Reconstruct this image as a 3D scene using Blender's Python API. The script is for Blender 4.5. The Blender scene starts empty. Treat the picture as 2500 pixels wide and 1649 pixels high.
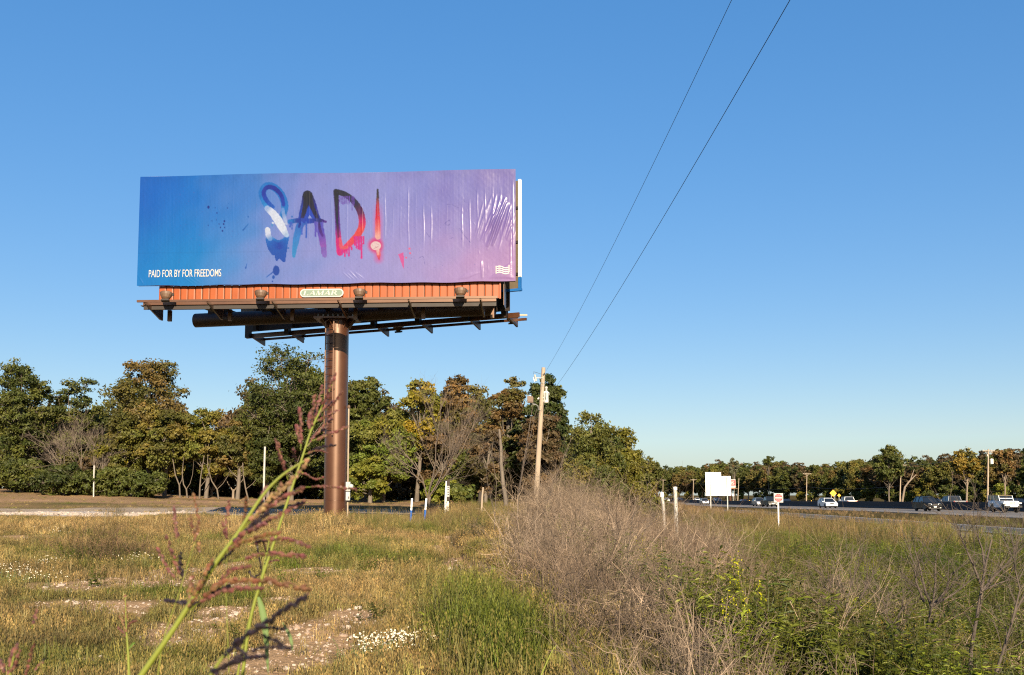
import bpy, math, random
import numpy as np
R = math.radians
scn = bpy.context.scene
col = scn.collection

# ------------------------------------------------------------------ camera, sky, sun, exposure
CAMZ, FPX, PITCH, HORIZON = 1.6, 2500.0, R(5.0), 1205.0      # source pixels of the 2500 x 1649 photograph
PPY = HORIZON - FPX * math.tan(PITCH)
cam = bpy.data.objects.new('camera', bpy.data.cameras.new('camera'))
col.objects.link(cam)
cam.location = (0, 0, CAMZ)
cam.rotation_euler = (math.pi / 2 + PITCH, 0, 0)
cam.data.sensor_fit = 'HORIZONTAL'; cam.data.sensor_width = 36.0
cam.data.lens = 36.0 * FPX / 2500.0
cam.data.shift_y = (PPY - 824.5) / 2500.0
cam.data.clip_start = 0.05; cam.data.clip_end = 6000
cam.data.dof.use_dof = True; cam.data.dof.focus_distance = 38.0; cam.data.dof.aperture_fstop = 15.0
scn.camera = cam

SUN_EL, SUN_AZ = R(23.0), R(9.0)          # azimuth measured from straight behind the camera towards the right
world = bpy.data.worlds.new('World'); scn.world = world; world.use_nodes = True
wt = world.node_tree
bg = wt.nodes['Background']
sky = wt.nodes.new('ShaderNodeTexSky'); sky.sky_type = 'NISHITA'; sky.sun_disc = False
sky.sun_elevation = SUN_EL
# sun sits at compass direction (x=+sin az, y=-cos az)
sky.sun_rotation = math.pi - SUN_AZ
sky.altitude = 0; sky.air_density = 1.0; sky.dust_density = 1.0; sky.ozone_density = 4.0
# the camera's tone curve on the sky: softer range, deeper colour
gam = wt.nodes.new('ShaderNodeGamma'); gam.inputs[1].default_value = .50; wt.links.new(sky.outputs[0], gam.inputs[0])
hsv = wt.nodes.new('ShaderNodeHueSaturation'); hsv.inputs['Saturation'].default_value = 1.80; hsv.inputs['Hue'].default_value = .511; hsv.inputs['Value'].default_value = 1.16
wt.links.new(gam.outputs[0], hsv.inputs['Color']); wt.links.new(hsv.outputs[0], bg.inputs[0])
bg.inputs[1].default_value = 0.12
sl = bpy.data.lights.new('sun', 'SUN'); sl.energy = 5.0; sl.angle = R(0.53); sl.color = (1.0, 0.83, 0.60)
sun = bpy.data.objects.new('sun', sl); col.objects.link(sun)
sun.rotation_euler = (math.pi / 2 - SUN_EL, 0, SUN_AZ)
sun.location = (20, -60, 40)
vs = scn.view_settings
scn.display_settings.display_device = 'sRGB'
vs.view_transform = 'Standard'; vs.look = 'None'; vs.gamma = 1.0; vs.exposure = 1.3; vs.use_curve_mapping = False
scn.render.engine = 'CYCLES'
cy = scn.cycles
cy.max_bounces = 5; cy.diffuse_bounces = 2; cy.glossy_bounces = 2; cy.transmission_bounces = 4; cy.transparent_max_bounces = 4
cy.caustics_reflective = False; cy.caustics_refractive = False
cy.use_denoising = False
cy.pixel_filter_type = 'BLACKMAN_HARRIS'; cy.filter_width = 1.15

# ------------------------------------------------------------------ helpers
def ss(a, b, x):
    t = np.clip((np.asarray(x, float) - a) / (b - a), 0, 1)
    return t * t * (3 - 2 * t)

def ray(x, y):
    u = (x - 1250.0) / FPX; v = (PPY - y) / FPX
    c, s = math.cos(PITCH), math.sin(PITCH)
    return np.array([u, c - s * v, s + c * v])

def P(x, y, Y):
    """the point seen at source pixel (x, y) that lies Y metres ahead of the camera"""
    d = ray(x, y); return np.array([0, 0, CAMZ]) + d * (Y / d[1])

def project(p):
    p = np.asarray(p, float); q = p - np.array([0, 0, CAMZ])
    c, s = math.cos(PITCH), math.sin(PITCH)
    f = q[..., 1] * c + q[..., 2] * s; u = -q[..., 1] * s + q[..., 2] * c
    f = np.where(f < 0.05, 0.05, f)
    return 1250 + FPX * q[..., 0] / f, PPY - FPX * u / f

_rngn = np.random.default_rng(5)
_K = [(_rngn.normal(size=2), _rngn.uniform(0, 6.28)) for _ in range(24)]
def wob(x, y, s, k0=0, n=6):
    """smooth pseudo noise, about -1..1, feature size s"""
    x = np.asarray(x, float); y = np.asarray(y, float); r = 0 * x
    for i in range(n):
        k, ph = _K[(k0 + i) % 24]
        r = r + np.sin((k[0] * x + k[1] * y) * 2.2 / s + ph)
    return r / n * 1.6

ROADX0, ROADX1, BARX = 43.5, 57.0, 58.2
def road_z(y): return np.interp(y, [0, 60, 120, 280, 2000], [-.35, -.4, -.5, -1.45, -2.2])
def edge_x(y): return np.interp(y, [0, 8, 14, 22, 34, 48, 58, 75, 100, 160], [1.3, 1.1, .9, .6, .3, 1.5, 3.5, 8, 14, 20])

def ground(x, y):
    x = np.asarray(x, float); y = np.asarray(y, float)
    b = np.interp(y, [-50, 15, 41.5, 60, 90, 130, 400], [0, 0, .27, .5, .85, 1.0, 1.0])
    b = b + ss(62, 100, y) * ss(-12, -52, x) * 1.15
    b = b + .07 * wob(x, y, 5.0) + .035 * wob(x, y, 1.7, 5)
    # small gully running towards the boulders
    gx = np.interp(y, [12, 18, 24, 34, 44], [.1, -.15, -.9, -2.1, -3.2])
    b = b - .38 * np.exp(-((x - gx) / .28) ** 2) * ss(13, 17, y) * ss(42, 34, y)
    t = ss(edge_x(y), edge_x(y) + 6.5, x)
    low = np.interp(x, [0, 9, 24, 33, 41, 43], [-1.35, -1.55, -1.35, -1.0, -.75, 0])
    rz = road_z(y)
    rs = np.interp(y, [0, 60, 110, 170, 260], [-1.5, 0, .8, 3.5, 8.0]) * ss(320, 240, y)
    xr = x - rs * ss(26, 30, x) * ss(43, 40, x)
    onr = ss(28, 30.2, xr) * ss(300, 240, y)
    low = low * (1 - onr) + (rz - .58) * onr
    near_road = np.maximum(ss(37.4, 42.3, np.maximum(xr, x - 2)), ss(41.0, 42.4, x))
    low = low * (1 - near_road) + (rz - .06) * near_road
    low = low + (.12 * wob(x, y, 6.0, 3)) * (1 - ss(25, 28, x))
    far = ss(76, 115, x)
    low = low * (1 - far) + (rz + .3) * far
    return b * (1 - t) + low * t

def gpt(x, y, dz=0.0): return np.array([x, y, float(ground(x, y)) + dz])

def G(px_, py_):
    """the ground point seen at a source pixel"""
    d = ray(px_, py_); o = np.array([0, 0, CAMZ])
    ts = np.concatenate([np.linspace(3, 60, 600), np.linspace(60, 800, 1500)])
    p = o + d[None] * ts[:, None]
    hit = np.nonzero(p[:, 2] < ground(p[:, 0], p[:, 1]))[0]
    t = ts[hit[0]] if len(hit) else 300
    q = o + d * t; return np.array([q[0], q[1], float(ground(q[0], q[1]))])

def srgb(r, g, b):
    f = lambda c: (c / 255 / 12.92) if c / 255 <= .04045 else ((c / 255 + .055) / 1.055) ** 2.4
    return (f(r), f(g), f(b))

# ------------------------------------------------------------------ mesh builder
def frame_of(d):
    d = np.asarray(d, float); d = d / (np.linalg.norm(d) + 1e-12)
    a = np.array([0, 0, 1.0]) if abs(d[2]) < .9 else np.array([1.0, 0, 0])
    s = np.cross(d, a); s /= np.linalg.norm(s); return d, s, np.cross(s, d)

class MB:
    def __init__(self): self.v, self.f, self.n, self.c = [], [], 0, []
    def add(self, V, F, C=None):
        V = np.asarray(V, float).reshape(-1, 3); self.v.append(V)
        if isinstance(F, np.ndarray): self.f.append(F + self.n)
        else:
            for q in F: self.f.append(np.array([q]) + self.n)
        if C is not None: self.c.append(np.broadcast_to(np.asarray(C, float), (len(V), 3)))
        self.n += len(V); return self
    def box(self, c, s, ax=None):
        """box of size s about c; ax = rows of the three axes"""
        c = np.asarray(c, float); h = np.asarray(s, float) / 2
        A = np.eye(3) if ax is None else np.asarray(ax, float)
        k = np.array([[i, j, l] for l in (-1, 1) for j in (-1, 1) for i in (-1, 1)]) * h
        return self.add(c + k @ A, np.array([[0, 2, 3, 1], [4, 5, 7, 6], [0, 1, 5, 4], [2, 6, 7, 3], [0, 4, 6, 2], [1, 3, 7, 5]]))
    def beam(self, p, q, w, h, up=(0, 0, 1)):
        p = np.asarray(p, float); q = np.asarray(q, float); d = q - p; L = np.linalg.norm(d); d = d / L
        s = np.cross(d, up); s = s / np.linalg.norm(s); u = np.cross(s, d)
        return self.box((p + q) / 2, (L, w, h), np.array([d, s, u]))
    def tube(self, pts, rad, sides=6, cap=True):
        pts = np.asarray(pts, float); n = len(pts); rad = np.broadcast_to(np.asarray(rad, float), (n,))
        a = np.arange(sides) * 2 * math.pi / sides; V = []
        tan = np.gradient(pts, axis=0) if n > 2 else np.repeat([pts[-1] - pts[0]], n, 0)
        _, s, u = frame_of(tan[0])
        for i in range(n):
            d = tan[i] / (np.linalg.norm(tan[i]) + 1e-12)
            s = s - d * (s @ d); s = s / (np.linalg.norm(s) + 1e-12); u = np.cross(d, s)
            V.append(pts[i] + rad[i] * (np.cos(a)[:, None] * s + np.sin(a)[:, None] * u))
        V = np.concatenate(V)
        i, j = np.meshgrid(np.arange(n - 1), np.arange(sides), indexing='ij'); i = i.ravel(); j = j.ravel(); k = (j + 1) % sides
        F = np.stack([i * sides + j, i * sides + k, (i + 1) * sides + k, (i + 1) * sides + j], 1)
        self.add(V, F)
        if cap:
            self.add(V[:sides], [list(range(sides))[::-1]]); self.add(V[-sides:], [list(range(sides))])
        return self
    def prism(self, poly, o, ex, ey, ez, t0, t1):
        """polygon in the (ex, ey) plane at o, swept along ez from t0 to t1"""
        poly = np.asarray(poly, float); o, ex, ey, ez = map(lambda a: np.asarray(a, float), (o, ex, ey, ez)); n = len(poly)
        B = o + poly[:, :1] * ex + poly[:, 1:] * ey
        V = np.concatenate([B + ez * t0, B + ez * t1])
        F = [list(range(n))[::-1], list(range(n, 2 * n))] + [[i, (i + 1) % n, n + (i + 1) % n, n + i] for i in range(n)]
        return self.add(V, F)
    def lathe(self, prof, c, axis=(0, 0, 1), sides=16):
        """prof = [(radius, height)]"""
        d, s, u = frame_of(axis); a = np.arange(sides) * 2 * math.pi / sides; c = np.asarray(c, float)
        ring = np.cos(a)[:, None] * s + np.sin(a)[:, None] * u
        V = np.concatenate([c + ring * r + d * h for r, h in prof]); n = len(prof)
        i, j = np.meshgrid(np.arange(n - 1), np.arange(sides), indexing='ij'); i = i.ravel(); j = j.ravel(); k = (j + 1) % sides
        self.add(V, np.stack([i * sides + j, i * sides + k, (i + 1) * sides + k, (i + 1) * sides + j], 1))
        if prof[0][0] > 1e-4: self.add(V[:sides], [list(range(sides))[::-1]])
        if prof[-1][0] > 1e-4: self.add(V[-sides:], [list(range(sides))])
        return self
    def mesh(self, name, mat=None, smooth=False, origin=(0, 0, 0)):
        V = np.concatenate(self.v) - np.asarray(origin, float)
        me = bpy.data.meshes.new(name); me.vertices.add(len(V)); me.vertices.foreach_set('co', V.ravel().astype(np.float32))
        li = np.concatenate([f.ravel() for f in self.f]).astype(np.int32)
        sz = np.concatenate([np.full(len(f), f.shape[1]) for f in self.f])
        st = np.concatenate([[0], np.cumsum(sz)[:-1]]).astype(np.int32)
        me.loops.add(len(li)); me.loops.foreach_set('vertex_index', li)
        me.polygons.add(len(sz)); me.polygons.foreach_set('loop_start', st)
        if self.c:
            at = me.color_attributes.new('tint', 'FLOAT_COLOR', 'POINT')
            C = np.concatenate(self.c); at.data.foreach_set('color', np.concatenate([C, np.ones((len(C), 1))], 1).ravel().astype(np.float32))
        me.update(calc_edges=True)
        me.polygons.foreach_set('use_smooth', np.full(len(sz), bool(smooth)))
        if mat: me.materials.append(mat)
        return me
    def build(self, name, mat=None, parent=None, smooth=False):
        return link(name, self.mesh(name, mat, smooth, world_origin(parent)), parent)

def world_origin(o):
    r = np.zeros(3)
    while o is not None: r = r + np.array(o.location); o = o.parent
    return r

def link(name, me, parent=None):
    o = bpy.data.objects.new(name, me); col.objects.link(o)
    if parent is not None: o.parent = parent
    return o

def tag(o, label, cat=None, group=None, kind=None):
    o['label'] = label
    if cat: o['category'] = cat
    if group: o['group'] = group
    if kind: o['kind'] = kind
    return o

def thing(name, label, cat, loc=(0, 0, 0), group=None, rz=0):
    o = bpy.data.objects.new(name, None); col.objects.link(o); o.location = [float(v) for v in loc]; o.rotation_euler = (0, 0, rz)
    o.empty_display_size = .2
    return tag(o, label, cat, group)

def copy_tree(o, parent=None):
    c = o.copy(); col.objects.link(c); c.parent = parent
    for ch in o.children: copy_tree(ch, c)
    return c

# ------------------------------------------------------------------ materials
def _nodes(name):
    m = bpy.data.materials.new(name); m.use_nodes = True; nt = m.node_tree
    return m, nt, nt.nodes, nt.links, nt.nodes['Principled BSDF']

def mat(name, c, rough=.6, metal=0, var=.18, scale=3.0, bump=0.0, bscale=40, spec=.5, dirt=None, stretch=None, coat=0, second=None, crough=.08):
    """painted / stained surface: base colour broken up by two noises, optional bump and a second stain colour"""
    if max(c) < .7: c = tuple(v * .57 for v in c); second = second and tuple(v * .57 for v in second)      # exposed for open daylight
    m, nt, N, L, b = _nodes(name)
    tc = N.new('ShaderNodeTexCoord'); src = tc.outputs['Object']
    if stretch:
        mp = N.new('ShaderNodeMapping'); mp.inputs['Scale'].default_value = stretch; L.new(src, mp.inputs[0]); src = mp.outputs[0]
    n1 = N.new('ShaderNodeTexNoise'); n1.inputs['Scale'].default_value = scale; n1.inputs['Detail'].default_value = 6; n1.inputs['Roughness'].default_value = .65
    L.new(src, n1.inputs['Vector'])
    cr = N.new('ShaderNodeValToRGB')
    lo = tuple(max(0, v * (1 - var)) for v in c); hi = tuple(min(1, v * (1 + var)) for v in c)
    cr.color_ramp.elements[0].position = .3; cr.color_ramp.elements[0].color = (*lo, 1)
    cr.color_ramp.elements[1].position = .7; cr.color_ramp.elements[1].color = (*hi, 1)
    if second:
        e = cr.color_ramp.elements.new(.84); e.color = (*second, 1)
    L.new(n1.outputs[0], cr.inputs[0]); L.new(cr.outputs[0], b.inputs['Base Color'])
    b.inputs['Metallic'].default_value = metal; b.inputs['Specular IOR Level'].default_value = spec
    if coat: b.inputs['Coat Weight'].default_value = coat; b.inputs['Coat Roughness'].default_value = crough
    rr = N.new('ShaderNodeMapRange'); rr.inputs[3].default_value = max(.02, rough - .1); rr.inputs[4].default_value = min(1, rough + .12)
    L.new(n1.outputs[0], rr.inputs[0]); L.new(rr.outputs[0], b.inputs['Roughness'])
    if bump:
        n2 = N.new('ShaderNodeTexNoise'); n2.inputs['Scale'].default_value = bscale; n2.inputs['Detail'].default_value = 4; L.new(src, n2.inputs['Vector'])
        bp = N.new('ShaderNodeBump'); bp.inputs['Strength'].default_value = bump; bp.inputs['Distance'].default_value = .02
        L.new(n2.outputs[0], bp.inputs['Height']); L.new(bp.outputs[0], b.inputs['Normal'])
    return m

def leaf_mat(name, instanced=False, trans=.35, rough=.55, gain=.57, spec=.3):
    """foliage: colour comes from the 'tint' attribute (own vertices, times the instance's where scattered)"""
    m, nt, N, L, b = _nodes(name)
    a = N.new('ShaderNodeAttribute'); a.attribute_name = 'tint'; c = a.outputs['Color']
    if instanced:
        i = N.new('ShaderNodeAttribute'); i.attribute_type = 'INSTANCER'; i.attribute_name = 'itint'
        x = N.new('ShaderNodeMix'); x.data_type = 'RGBA'; x.blend_type = 'MULTIPLY'; x.inputs[0].default_value = 1
        L.new(c, x.inputs[6]); L.new(i.outputs['Color'], x.inputs[7]); c = x.outputs[2]
    oi = N.new('ShaderNodeObjectInfo'); h = N.new('ShaderNodeHueSaturation')
    mr = N.new('ShaderNodeMapRange'); mr.inputs[3].default_value = .88 * gain; mr.inputs[4].default_value = 1.12 * gain
    L.new(oi.outputs['Random'], mr.inputs[0]); L.new(mr.outputs[0], h.inputs['Value']); L.new(c, h.inputs['Color']); c = h.outputs[0]
    L.new(c, b.inputs['Base Color']); b.inputs['Roughness'].default_value = rough; b.inputs['Specular IOR Level'].default_value = spec
    t = N.new('ShaderNodeBsdfTranslucent'); L.new(c, t.inputs[0])
    mx = N.new('ShaderNodeMixShader'); mx.inputs[0].default_value = trans
    L.new(b.outputs[0], mx.inputs[1]); L.new(t.outputs[0], mx.inputs[2]); L.new(mx.outputs[0], N['Material Output'].inputs[0])
    return m

def glass_mat(name, c=(.01, .013, .016), rough=.06):
    m, nt, N, L, b = _nodes(name)
    b.inputs['Base Color'].default_value = (*c, 1); b.inputs['Roughness'].default_value = rough; b.inputs['Specular IOR Level'].default_value = .7
    return m

M = {}
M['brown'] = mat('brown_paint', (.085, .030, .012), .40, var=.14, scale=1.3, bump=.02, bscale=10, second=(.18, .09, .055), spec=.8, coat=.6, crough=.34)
M['brown'].node_tree.nodes['Principled BSDF'].inputs['Specular Tint'].default_value = (1, .62, .42, 1)
M['apron'] = mat('terracotta_paint', (.42, .093, .018), .45, var=.12, scale=1.2, bump=.03, bscale=12, spec=.3, coat=.12, crough=.35)
M['tan_back'] = mat('tan_back_panel', (.16, .12, .07), .6)
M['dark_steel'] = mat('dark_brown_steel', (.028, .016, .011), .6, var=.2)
M['white_trim'] = mat('white_trim', (.78, .77, .73), .5, var=.06)
M['blue_trim'] = mat('blue_trim', (.01, .16, .52), .45, var=.08)
M['plate_green'] = mat('pale_green_plate', (.20, .29, .22), .45, var=.06)
M['white'] = mat('white_paint', (.72, .71, .675), .5, var=.05, scale=5)
M['white_dirty'] = mat('weathered_white', (.62, .60, .55), .65, var=.16, scale=4, second=(.36, .31, .25))
M['print_white'] = mat('printed_white', (.60, .59, .57), .5, var=.05)
M['lamp_glass'] = glass_mat('lamp_lens', (.12, .11, .10), .15)
M['wood'] = mat('weathered_pole_wood', (.50, .395, .29), .85, var=.22, scale=6, stretch=(1, 1, .12), bump=.35, bscale=30, second=(.36, .27, .19))
M['wood_dark'] = mat('dark_rotten_wood', (.06, .045, .035), .9, var=.3, scale=8, bump=.4)
M['grey_metal'] = mat('galvanised_metal', (.42, .42, .41), .4, metal=.5, var=.14, scale=8)
M['box_grey'] = mat('pale_grey_cabinet', (.56, .57, .55), .5, var=.08)
M['blue_marker'] = mat('blue_marker_plastic', (.012, .13, .52), .45, var=.14, scale=6)
M['black'] = mat('black_rubber', (.012, .012, .013), .6, var=.2)
M['wire'] = mat('aged_wire', (.05, .05, .055), .6, var=.1)
M['rust'] = mat('brown_lamp_housing', (.17, .095, .055), .55, var=.15)

# ================================================================== land, roads
def blob(px, py, cx, cy, rx, ry): return np.exp(-(((px - cx) / rx) ** 2 + ((py - cy) / ry) ** 2))

BARE = [(330, 1425, 210, 15), (470, 1400, 90, 13), (600, 1385, 70, 9), (250, 1480, 160, 16), (560, 1425, 90, 12), (60, 1315, 90, 8),
        (770, 1395, 110, 7), (930, 1400, 60, 7), (780, 1560, 120, 40), (650, 1620, 130, 40), (850, 1500, 60, 14), (560, 1500, 90, 20), (300, 1495, 80, 14),
        (1130, 1385, 70, 20), (1160, 1420, 60, 20), (1090, 1340, 40, 12), (1210, 1440, 50, 22), (450, 1560, 120, 30), (130, 1440, 90, 12), (690, 1470, 60, 10), (880, 1455, 50, 8)]
def bare_amount(x, y):
    """0..1, how bare and stony the soil is at a ground point"""
    z = ground(x, y); px_, py_ = project(np.stack([x, y, z], -1))
    a = 0 * px_
    for b in BARE: a = np.maximum(a, blob(px_, py_, *b))
    a = np.where((y > 6.5) & (y < 44), a * 1.35, 0)
    a = a + .26 * wob(x, y, 1.1, 9) + .12 * wob(x, y, .35, 2)
    return np.clip(a, 0, 1)

def track_amount(x, y):
    """pale gravel track crossing behind the billboard, and the pale stony strip beside it"""
    c = 62 + .04 * x + 1.2 * wob(x, y, 14, 4)
    t = ss(8.0, 5.5, np.abs(y - c)) * ss(0, -4, x)
    w = ss(4.4, 2.8, np.abs(y - (57.0 + .02 * x) - .9 * wob(x, y, 5, 1))) * ss(-17, -21, x)
    return np.clip(t, 0, 1), np.clip(w, 0, 1)

def axis(lo, hi, d0, g):
    a = [0.0]; d = d0
    while a[-1] < hi: a.append(a[-1] + d); d *= g
    b = [0.0]; d = d0
    while b[-1] < -lo: b.append(b[-1] + d); d *= g
    return np.array([-v for v in b[:0:-1]] + a)
xs = axis(-900, 900, .16, 1.022); ys = np.concatenate([np.arange(-40, 4, 2.0), 4 + axis(0, 1700, .14, 1.013)])
X, Y = np.meshgrid(xs, ys); Z = ground(X, Y)
nx, ny = len(xs), len(ys)
i, j = np.meshgrid(np.arange(ny - 1), np.arange(nx - 1), indexing='ij'); i = i.ravel(); j = j.ravel()
Fq = np.stack([i * nx + j, i * nx + j + 1, (i + 1) * nx + j + 1, (i + 1) * nx + j], 1)
fx, fy = X.ravel(), Y.ravel()
ba = bare_amount(fx, fy); tr, wh = track_amount(fx, fy)
dry = np.array([.30, .205, .10]); soil = np.array([.52, .34, .19]); green = np.array([.085, .105, .03]); grav = np.array([.52, .42, .32]); chalk = np.array([.72, .64, .56])
mixc = lambda a, b, t: a * (1 - t[:, None]) + b * t[:, None]
C = mixc(np.broadcast_to(dry, (len(fx), 3)), green, np.clip(.45 + .5 * wob(fx, fy, 4, 7), 0, 1))
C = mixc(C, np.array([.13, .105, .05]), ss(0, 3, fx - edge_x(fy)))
C = mixc(C, soil, ss(.25, .6, ba))
redd = ss(64, 78, fy) * ss(6, -4, fx) * np.clip(.65 + .5 * wob(fx, fy * 2.5, 10, 11), 0, 1)
C = mixc(C, np.array([.52, .33, .20]), redd * ss(220, 120, fy))
C = mixc(C, grav, tr); C = mixc(C, chalk, wh)
gshoulder = ss(1.6, .8, np.abs(fx - 28.8 - .6 * wob(fx, fy, 4, 6))) * ss(40, 46, fy) * ss(95, 80, fy)
C = mixc(C, np.array([.55, .47, .38]), gshoulder)
C = C * (1 + .12 * wob(fx, fy, .6, 13) + .1 * wob(fx, fy, 2.5, 15))[:, None]
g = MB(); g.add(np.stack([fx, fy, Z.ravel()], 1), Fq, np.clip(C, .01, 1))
m, nt, N, L, b = _nodes('field_soil')
a = N.new('ShaderNodeAttribute'); a.attribute_name = 'tint'
tc = N.new('ShaderNodeNewGeometry')
n1 = N.new('ShaderNodeTexNoise'); n1.inputs['Scale'].default_value = 9; n1.inputs['Detail'].default_value = 8; n1.inputs['Roughness'].default_value = .7; L.new(tc.outputs['Position'], n1.inputs['Vector'])
mr = N.new('ShaderNodeMapRange'); mr.inputs[1].default_value = .3; mr.inputs[2].default_value = .7; mr.inputs[3].default_value = .34; mr.inputs[4].default_value = .80; L.new(n1.outputs[0], mr.inputs[0])
hs = N.new('ShaderNodeHueSaturation'); L.new(mr.outputs[0], hs.inputs['Value']); L.new(a.outputs['Color'], hs.inputs['Color']); L.new(hs.outputs[0], b.inputs['Base Color'])
b.inputs['Roughness'].default_value = .95; b.inputs['Specular IOR Level'].default_value = 0.0
n2 = N.new('ShaderNodeTexNoise'); n2.inputs['Scale'].default_value = 26; n2.inputs['Detail'].default_value = 6; L.new(tc.outputs['Position'], n2.inputs['Vector'])
bp = N.new('ShaderNodeBump'); bp.inputs['Strength'].default_value = .8; bp.inputs['Distance'].default_value = .04; L.new(n2.outputs[0], bp.inputs['Height']); L.new(bp.outputs[0], b.inputs['Normal'])
go = g.build('ground', m, None, True); tag(go, 'dry field of soil and thin grass falling to a roadside ditch', kind='structure')

M['asphalt'] = mat('worn_asphalt', (.20, .178, .155), .85, var=.14, scale=.6, bump=.3, bscale=60)
M['ramp_asphalt'] = mat('ramp_asphalt', (.085, .085, .09), .85, var=.16, scale=.8, bump=.3, bscale=60)
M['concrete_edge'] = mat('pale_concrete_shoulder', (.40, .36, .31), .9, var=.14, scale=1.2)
M['line_white'] = mat('road_line_white', (.70, .69, .66), .7, var=.15, scale=2)
M['line_yellow'] = mat('road_line_yellow', (.62, .40, .06), .7, var=.15, scale=2)
M['barrier'] = mat('shade_dark_concrete', (.035, .032, .036), .85, var=.3, scale=1.0, bump=.2)  # near-black base colour carries the shade of the barrier's near face

def strip(name, x0, x1, y0, y1, dz, mt, thick=.12, parent=None, step=8.0, shift=None):
    yy = np.arange(y0, y1 + step, step); b = MB()
    sh = shift if shift is not None else (lambda y: 0 * y)
    z = road_z(yy) + dz; s = sh(yy)
    V = np.concatenate([np.stack([x0 + s, yy, z], 1), np.stack([x1 + s, yy, z], 1), np.stack([x1 + s, yy, z - thick], 1), np.stack([x0 + s, yy, z - thick], 1)])
    n = len(yy); F = []
    for k in range(n - 1):
        for p, q in ((0, 1), (1, 2), (2, 3), (3, 0)):
            F.append([p * n + k, q * n + k, q * n + k + 1, p * n + k + 1])
    F += [[0, n, 2 * n, 3 * n], [n - 1, 4 * n - 1, 3 * n - 1, 2 * n - 1]]
    b.add(V, F); return b.build(name, mt, parent)

hw = strip('road', ROADX0, ROADX1 + .6, 20, 1300, .02, M['asphalt'], .3)
tag(hw, 'grey highway carriageway running beside the dark median barrier', kind='structure')
strip('shoulder_slab', 42.6, ROADX0 - .003, 20, 1300, .015, M['concrete_edge'], .3, hw)
strip('lane_line', 44.9, 45.08, 20, 900, .026, M['line_white'], .004, hw)
strip('edge_line', 56.3, 56.48, 20, 900, .026, M['line_yellow'], .004, hw)
dash = None
for k in range(28):
    y0 = 60 + k * 12.0
    for xx in (48.9, 52.7):
        yy = np.array([y0, y0 + 3.0]); bm = MB(); z = road_z(yy) + .027
        bm.add([[xx, yy[0], z[0]], [xx + .14, yy[0], z[0]], [xx + .14, yy[1], z[1]], [xx, yy[1], z[1]]], [[0, 1, 2, 3]])
        bm.build('lane_dash', M['line_white'], hw)
hw2 = strip('road', 59.4, 74.5, 20, 1300, .02, M['asphalt'], .3)
tag(hw2, 'opposite highway carriageway beyond the dark median barrier', kind='structure')
strip('verge_slab', 74.503, 76.5, 20, 1300, .015, M['concrete_edge'], .3, hw2)
rampshift = lambda y: np.interp(y, [0, 60, 110, 170, 260], [-1.5, 0, .8, 3.5, 8.0])
rp = strip('ramp', 30.4, 37.0, 20, 230, -.5, M['ramp_asphalt'], .5, shift=rampshift)
tag(rp, 'dark asphalt slip road with white lines beyond the weeds', kind='structure')
strip('ramp_line', 31.0, 31.14, 20, 228, -.494, M['line_white'], .004, rp, shift=rampshift)
strip('ramp_line', 36.3, 36.44, 20, 228, -.494, M['line_white'], .004, rp, shift=rampshift)

# median barrier: safety-shape section, one long wall with a capping
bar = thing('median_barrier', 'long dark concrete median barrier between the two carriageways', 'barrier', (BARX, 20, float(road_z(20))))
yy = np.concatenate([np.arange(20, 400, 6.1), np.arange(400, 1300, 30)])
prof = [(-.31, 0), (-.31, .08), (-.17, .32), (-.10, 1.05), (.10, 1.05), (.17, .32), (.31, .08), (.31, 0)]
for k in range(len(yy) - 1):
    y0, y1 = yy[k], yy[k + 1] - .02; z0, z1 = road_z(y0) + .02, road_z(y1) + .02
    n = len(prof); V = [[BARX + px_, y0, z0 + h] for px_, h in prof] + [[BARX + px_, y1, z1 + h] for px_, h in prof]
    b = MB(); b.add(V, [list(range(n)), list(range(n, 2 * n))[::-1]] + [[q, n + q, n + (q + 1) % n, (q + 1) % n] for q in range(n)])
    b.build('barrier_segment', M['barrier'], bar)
# small amber reflectors on the capping
M['amber'] = mat('amber_reflector', (.75, .42, .05), .3, var=.05)
for k in range(9):
    y = 96 + k * 26.0; b = MB(); b.box((BARX, y, float(road_z(y)) + 1.14), (.12, .06, .16)); b.build('reflector', M['amber'], bar)

# ================================================================== billboard
rng = np.random.default_rng(11)
YL, YR = 39.9, 39.0
BLc, BRc = P(335, 697, YL), P(1258, 690, YR)
TLc, TRc = P(345, 432, YL), P(1260, 415, YR)
FB = (BLc[2] + BRc[2]) / 2; FT = (TLc[2] + TRc[2]) / 2               # face bottom / top heights
XL = (BLc[0] + TLc[0]) / 2; XR = (BRc[0] + TRc[0]) / 2
A0 = np.array([XL, YL, 0]); A1 = np.array([XR, YR, 0])
E1 = (A1 - A0) / np.linalg.norm(A1 - A0); LEN = np.linalg.norm(A1 - A0)
N1 = np.array([E1[1], -E1[0], 0.0]); UP = np.array([0, 0, 1.0])       # N1 points towards the camera
if N1[1] > 0: N1 = -N1
HGT = FT - FB
pole_base = G(817, 1286); PX, PY = float((820 - 1250) / FPX * 41.6), 41.6
PZ = float(ground(PX, PY))
root = thing('billboard', 'huge roadside billboard with painted lettering on a single brown steel column', 'billboard', (PX, PY, PZ))

def at(x):            # distance along the front face of a source column
    u = (x - 1250) / FPX               # X = u * Y on the face line
    # A0 + s*E1 : X = u*Y
    return (u * A0[1] - A0[0]) / (E1[0] - u * E1[1])
def zh(y, Yd): return P(1250, y, Yd)[2]

def F1(s, z, d=0.0):  # point on the front face: s along, z absolute height, d towards the camera
    return A0 + E1 * s + UP * z + N1 * d

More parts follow.
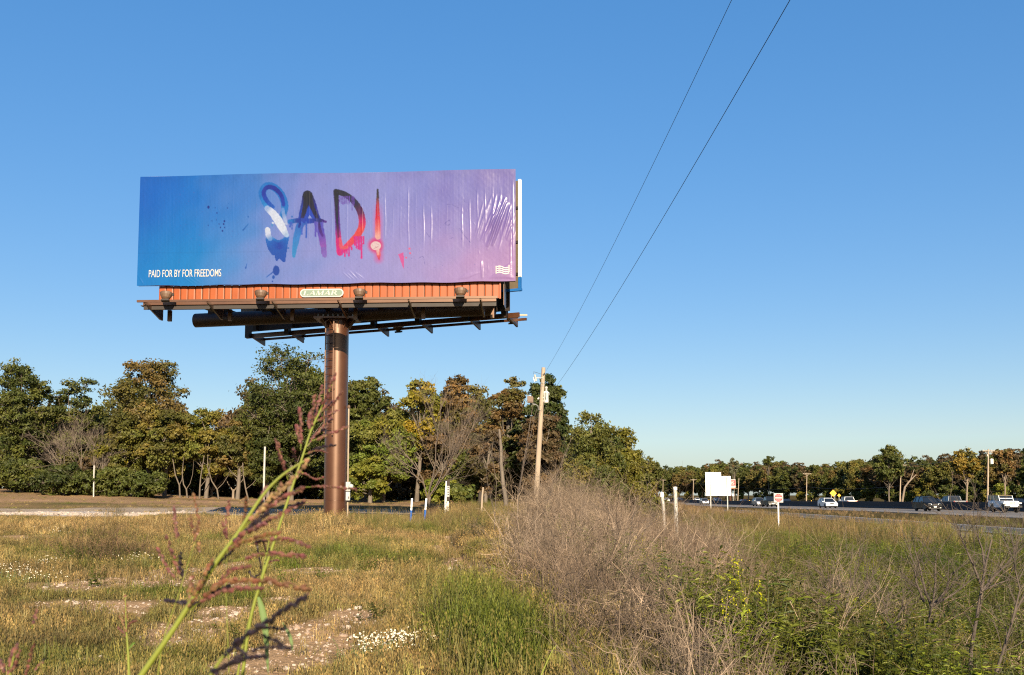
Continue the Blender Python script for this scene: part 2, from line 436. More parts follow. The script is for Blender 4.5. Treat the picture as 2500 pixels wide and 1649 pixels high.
# ---- printed vinyl sheet: dense grid, print stored as point colours, folds as real relief
NX, NZ = 660, 196
u = np.linspace(0, 1, NX); v = np.linspace(0, 1, NZ)                  # v downwards
U, V = np.meshgrid(u, v)
def bil(a, b, c, d): return (a * (1 - U) + b * U) * (1 - V) + (c * (1 - U) + d * U) * V
QX = bil(345, 1260, 335, 1258); QY = bil(432, 415, 697, 690)           # source pixel of every grid point
def L3(c): return np.array(srgb(*c))
def ramp(t, stops):
    xs_ = [s for s, _ in stops]; cs = np.array([L3(c) for _, c in stops])
    return np.stack([np.interp(t, xs_, cs[:, k]) for k in range(3)], -1)
wn = lambda s, k: wob(QX, QY, s, k)
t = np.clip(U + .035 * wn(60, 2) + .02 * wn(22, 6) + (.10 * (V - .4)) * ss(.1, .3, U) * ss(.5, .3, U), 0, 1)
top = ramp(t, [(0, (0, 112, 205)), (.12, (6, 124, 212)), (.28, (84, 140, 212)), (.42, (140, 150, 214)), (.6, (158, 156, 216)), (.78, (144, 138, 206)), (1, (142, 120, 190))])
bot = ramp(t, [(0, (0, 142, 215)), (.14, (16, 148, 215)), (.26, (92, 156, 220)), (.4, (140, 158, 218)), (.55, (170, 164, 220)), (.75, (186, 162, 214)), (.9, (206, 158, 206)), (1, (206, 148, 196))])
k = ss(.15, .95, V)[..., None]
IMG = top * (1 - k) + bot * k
# brushed streaks and grime of the print
st = .5 * np.sin(QX * 1.1 + 3 * wn(30, 3)) * .02 + .03 * wob(QX * 3, QY * .25, 12, 8) + .03 * wob(QX, QY, 5, 12) + .02 * wob(QX, QY, 2.2, 16)
IMG = IMG * (1 + st)[..., None]
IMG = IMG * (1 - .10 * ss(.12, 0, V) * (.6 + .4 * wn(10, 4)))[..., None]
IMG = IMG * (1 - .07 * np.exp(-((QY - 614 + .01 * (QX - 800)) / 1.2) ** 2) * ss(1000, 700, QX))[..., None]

def over(mask, c):
    global IMG
    mask = np.clip(mask, 0, 1)[..., None]; IMG = IMG * (1 - mask) + c * mask
def polyline(pts):
    p = np.array(pts, float); q = [p[0]]
    # smooth (Catmull-Rom)
    e = np.vstack([2 * p[0] - p[1], p, 2 * p[-1] - p[-2]])
    for i_ in range(1, len(e) - 2):
        for s_ in np.linspace(0, 1, 7)[1:]:
            a_, b_, c_, d_ = e[i_ - 1], e[i_], e[i_ + 1], e[i_ + 2]
            q.append(.5 * (2 * b_ + (c_ - a_) * s_ + (2 * a_ - 5 * b_ + 4 * c_ - d_) * s_ ** 2 + (3 * b_ - a_ - 3 * c_ + d_) * s_ ** 3))
    return np.array(q)
def dist(pts, smooth=True):
    """distance to the line and how far along it (0..1), per grid point"""
    q = polyline(pts) if smooth and len(pts) > 2 else np.array(pts, float)
    D = np.full(QX.shape, 1e9); T = np.zeros(QX.shape); seg = np.linalg.norm(np.diff(q, axis=0), axis=1); cum = np.concatenate([[0], np.cumsum(seg)])
    for i_ in range(len(q) - 1):
        a_, d_ = q[i_], q[i_ + 1] - q[i_]; l2 = d_ @ d_ + 1e-9
        h = np.clip(((QX - a_[0]) * d_[0] + (QY - a_[1]) * d_[1]) / l2, 0, 1)
        dd = np.hypot(QX - a_[0] - h * d_[0], QY - a_[1] - h * d_[1]); m_ = dd < D
        D = np.where(m_, dd, D); T = np.where(m_, (cum[i_] + h * seg[i_]) / cum[-1], T)
    return D, T
c2 = lambda *p: [(600 + a_ / 5.6, 420 + b_ / 5.6) for a_, b_ in p]
rough = .9 * wn(4, 1) + .6 * wn(1.8, 5)
def brush(pts, w, stops, soft=.8, alpha=1.0, dry=0.0):
    D, T = dist(pts); ww = np.interp(T, np.linspace(0, 1, len(w)), w) if np.ndim(w) else w
    mk = ss(soft, -soft, D - ww + .5 * rough) * alpha
    if dry: mk = mk * np.clip(1 - dry * (.5 + .8 * wn(2.0, 9)), 0, 1)
    over(mk, ramp(T, stops) * (1 + .10 * wn(2.2, 14) + .06 * wn(5, 3))[..., None])
def polygon(pts, colr, soft=.8, grad=None):
    p = np.array(pts, float); ins = np.zeros(QX.shape, bool); j_ = len(p) - 1
    x_ = QX + .35 * rough; y_ = QY + .35 * rough
    for i_ in range(len(p)):
        cnd = ((p[i_, 1] > y_) != (p[j_, 1] > y_)) & (x_ < (p[j_, 0] - p[i_, 0]) * (y_ - p[i_, 1]) / (p[j_, 1] - p[i_, 1] + 1e-9) + p[i_, 0]); ins ^= cnd; j_ = i_
    cc = L3(colr) if grad is None else ramp((QY - p[:, 1].min()) / (np.ptp(p[:, 1])), grad)
    over(ins.astype(float), cc * (1 + .08 * wn(3, 12))[..., None])
def dot(x_, y_, r_, colr, sy=1.0): over(ss(.8, -.8, np.hypot(QX - x_, (QY - y_) / sy) - r_ + .25 * rough), L3(colr))
def drip(x_, y0, y1, w_, colr): brush(c2((x_, y0), (x_ + 2, (y0 + y1) / 2), (x_, y1)), [w_, w_ * .8, w_ * .9], [(0, colr), (1, colr)])

# S
brush(c2((545, 600), (570, 470), (520, 320), (420, 220), (320, 205), (260, 290), (290, 400), (345, 500)), [8, 9, 9, 9, 9, 9, 8.5], [(0, (40, 130, 205)), (.2, (0, 120, 200)), (.8, (10, 125, 205)), (1, (60, 150, 215))])
brush(c2((553, 460), (520, 330), (420, 230), (320, 225), (280, 300), (320, 400), (410, 490)), [4.2, 5, 5.5, 5, 5.5, 4], [(0, (10, 66, 178)), (.3, (5, 45, 150)), (.7, (12, 60, 170)), (1, (30, 100, 195))])
polygon(c2((300, 930), (330, 1050), (385, 1140), (425, 1150), (440, 1220), (462, 1226), (490, 1190), (540, 1240), (570, 1232), (598, 1050), (628, 900), (600, 870), (520, 930), (470, 940), (390, 890), (320, 870)), (0, 100, 190), grad=[(0, (120, 175, 225)), (.2, (0, 112, 198)), (.5, (4, 92, 184)), (1, (0, 84, 178))])
brush(c2((360, 940), (420, 1000), (490, 1020), (560, 970), (600, 900)), [5, 8, 8.5, 8, 5], [(0, (30, 110, 200)), (.5, (4, 70, 172)), (1, (40, 120, 205))], soft=2)
brush(c2((330, 510), (400, 570), (480, 680), (560, 820), (590, 870)), [7, 9, 10.5, 9.5, 6], [(0, (170, 190, 228)), (.15, (236, 236, 244)), (.8, (244, 243, 247)), (1, (190, 210, 236))])
brush(c2((540, 520), (560, 620), (590, 720)), [4, 4.5, 3], [(0, (120, 160, 222)), (1, (215, 220, 240))], alpha=.8)
brush(c2((330, 800), (340, 870), (365, 920)), [6.5, 7, 5.5], [(0, (242, 240, 244)), (.5, (225, 226, 240)), (1, (120, 165, 220))])
dot(*c2((403, 705))[0], 2.6, (235, 236, 245)); dot(*c2((392, 735))[0], 1.8, (70, 150, 205), 2)
# A
brush(c2((830, 650), (770, 760), (720, 940), (688, 1155)), [9, 9, 7.5, 4], [(0, (18, 84, 184)), (.45, (40, 130, 205)), (1, (40, 150, 205))], alpha=.92)
brush(c2((1000, 640), (1060, 830), (1090, 1000), (1110, 1150)), [10, 9, 8, 5.5], [(0, (36, 70, 180)), (.4, (92, 66, 180)), (.75, (160, 80, 180)), (1, (150, 110, 196))], alpha=.92)
brush(c2((880, 330), (850, 470), (800, 650)), [12, 11, 9], [(0, (8, 14, 48)), (.5, (14, 60, 160)), (1, (10, 70, 176))])
brush(c2((890, 330), (950, 480), (1010, 680)), [11, 10, 8], [(0, (8, 12, 44)), (.5, (30, 40, 150)), (1, (30, 40, 150))])
polygon(c2((900, 470), (830, 650), (980, 650)), (24, 74, 190)); polygon(c2((908, 600), (885, 645), (940, 645)), (150, 160, 216))
brush(c2((880, 340), (845, 500), (800, 660), (760, 760)), [9, 6, 4.5, 3], [(0, (8, 10, 34)), (.6, (10, 18, 66)), (1, (12, 60, 160))])
brush(c2((890, 340), (950, 500), (1010, 640), (1050, 800), (1080, 880)), [9, 6, 4.5, 4, 3], [(0, (8, 10, 34)), (.5, (12, 16, 70)), (1, (90, 40, 140))])
brush(c2((640, 690), (760, 672), (900, 680), (1040, 672), (1125, 690)), [6, 5.5, 6.5, 5.5, 3], [(0, (30, 130, 205)), (.2, (14, 60, 160)), (.5, (8, 70, 182)), (.85, (24, 30, 110)), (1, (90, 40, 140))])
for x_, y1, w_ in ((640, 760, 2.5), (665, 790, 1.6), (800, 860, 2.2), (860, 905, 2.4), (985, 885, 2.5), (1010, 830, 2.4), (1085, 770, 2)): drip(x_, 700, y1, w_, (60, 100, 196) if x_ < 950 else (104, 90, 190))
for x_, y1 in ((1070, 1120), (1095, 1150), (1115, 1130)): drip(x_, 1050, y1, 2.0, (140, 100, 190))
# D
brush(c2((1270, 275), (1280, 480), (1288, 700), (1300, 900), (1318, 1110)), [6.5, 6, 6, 7, 8], [(0, (26, 8, 48)), (.35, (96, 44, 136)), (.6, (110, 40, 150)), (.78, (226, 30, 120)), (1, (240, 40, 130))])
brush(c2((1285, 280), (1400, 320), (1520, 420), (1600, 560), (1625, 720), (1570, 860), (1480, 960), (1390, 1050), (1320, 1090)), [6.5, 7, 7.5, 8, 8.5, 8.5, 8, 7.5, 8], [(0, (24, 4, 44)), (.28, (40, 6, 60)), (.42, (110, 14, 84)), (.52, (226, 24, 100)), (.62, (248, 72, 66)), (.8, (250, 74, 76)), (1, (244, 44, 128))])
brush(c2((1275, 275), (1278, 480), (1285, 700), (1300, 900)), [5, 3.6, 3.2, 2.5], [(0, (14, 4, 30)), (.7, (38, 8, 60)), (1, (150, 20, 100))])
for x_, y1 in ((1320, 420), (1340, 440), (1360, 450), (1382, 445), (1405, 440), (1430, 450), (1452, 435), (1488, 530), (1510, 470)): drip(x_, 345, y1, 1.3, (112, 70, 170))
for x_, y1 in ((1640, 990), (1612, 1190), (1590, 1070), (1570, 1060), (1545, 1050), (1520, 1010), (1440, 1155), (1415, 1120), (1385, 1160), (1350, 1130), (1300, 1130), (1475, 1070)): drip(x_, 900 if x_ > 1500 else 1040, y1, 2.3, (234, 34, 130) if x_ % 3 else (222, 50, 150))
brush(c2((1320, 920), (1345, 1040), (1420, 1040)), [3, 5, 3], [(0, (248, 80, 110)), (1, (252, 110, 90))], alpha=.8)
# !
D, T = dist(c2((1835, 270), (1840, 600), (1835, 900), (1845, 1200)))
over(.62 * ss(17, 2, D) * ss(.1, .5, T), L3((232, 72, 150)))
D, T = dist(c2((1800, 1015), (1805, 1020)), False); over(.85 * ss(24, 11, D), L3((240, 36, 110)))
brush(c2((1838, 250), (1836, 400), (1835, 620), (1835, 900)), [2.2, 4, 6, 6.5], [(0, (26, 4, 20)), (.16, (60, 0, 36)), (.32, (196, 8, 62)), (.6, (240, 30, 66)), (.85, (250, 120, 112)), (1, (252, 180, 160))])
brush(c2((1838, 1090), (1845, 1150), (1850, 1215)), [5, 5, 1.2], [(0, (246, 120, 120)), (1, (236, 36, 80))])
dot(*c2((1808, 1022))[0], 12.5, (252, 214, 204), .85); brush(c2((1830, 1060), (1838, 1140)), [4, 2.5], [(0, (252, 205, 195)), (1, (250, 150, 140))])
for a_, b_ in (((1760, 1010), (1830, 1050)), ((1790, 985), (1850, 1010)), ((1780, 1060), (1840, 1030))): brush(c2(a_, b_), .35, [(0, (205, 140, 140)), (1, (205, 140, 140))], soft=.5)
# splatter
c1 = lambda x_, y_: (310 + x_ / 4.754, 400 + y_ / 4.754)
for x_, y_, r_ in ((968, 510, 14), (1048, 518, 5), (1068, 578, 7), (1155, 672, 10), (1093, 706, 6), (1108, 745, 7), (1157, 745, 7), (1132, 785, 9), (1145, 705, 9), (1010, 670, 4), (965, 722, 5), (1062, 658, 4), (1433, 622, 8), (1945, 622, 9), (1902, 985, 8), (1205, 470, 4), (1190, 520, 5)):
    dot(*c1(x_, y_), r_ / 4.754, (8, 52, 140) if x_ < 1200 else (30, 110, 190), 1.3)
brush([c1(1375, 775), c1(1440, 700)], [1.8, .6], [(0, (20, 100, 180)), (1, (40, 120, 195))]); brush([c1(1400, 1215), c1(1415, 1165)], [1.6, .6], [(0, (10, 90, 180)), (1, (30, 110, 195))])
dot(*c1(1757, 1245), 8.2, (0, 78, 170), 1.5); dot(*c1(1725, 1322), 3.2, (0, 90, 180), 1.5); brush([c1(1640, 1327), c1(1720, 1262)], [.6, 1.6], [(0, (30, 110, 195)), (1, (0, 78, 170))]); dot(*c1(1712, 1372), 2.0, (0, 80, 170))
c3 = lambda x_, y_: (900 + x_ / 4.9, 400 + y_ / 4.9)
polygon([c3(376, 1095), c3(440, 1068), c3(443, 1270), c3(425, 1230)], (236, 92, 160)); [dot(*c3(x_, y_), r_, (248, 104, 148)) for x_, y_, r_ in ((510, 1028, 2.8), (518, 1082, 2.5), (470, 1135, 2.3))]
for pts_ in (((960, 500), (1010, 498), (1050, 520), (1095, 542)), ((925, 730), (960, 700), (990, 690), (985, 740), (950, 745), (930, 720)), ((620, 1140), (670, 1125), (690, 1220)), ((710, 835), (745, 885)), ((1100, 780), (1150, 860), (1230, 960)), ((985, 910), (1030, 895)), ((1120, 900), (1125, 925)), ((1155, 440), (1162, 465))):
    brush([c3(*q_) for q_ in pts_], .45, [(0, (96, 84, 160)), (1, (96, 84, 160))], soft=.7, alpha=.75)
for _ in range(150):
    x_, y_ = rng.uniform(420, 1240), rng.uniform(440, 680); dot(x_, y_, rng.uniform(.25, .7), (100, 100, 180))

# relief of the sheet, metres towards the camera
D3 = .004 * wob(QX, QY, 40, 3) + .0006 * wob(QX, QY, 7, 8) + .0004 * wob(QX * 2.2, QY * .3, 9, 2)
for i_ in range(50):
    xc = 352 + 18.55 * i_; a_ = rng.uniform(.1, 1) * (.4 + .8 * ss(640, 1000, xc)); lo, hi = rng.uniform(470, 520), rng.uniform(570, 600)
    D3 += .006 * a_ * np.exp(-((QX - xc - .6 * np.sin(QY * .06 + i_)) / 1.3) ** 2) * ss(lo - 25, lo + 15, QY) * ss(hi + 25, hi - 15, QY)
def fold(x0, y0, x1, y1, w_, h_):
    global D3
    D_, T_ = dist([(x0, y0), (x1, y1)], False); D3 = D3 + h_ * np.exp(-(D_ / w_) ** 2) * np.sin(np.clip(T_, 0, 1) * math.pi) ** .6
for i_ in range(17):
    x0 = 1160 + 5.6 * i_ + rng.uniform(-2, 2); y0 = rng.uniform(575, 615); dx = rng.uniform(26, 46); fold(x0, y0, x0 + dx * rng.uniform(.7, 1), y0 - rng.uniform(75, 120), rng.uniform(1.4, 3.0), rng.uniform(.006, .022))
fold(1190, 606, 1236, 484, 3.2, .05); fold(1202, 604, 1240, 496, 2.6, .045); fold(1180, 590, 1222, 500, 2.4, .03)
for i_ in range(9): fold(1195 + 6 * i_, 684, 1256, 640 + 5 * i_, 2.0, .014)
for i_ in range(5): fold(1120 + 4 * i_, 684, 1150 + 6 * i_, 668, 1.4, .006)
for x0 in (860, 868, 876, 884, 892): fold(x0 + 2, 684, x0 - 14 - rng.uniform(0, 8), 668 - rng.uniform(0, 10), 1.2, .008)
for x0 in (470, 480, 492): fold(x0 + 6, 693, x0 - 24, 672, 1.4, .007)
fold(336, 670, 352, 694, 1.6, .012); fold(1253, 440, 1253, 640, 1.2, .02); fold(1248, 520, 1246, 680, 1.2, .012)
fold(1177, 640, 1178, 684, 1.8, .02)
for _ in range(120):
    x0, y0 = rng.uniform(350, 1250), rng.uniform(440, 690); a_ = rng.normal(1.57, .35); l_ = rng.uniform(4, 18); fold(x0, y0, x0 + l_ * math.cos(a_), y0 + l_ * math.sin(a_), rng.uniform(.8, 1.3), rng.uniform(.001, .003))
D3 = D3 * np.minimum(1, np.minimum(np.minimum(U, 1 - U) * 60, np.minimum(V, 1 - V) * 25 + .15))
bow = -.05 * ss(.02, 0, V)
edge_wave = .012 * np.sin(QX * .05) + .014 * np.sin(QX * .021 + 1)
Zg = FT + (FB - FT) * V + edge_wave * V ** 6 + .02 * np.sin(QX * .012) * (1 - V) ** 8
S_ = LEN * U
pts3 = A0 + S_[..., None] * E1 + Zg[..., None] * UP + (D3 + .06)[..., None] * N1
i, j = np.meshgrid(np.arange(NZ - 1), np.arange(NX - 1), indexing='ij'); i = i.ravel(); j = j.ravel()
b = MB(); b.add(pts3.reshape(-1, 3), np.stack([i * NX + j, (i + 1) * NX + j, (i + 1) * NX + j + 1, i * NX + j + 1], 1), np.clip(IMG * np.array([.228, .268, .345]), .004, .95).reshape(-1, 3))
m, nt, N, L, pb = _nodes('printed_vinyl')
a = N.new('ShaderNodeAttribute'); a.attribute_name = 'tint'; L.new(a.outputs['Color'], pb.inputs['Base Color'])
pb.inputs['Roughness'].default_value = .24; pb.inputs['Specular IOR Level'].default_value = .32
tcn = N.new('ShaderNodeTexCoord'); nn = N.new('ShaderNodeTexNoise'); nn.inputs['Scale'].default_value = 5; nn.inputs['Detail'].default_value = 5; L.new(tcn.outputs['Object'], nn.inputs['Vector'])
bb = N.new('ShaderNodeBump'); bb.inputs['Strength'].default_value = .12; bb.inputs['Distance'].default_value = .02; L.new(nn.outputs[0], bb.inputs['Height']); L.new(bb.outputs[0], pb.inputs['Normal'])
M['vinyl'] = m
vinyl = b.build('printed_sheet', m, root, True); vinyl['label'] = 'glossy vinyl sheet fading from blue to pink with dripping painted letters'
# wrapped edges of the sheet and the frame behind it
M['vinyl_edge'] = mat('vinyl_edge', (.36, .33, .55), .4, var=.2)
b = MB(); b.box(F1(LEN / 2, (FT + FB) / 2, -.03), (LEN - .03, .16, HGT - .03), np.array([E1, N1, UP])); b.build('sheet_backing', M['vinyl_edge'], vinyl)

# ---- lettering
def text_mesh(s, size, sx=1.0, bold=0.0, space=1.0):
    cu = bpy.data.curves.new('text', 'FONT'); cu.body = s; cu.size = size; cu.offset = bold; cu.space_character = space; cu.extrude = 0.001
    ob = bpy.data.objects.new('text', cu); me = bpy.data.meshes.new_from_object(ob); bpy.data.objects.remove(ob); bpy.data.curves.remove(cu)
    co = np.zeros(len(me.vertices) * 3); me.vertices.foreach_get('co', co); co = co.reshape(-1, 3); co[:, 0] *= sx
    fs = [list(p.vertices) for p in me.polygons]; bpy.data.meshes.remove(me); return co, fs
def letters(word, target_w, target_h, place, matl, parent, bold=0.0, shear=0.0, space=1.0, name='letter'):
    """one mesh per character, fitted to target_w x target_h and mapped by place(x, y, d)"""
    co, _ = text_mesh(word, 1.0, 1.0, bold, space); x0, x1 = co[:, 0].min(), co[:, 0].max(); y1 = text_mesh('E', 1.0)[0][:, 1].max()
    sx, sy = target_w / (x1 - x0), target_h / y1
    for k_, ch in enumerate(word):
        if ch == ' ': continue
        c_, f_ = text_mesh(ch, 1.0, 1.0, bold, space)
        if k_:
            full = text_mesh(word[:k_ + 1], 1.0, 1.0, bold, space)[0]; off = full[:, 0].max() - c_[:, 0].max()
        else: off = 0
        x = (c_[:, 0] + off - x0) * sx + shear * c_[:, 1] * sy; y = c_[:, 1] * sy
        V_ = np.array([place(xx, yy, dd) for xx, yy, dd in zip(x, y, c_[:, 2])]); bm = MB(); bm.add(V_, f_); bm.build(name, matl, parent)
s0, s1 = at(352), at(531); zb = zh(677.5, YL - .1); zt = zh(660, YL - .1)
letters('PAID FOR BY FOR FREEDOMS', s1 - s0, zt - zb, lambda x, y, d: F1(s0 + x, zb + y, .078 + d), M['print_white'], vinyl, bold=.002, space=1.0)
# small white emblem: waving bars between two uprights
s0, s1 = at(1211), at(1243); zt, zb = zh(653, YR), zh(667.5, YR)
for q in range(4):
    zz = zt + (zb - zt) * q / 3; tt = np.linspace(0, 1, 13); wave = .035 * np.sin(tt * 6.28)
    top_ = [F1(s0 + (s1 - s0) * a_, zz + w_ + .021, .082) for a_, w_ in zip(tt, wave)]; bot_ = [F1(s0 + (s1 - s0) * a_, zz + w_ - .021, .082) for a_, w_ in zip(tt, wave)]
    b = MB(); b.add(top_ + bot_, [[k_, 13 + k_, 14 + k_, k_ + 1] for k_ in range(12)]); b.build('emblem_bar', M['print_white'], vinyl)
for s_, za, zc in ((s0, zt + .05, zb - .03), (s1, zt + .08, zb + .02)):
    b = MB(); b.box(F1(s_, (za + zc) / 2, .08), (.035, .004, abs(za - zc)), np.array([E1, N1, UP])); b.build('emblem_upright', M['print_white'], vinyl)

# ---- apron of upright terracotta panels
sA, sB = at(372), at(1219); AT, AB = FB + .02, zh(733, 39.6)
npan = 46; pw = (sB - sA) / npan; pan = None
for q in range(npan):
    w_ = pw - .026; h_ = AT - AB
    prof = [(-w_ / 2, -.03), (-w_ / 2, .0), (-w_ * .36, .012 + .004 * rng.random()), (w_ * .36, .012 + .006 * rng.random()), (w_ / 2, .0), (w_ / 2, -.03)]
    b = MB(); tilt = rng.normal(0, .012)
    b.prism(prof, F1(sA + pw * (q + .5), AB, -.16), E1, N1 + E1 * tilt, UP, 0, h_); b.build('apron_panel', M['apron'], root)
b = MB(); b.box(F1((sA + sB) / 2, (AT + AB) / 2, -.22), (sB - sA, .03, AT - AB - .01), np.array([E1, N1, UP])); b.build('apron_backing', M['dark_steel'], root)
# return wall at the end of the apron
b = MB(); b.box(F1(sB + .16, (FB + AB) / 2 - .1, -.75), (.02, 1.25, FB - AB + .35), np.array([E1 * 1, N1, UP])); b.build('apron_end_wall', M['brown'], root)
b = MB(); b.box(F1(sB + .02, (AT + AB) / 2 - .02, -.13), (.06, .10, AT - AB + .03), np.array([E1, N1, UP])); b.build('apron_corner_trim', M['apron'], root)

# ---- maker's plate
pc = at(778); pzc = zh(714, 39.4); pwid, phei = at(832) - at(724), zh(704, 39.4) - zh(724, 39.4)
def stadium(w_, h_, n_=10):
    r_ = h_ / 2; return [(w_ / 2 - r_ + r_ * math.cos(t_), r_ * math.sin(t_)) for t_ in np.linspace(-math.pi / 2, math.pi / 2, n_)] + [(-w_ / 2 + r_ + r_ * math.cos(t_), r_ * math.sin(t_)) for t_ in np.linspace(math.pi / 2, 3 * math.pi / 2, n_)]
b = MB(); b.prism(stadium(pwid, phei), F1(pc, pzc, -.13), E1, UP, N1, 0, .05); plate = b.build('name_plate', M['print_white'], root)
b = MB(); b.prism(stadium(pwid - .10, phei - .09), F1(pc, pzc, -.13), E1, UP, N1, .051, .056); b.build('plate_panel', M['plate_green'], plate)
def serif_letter(ch):
    k_, t_ = .20, .07            # thick and thin strokes on a unit height
    foot = lambda x: [(x - .13, 0), (x + .13, 0), (x + .13, .05), (x - .13, .05)]
    bar = lambda x0, y0, x1, y1, w_: [(x0 - w_ / 2, y0), (x0 + w_ / 2, y0), (x1 + w_ / 2, y1), (x1 - w_ / 2, y1)]
    if ch == 'L': return [bar(.2, 0, .2, 1, k_), [(.02, .95), (.38, .95), (.38, 1), (.02, 1)], [(.02, 0), (.75, 0), (.80, .25), (.72, .25), (.62, .07), (.02, .07)]], .85
    if ch == 'A': return [bar(.14, 0, .5, 1, t_), bar(.85, 0, .52, 1, k_), [(.26, .32), (.74, .32), (.72, .39), (.28, .39)], foot(.14), foot(.85)], 1.0
    if ch == 'M': return [bar(.14, 0, .2, 1, t_), bar(.24, 1, .58, 0, -k_), bar(.58, 0, .95, 1, t_), bar(1.0, 0, .98, 1, k_), foot(.14), foot(1.0)], 1.2
    if ch == 'R': return [bar(.2, 0, .2, 1, k_), [(.2, .93), (.55, .93), (.55, 1), (.2, 1)], [(.2, .47), (.55, .47), (.55, .54), (.2, .54)],
                          [(.5, 1), (.66, .97), (.78, .85), (.78, .62), (.66, .5), (.5, .47), (.5, .54), (.58, .62), (.6, .75), (.58, .87), (.5, .93)], bar(.92, 0, .5, .5, k_), foot(.2), [(.8, 0), (1.06, 0), (1.06, .05), (.8, .05)]], 1.08
x = 0; word = [(ch, serif_letter(ch)) for ch in 'LAMAR']; tot = sum(w_ for _, (_, w_) in word); hh = phei * .56; sc_ = pwid * .80 / tot
for ch, (polys, w_) in word:
    b = MB()
    for pi_, poly in enumerate(polys):
        q_ = [(-pwid * .40 - .06 + (x + a_ + .2 * b_) * sc_, -hh / 2 + b_ * hh) for a_, b_ in poly]
        b.prism(q_, F1(pc, pzc, -.13), E1, UP, N1, .057, .060 + .0006 * pi_)
    b.build('plate_letter', M['print_white'], plate); x += w_

# ---- front catwalk: outer and inner rails, angled brackets, lamp heads
CW = zh(735, 38.4)                        # catwalk height
def rail(s_a, s_b, z, d, w_, h_, name='catwalk_rail', mt='brown'):
    b = MB(); b.beam(F1(s_a, z, d), F1(s_b, z, d), w_, h_); return b.build(name, M[mt], root)
dO, dI = 1.55, .95
zO = zh(736.5, YL - dO); zI = zh(743, YL - dI) - .02
def at_d(x, d):                           # along-distance of a source column on a line d in front of the face
    o = A0 + N1 * d; u_ = (x - 1250) / FPX; return (u_ * o[1] - o[0]) / (E1[0] - u_ * E1[1])
rail(at_d(323, dO), at_d(1214, dO), zO, dO, .07, .085); rail(at_d(339, dI), at_d(1211, dI), zI + .02, dI, .07, .11)
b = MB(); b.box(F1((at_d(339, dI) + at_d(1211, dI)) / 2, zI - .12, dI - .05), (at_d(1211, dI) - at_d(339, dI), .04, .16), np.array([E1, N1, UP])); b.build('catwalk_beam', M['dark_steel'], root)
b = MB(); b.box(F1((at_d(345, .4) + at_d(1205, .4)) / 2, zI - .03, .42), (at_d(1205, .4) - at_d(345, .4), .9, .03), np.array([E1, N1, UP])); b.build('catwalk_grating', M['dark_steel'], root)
for x_ in (357, 510, 668, 828, 1000, 1175):
    s_ = at_d(x_, dI); zt_ = zI
    b = MB(); b.prism([(dO - .02, -.05), (dO - .02, .02), (-.2, .02), (-.2, -.42), (.02, -.42)], F1(s_, zt_ - .02, 0), N1, UP, E1, -.03, .03); br = b.build('catwalk_bracket', M['brown'], root)
    b = MB(); b.box(F1(s_ + .32, zt_ - .26, -.14), (.14, .14, .44), np.array([E1, N1, UP])); b.build('hanger_post', M['brown'], root)
def lamp_head(c, d1, n_, parent, flip=1, name='flood_lamp'):
    # rounded bowl, brim uppermost, tipped towards the sheet
    ax = UP * .9 * flip + n_ * -.25; ax = ax / np.linalg.norm(ax)
    prof = [(.0, -.23), (.08, -.22), (.14, -.16), (.19, -.05), (.21, .04), (.20, .05), (.0, .04)]
    b = MB(); b.lathe(prof, (0, 0, 0), ax, 16); V_ = np.concatenate(b.v); st_ = V_ @ d1; V_ = V_ + np.outer(st_ * .18, d1); b.v = [V_ + c]
    o = b.build(name, M['rust'], parent, False)
    b = MB(); b.lathe([(.0, .052), (.18, .052), (.17, .06), (0, .065)], c, ax, 14); b.build('lamp_lens', M['lamp_glass'], o)
    b = MB(); b.box(c - ax * .26, (.30, .16, .07), np.array([d1, np.cross(ax, d1), ax])); b.build('lamp_mount', M['dark_steel'], o)
    b = MB(); b.box(c - n_ * .0 + d1 * .26 + UP * -.02, (.06, .05, .10), np.array([d1, n_, UP])); b.build('lamp_latch', M['dark_steel'], o)
for x_, y_ in ((395, 728), (629, 725), (873, 722), (1123, 719)):
    s_ = at_d(x_, dO); lamp_head(F1(s_, zO + .26, dO), E1, N1, root)

# ---- rear face of the V and its own catwalk
RR = np.array([P(1268, 700, 40.4)[0], 40.4, 0]); RL = np.array([P(590, 700, 46.2)[0], 46.2, 0])
E2 = (RR - RL) / np.linalg.norm(RR - RL); L2 = np.linalg.norm(RR - RL); N2 = np.array([-E2[1], E2[0], 0.0]);  N2 = N2 if N2[1] > 0 else -N2
def F2(s, z, d=0.0): return RL + E2 * s + UP * z + N2 * d
AX2 = np.array([E2, N2, UP])
n2 = 12
for q in range(n2):
    b = MB(); b.box(F2(L2 * (q + .5) / n2, (FT + FB) / 2, 0), (L2 / n2 - .02, .05, HGT), AX2); b.build('rear_panel', M['tan_back'], root)
b = MB(); b.box(F2(L2 / 2, (FT + FB) / 2, .06), (L2, .03, HGT + .02), AX2); b.build('rear_sheet', M['blue_trim'], root)
b = MB(); b.box(F2(L2 + .02, FB + HGT * .56, .01), (.10, .12, HGT * .90), AX2); b.build('rear_edge_trim', M['white_trim'], root)
b = MB(); b.box(F2(L2 + .02, FB + .18, .01), (.10, .12, .55), AX2); b.build('rear_edge_foot', M['blue_trim'], root)
b = MB(); b.box(F2(L2 - .6, FB - .04, .0), (1.4, .14, .10), AX2); b.build('rear_bottom_trim', M['blue_trim'], root)
for q in range(7):
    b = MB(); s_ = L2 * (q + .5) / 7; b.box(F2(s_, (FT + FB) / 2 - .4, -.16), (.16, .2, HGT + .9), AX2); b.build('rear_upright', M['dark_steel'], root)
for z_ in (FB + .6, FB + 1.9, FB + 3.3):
    b = MB(); b.box(F2(L2 / 2, z_, -.05), (L2 - .05, .05, .1), AX2); b.build('rear_stringer', M['dark_steel'], root)
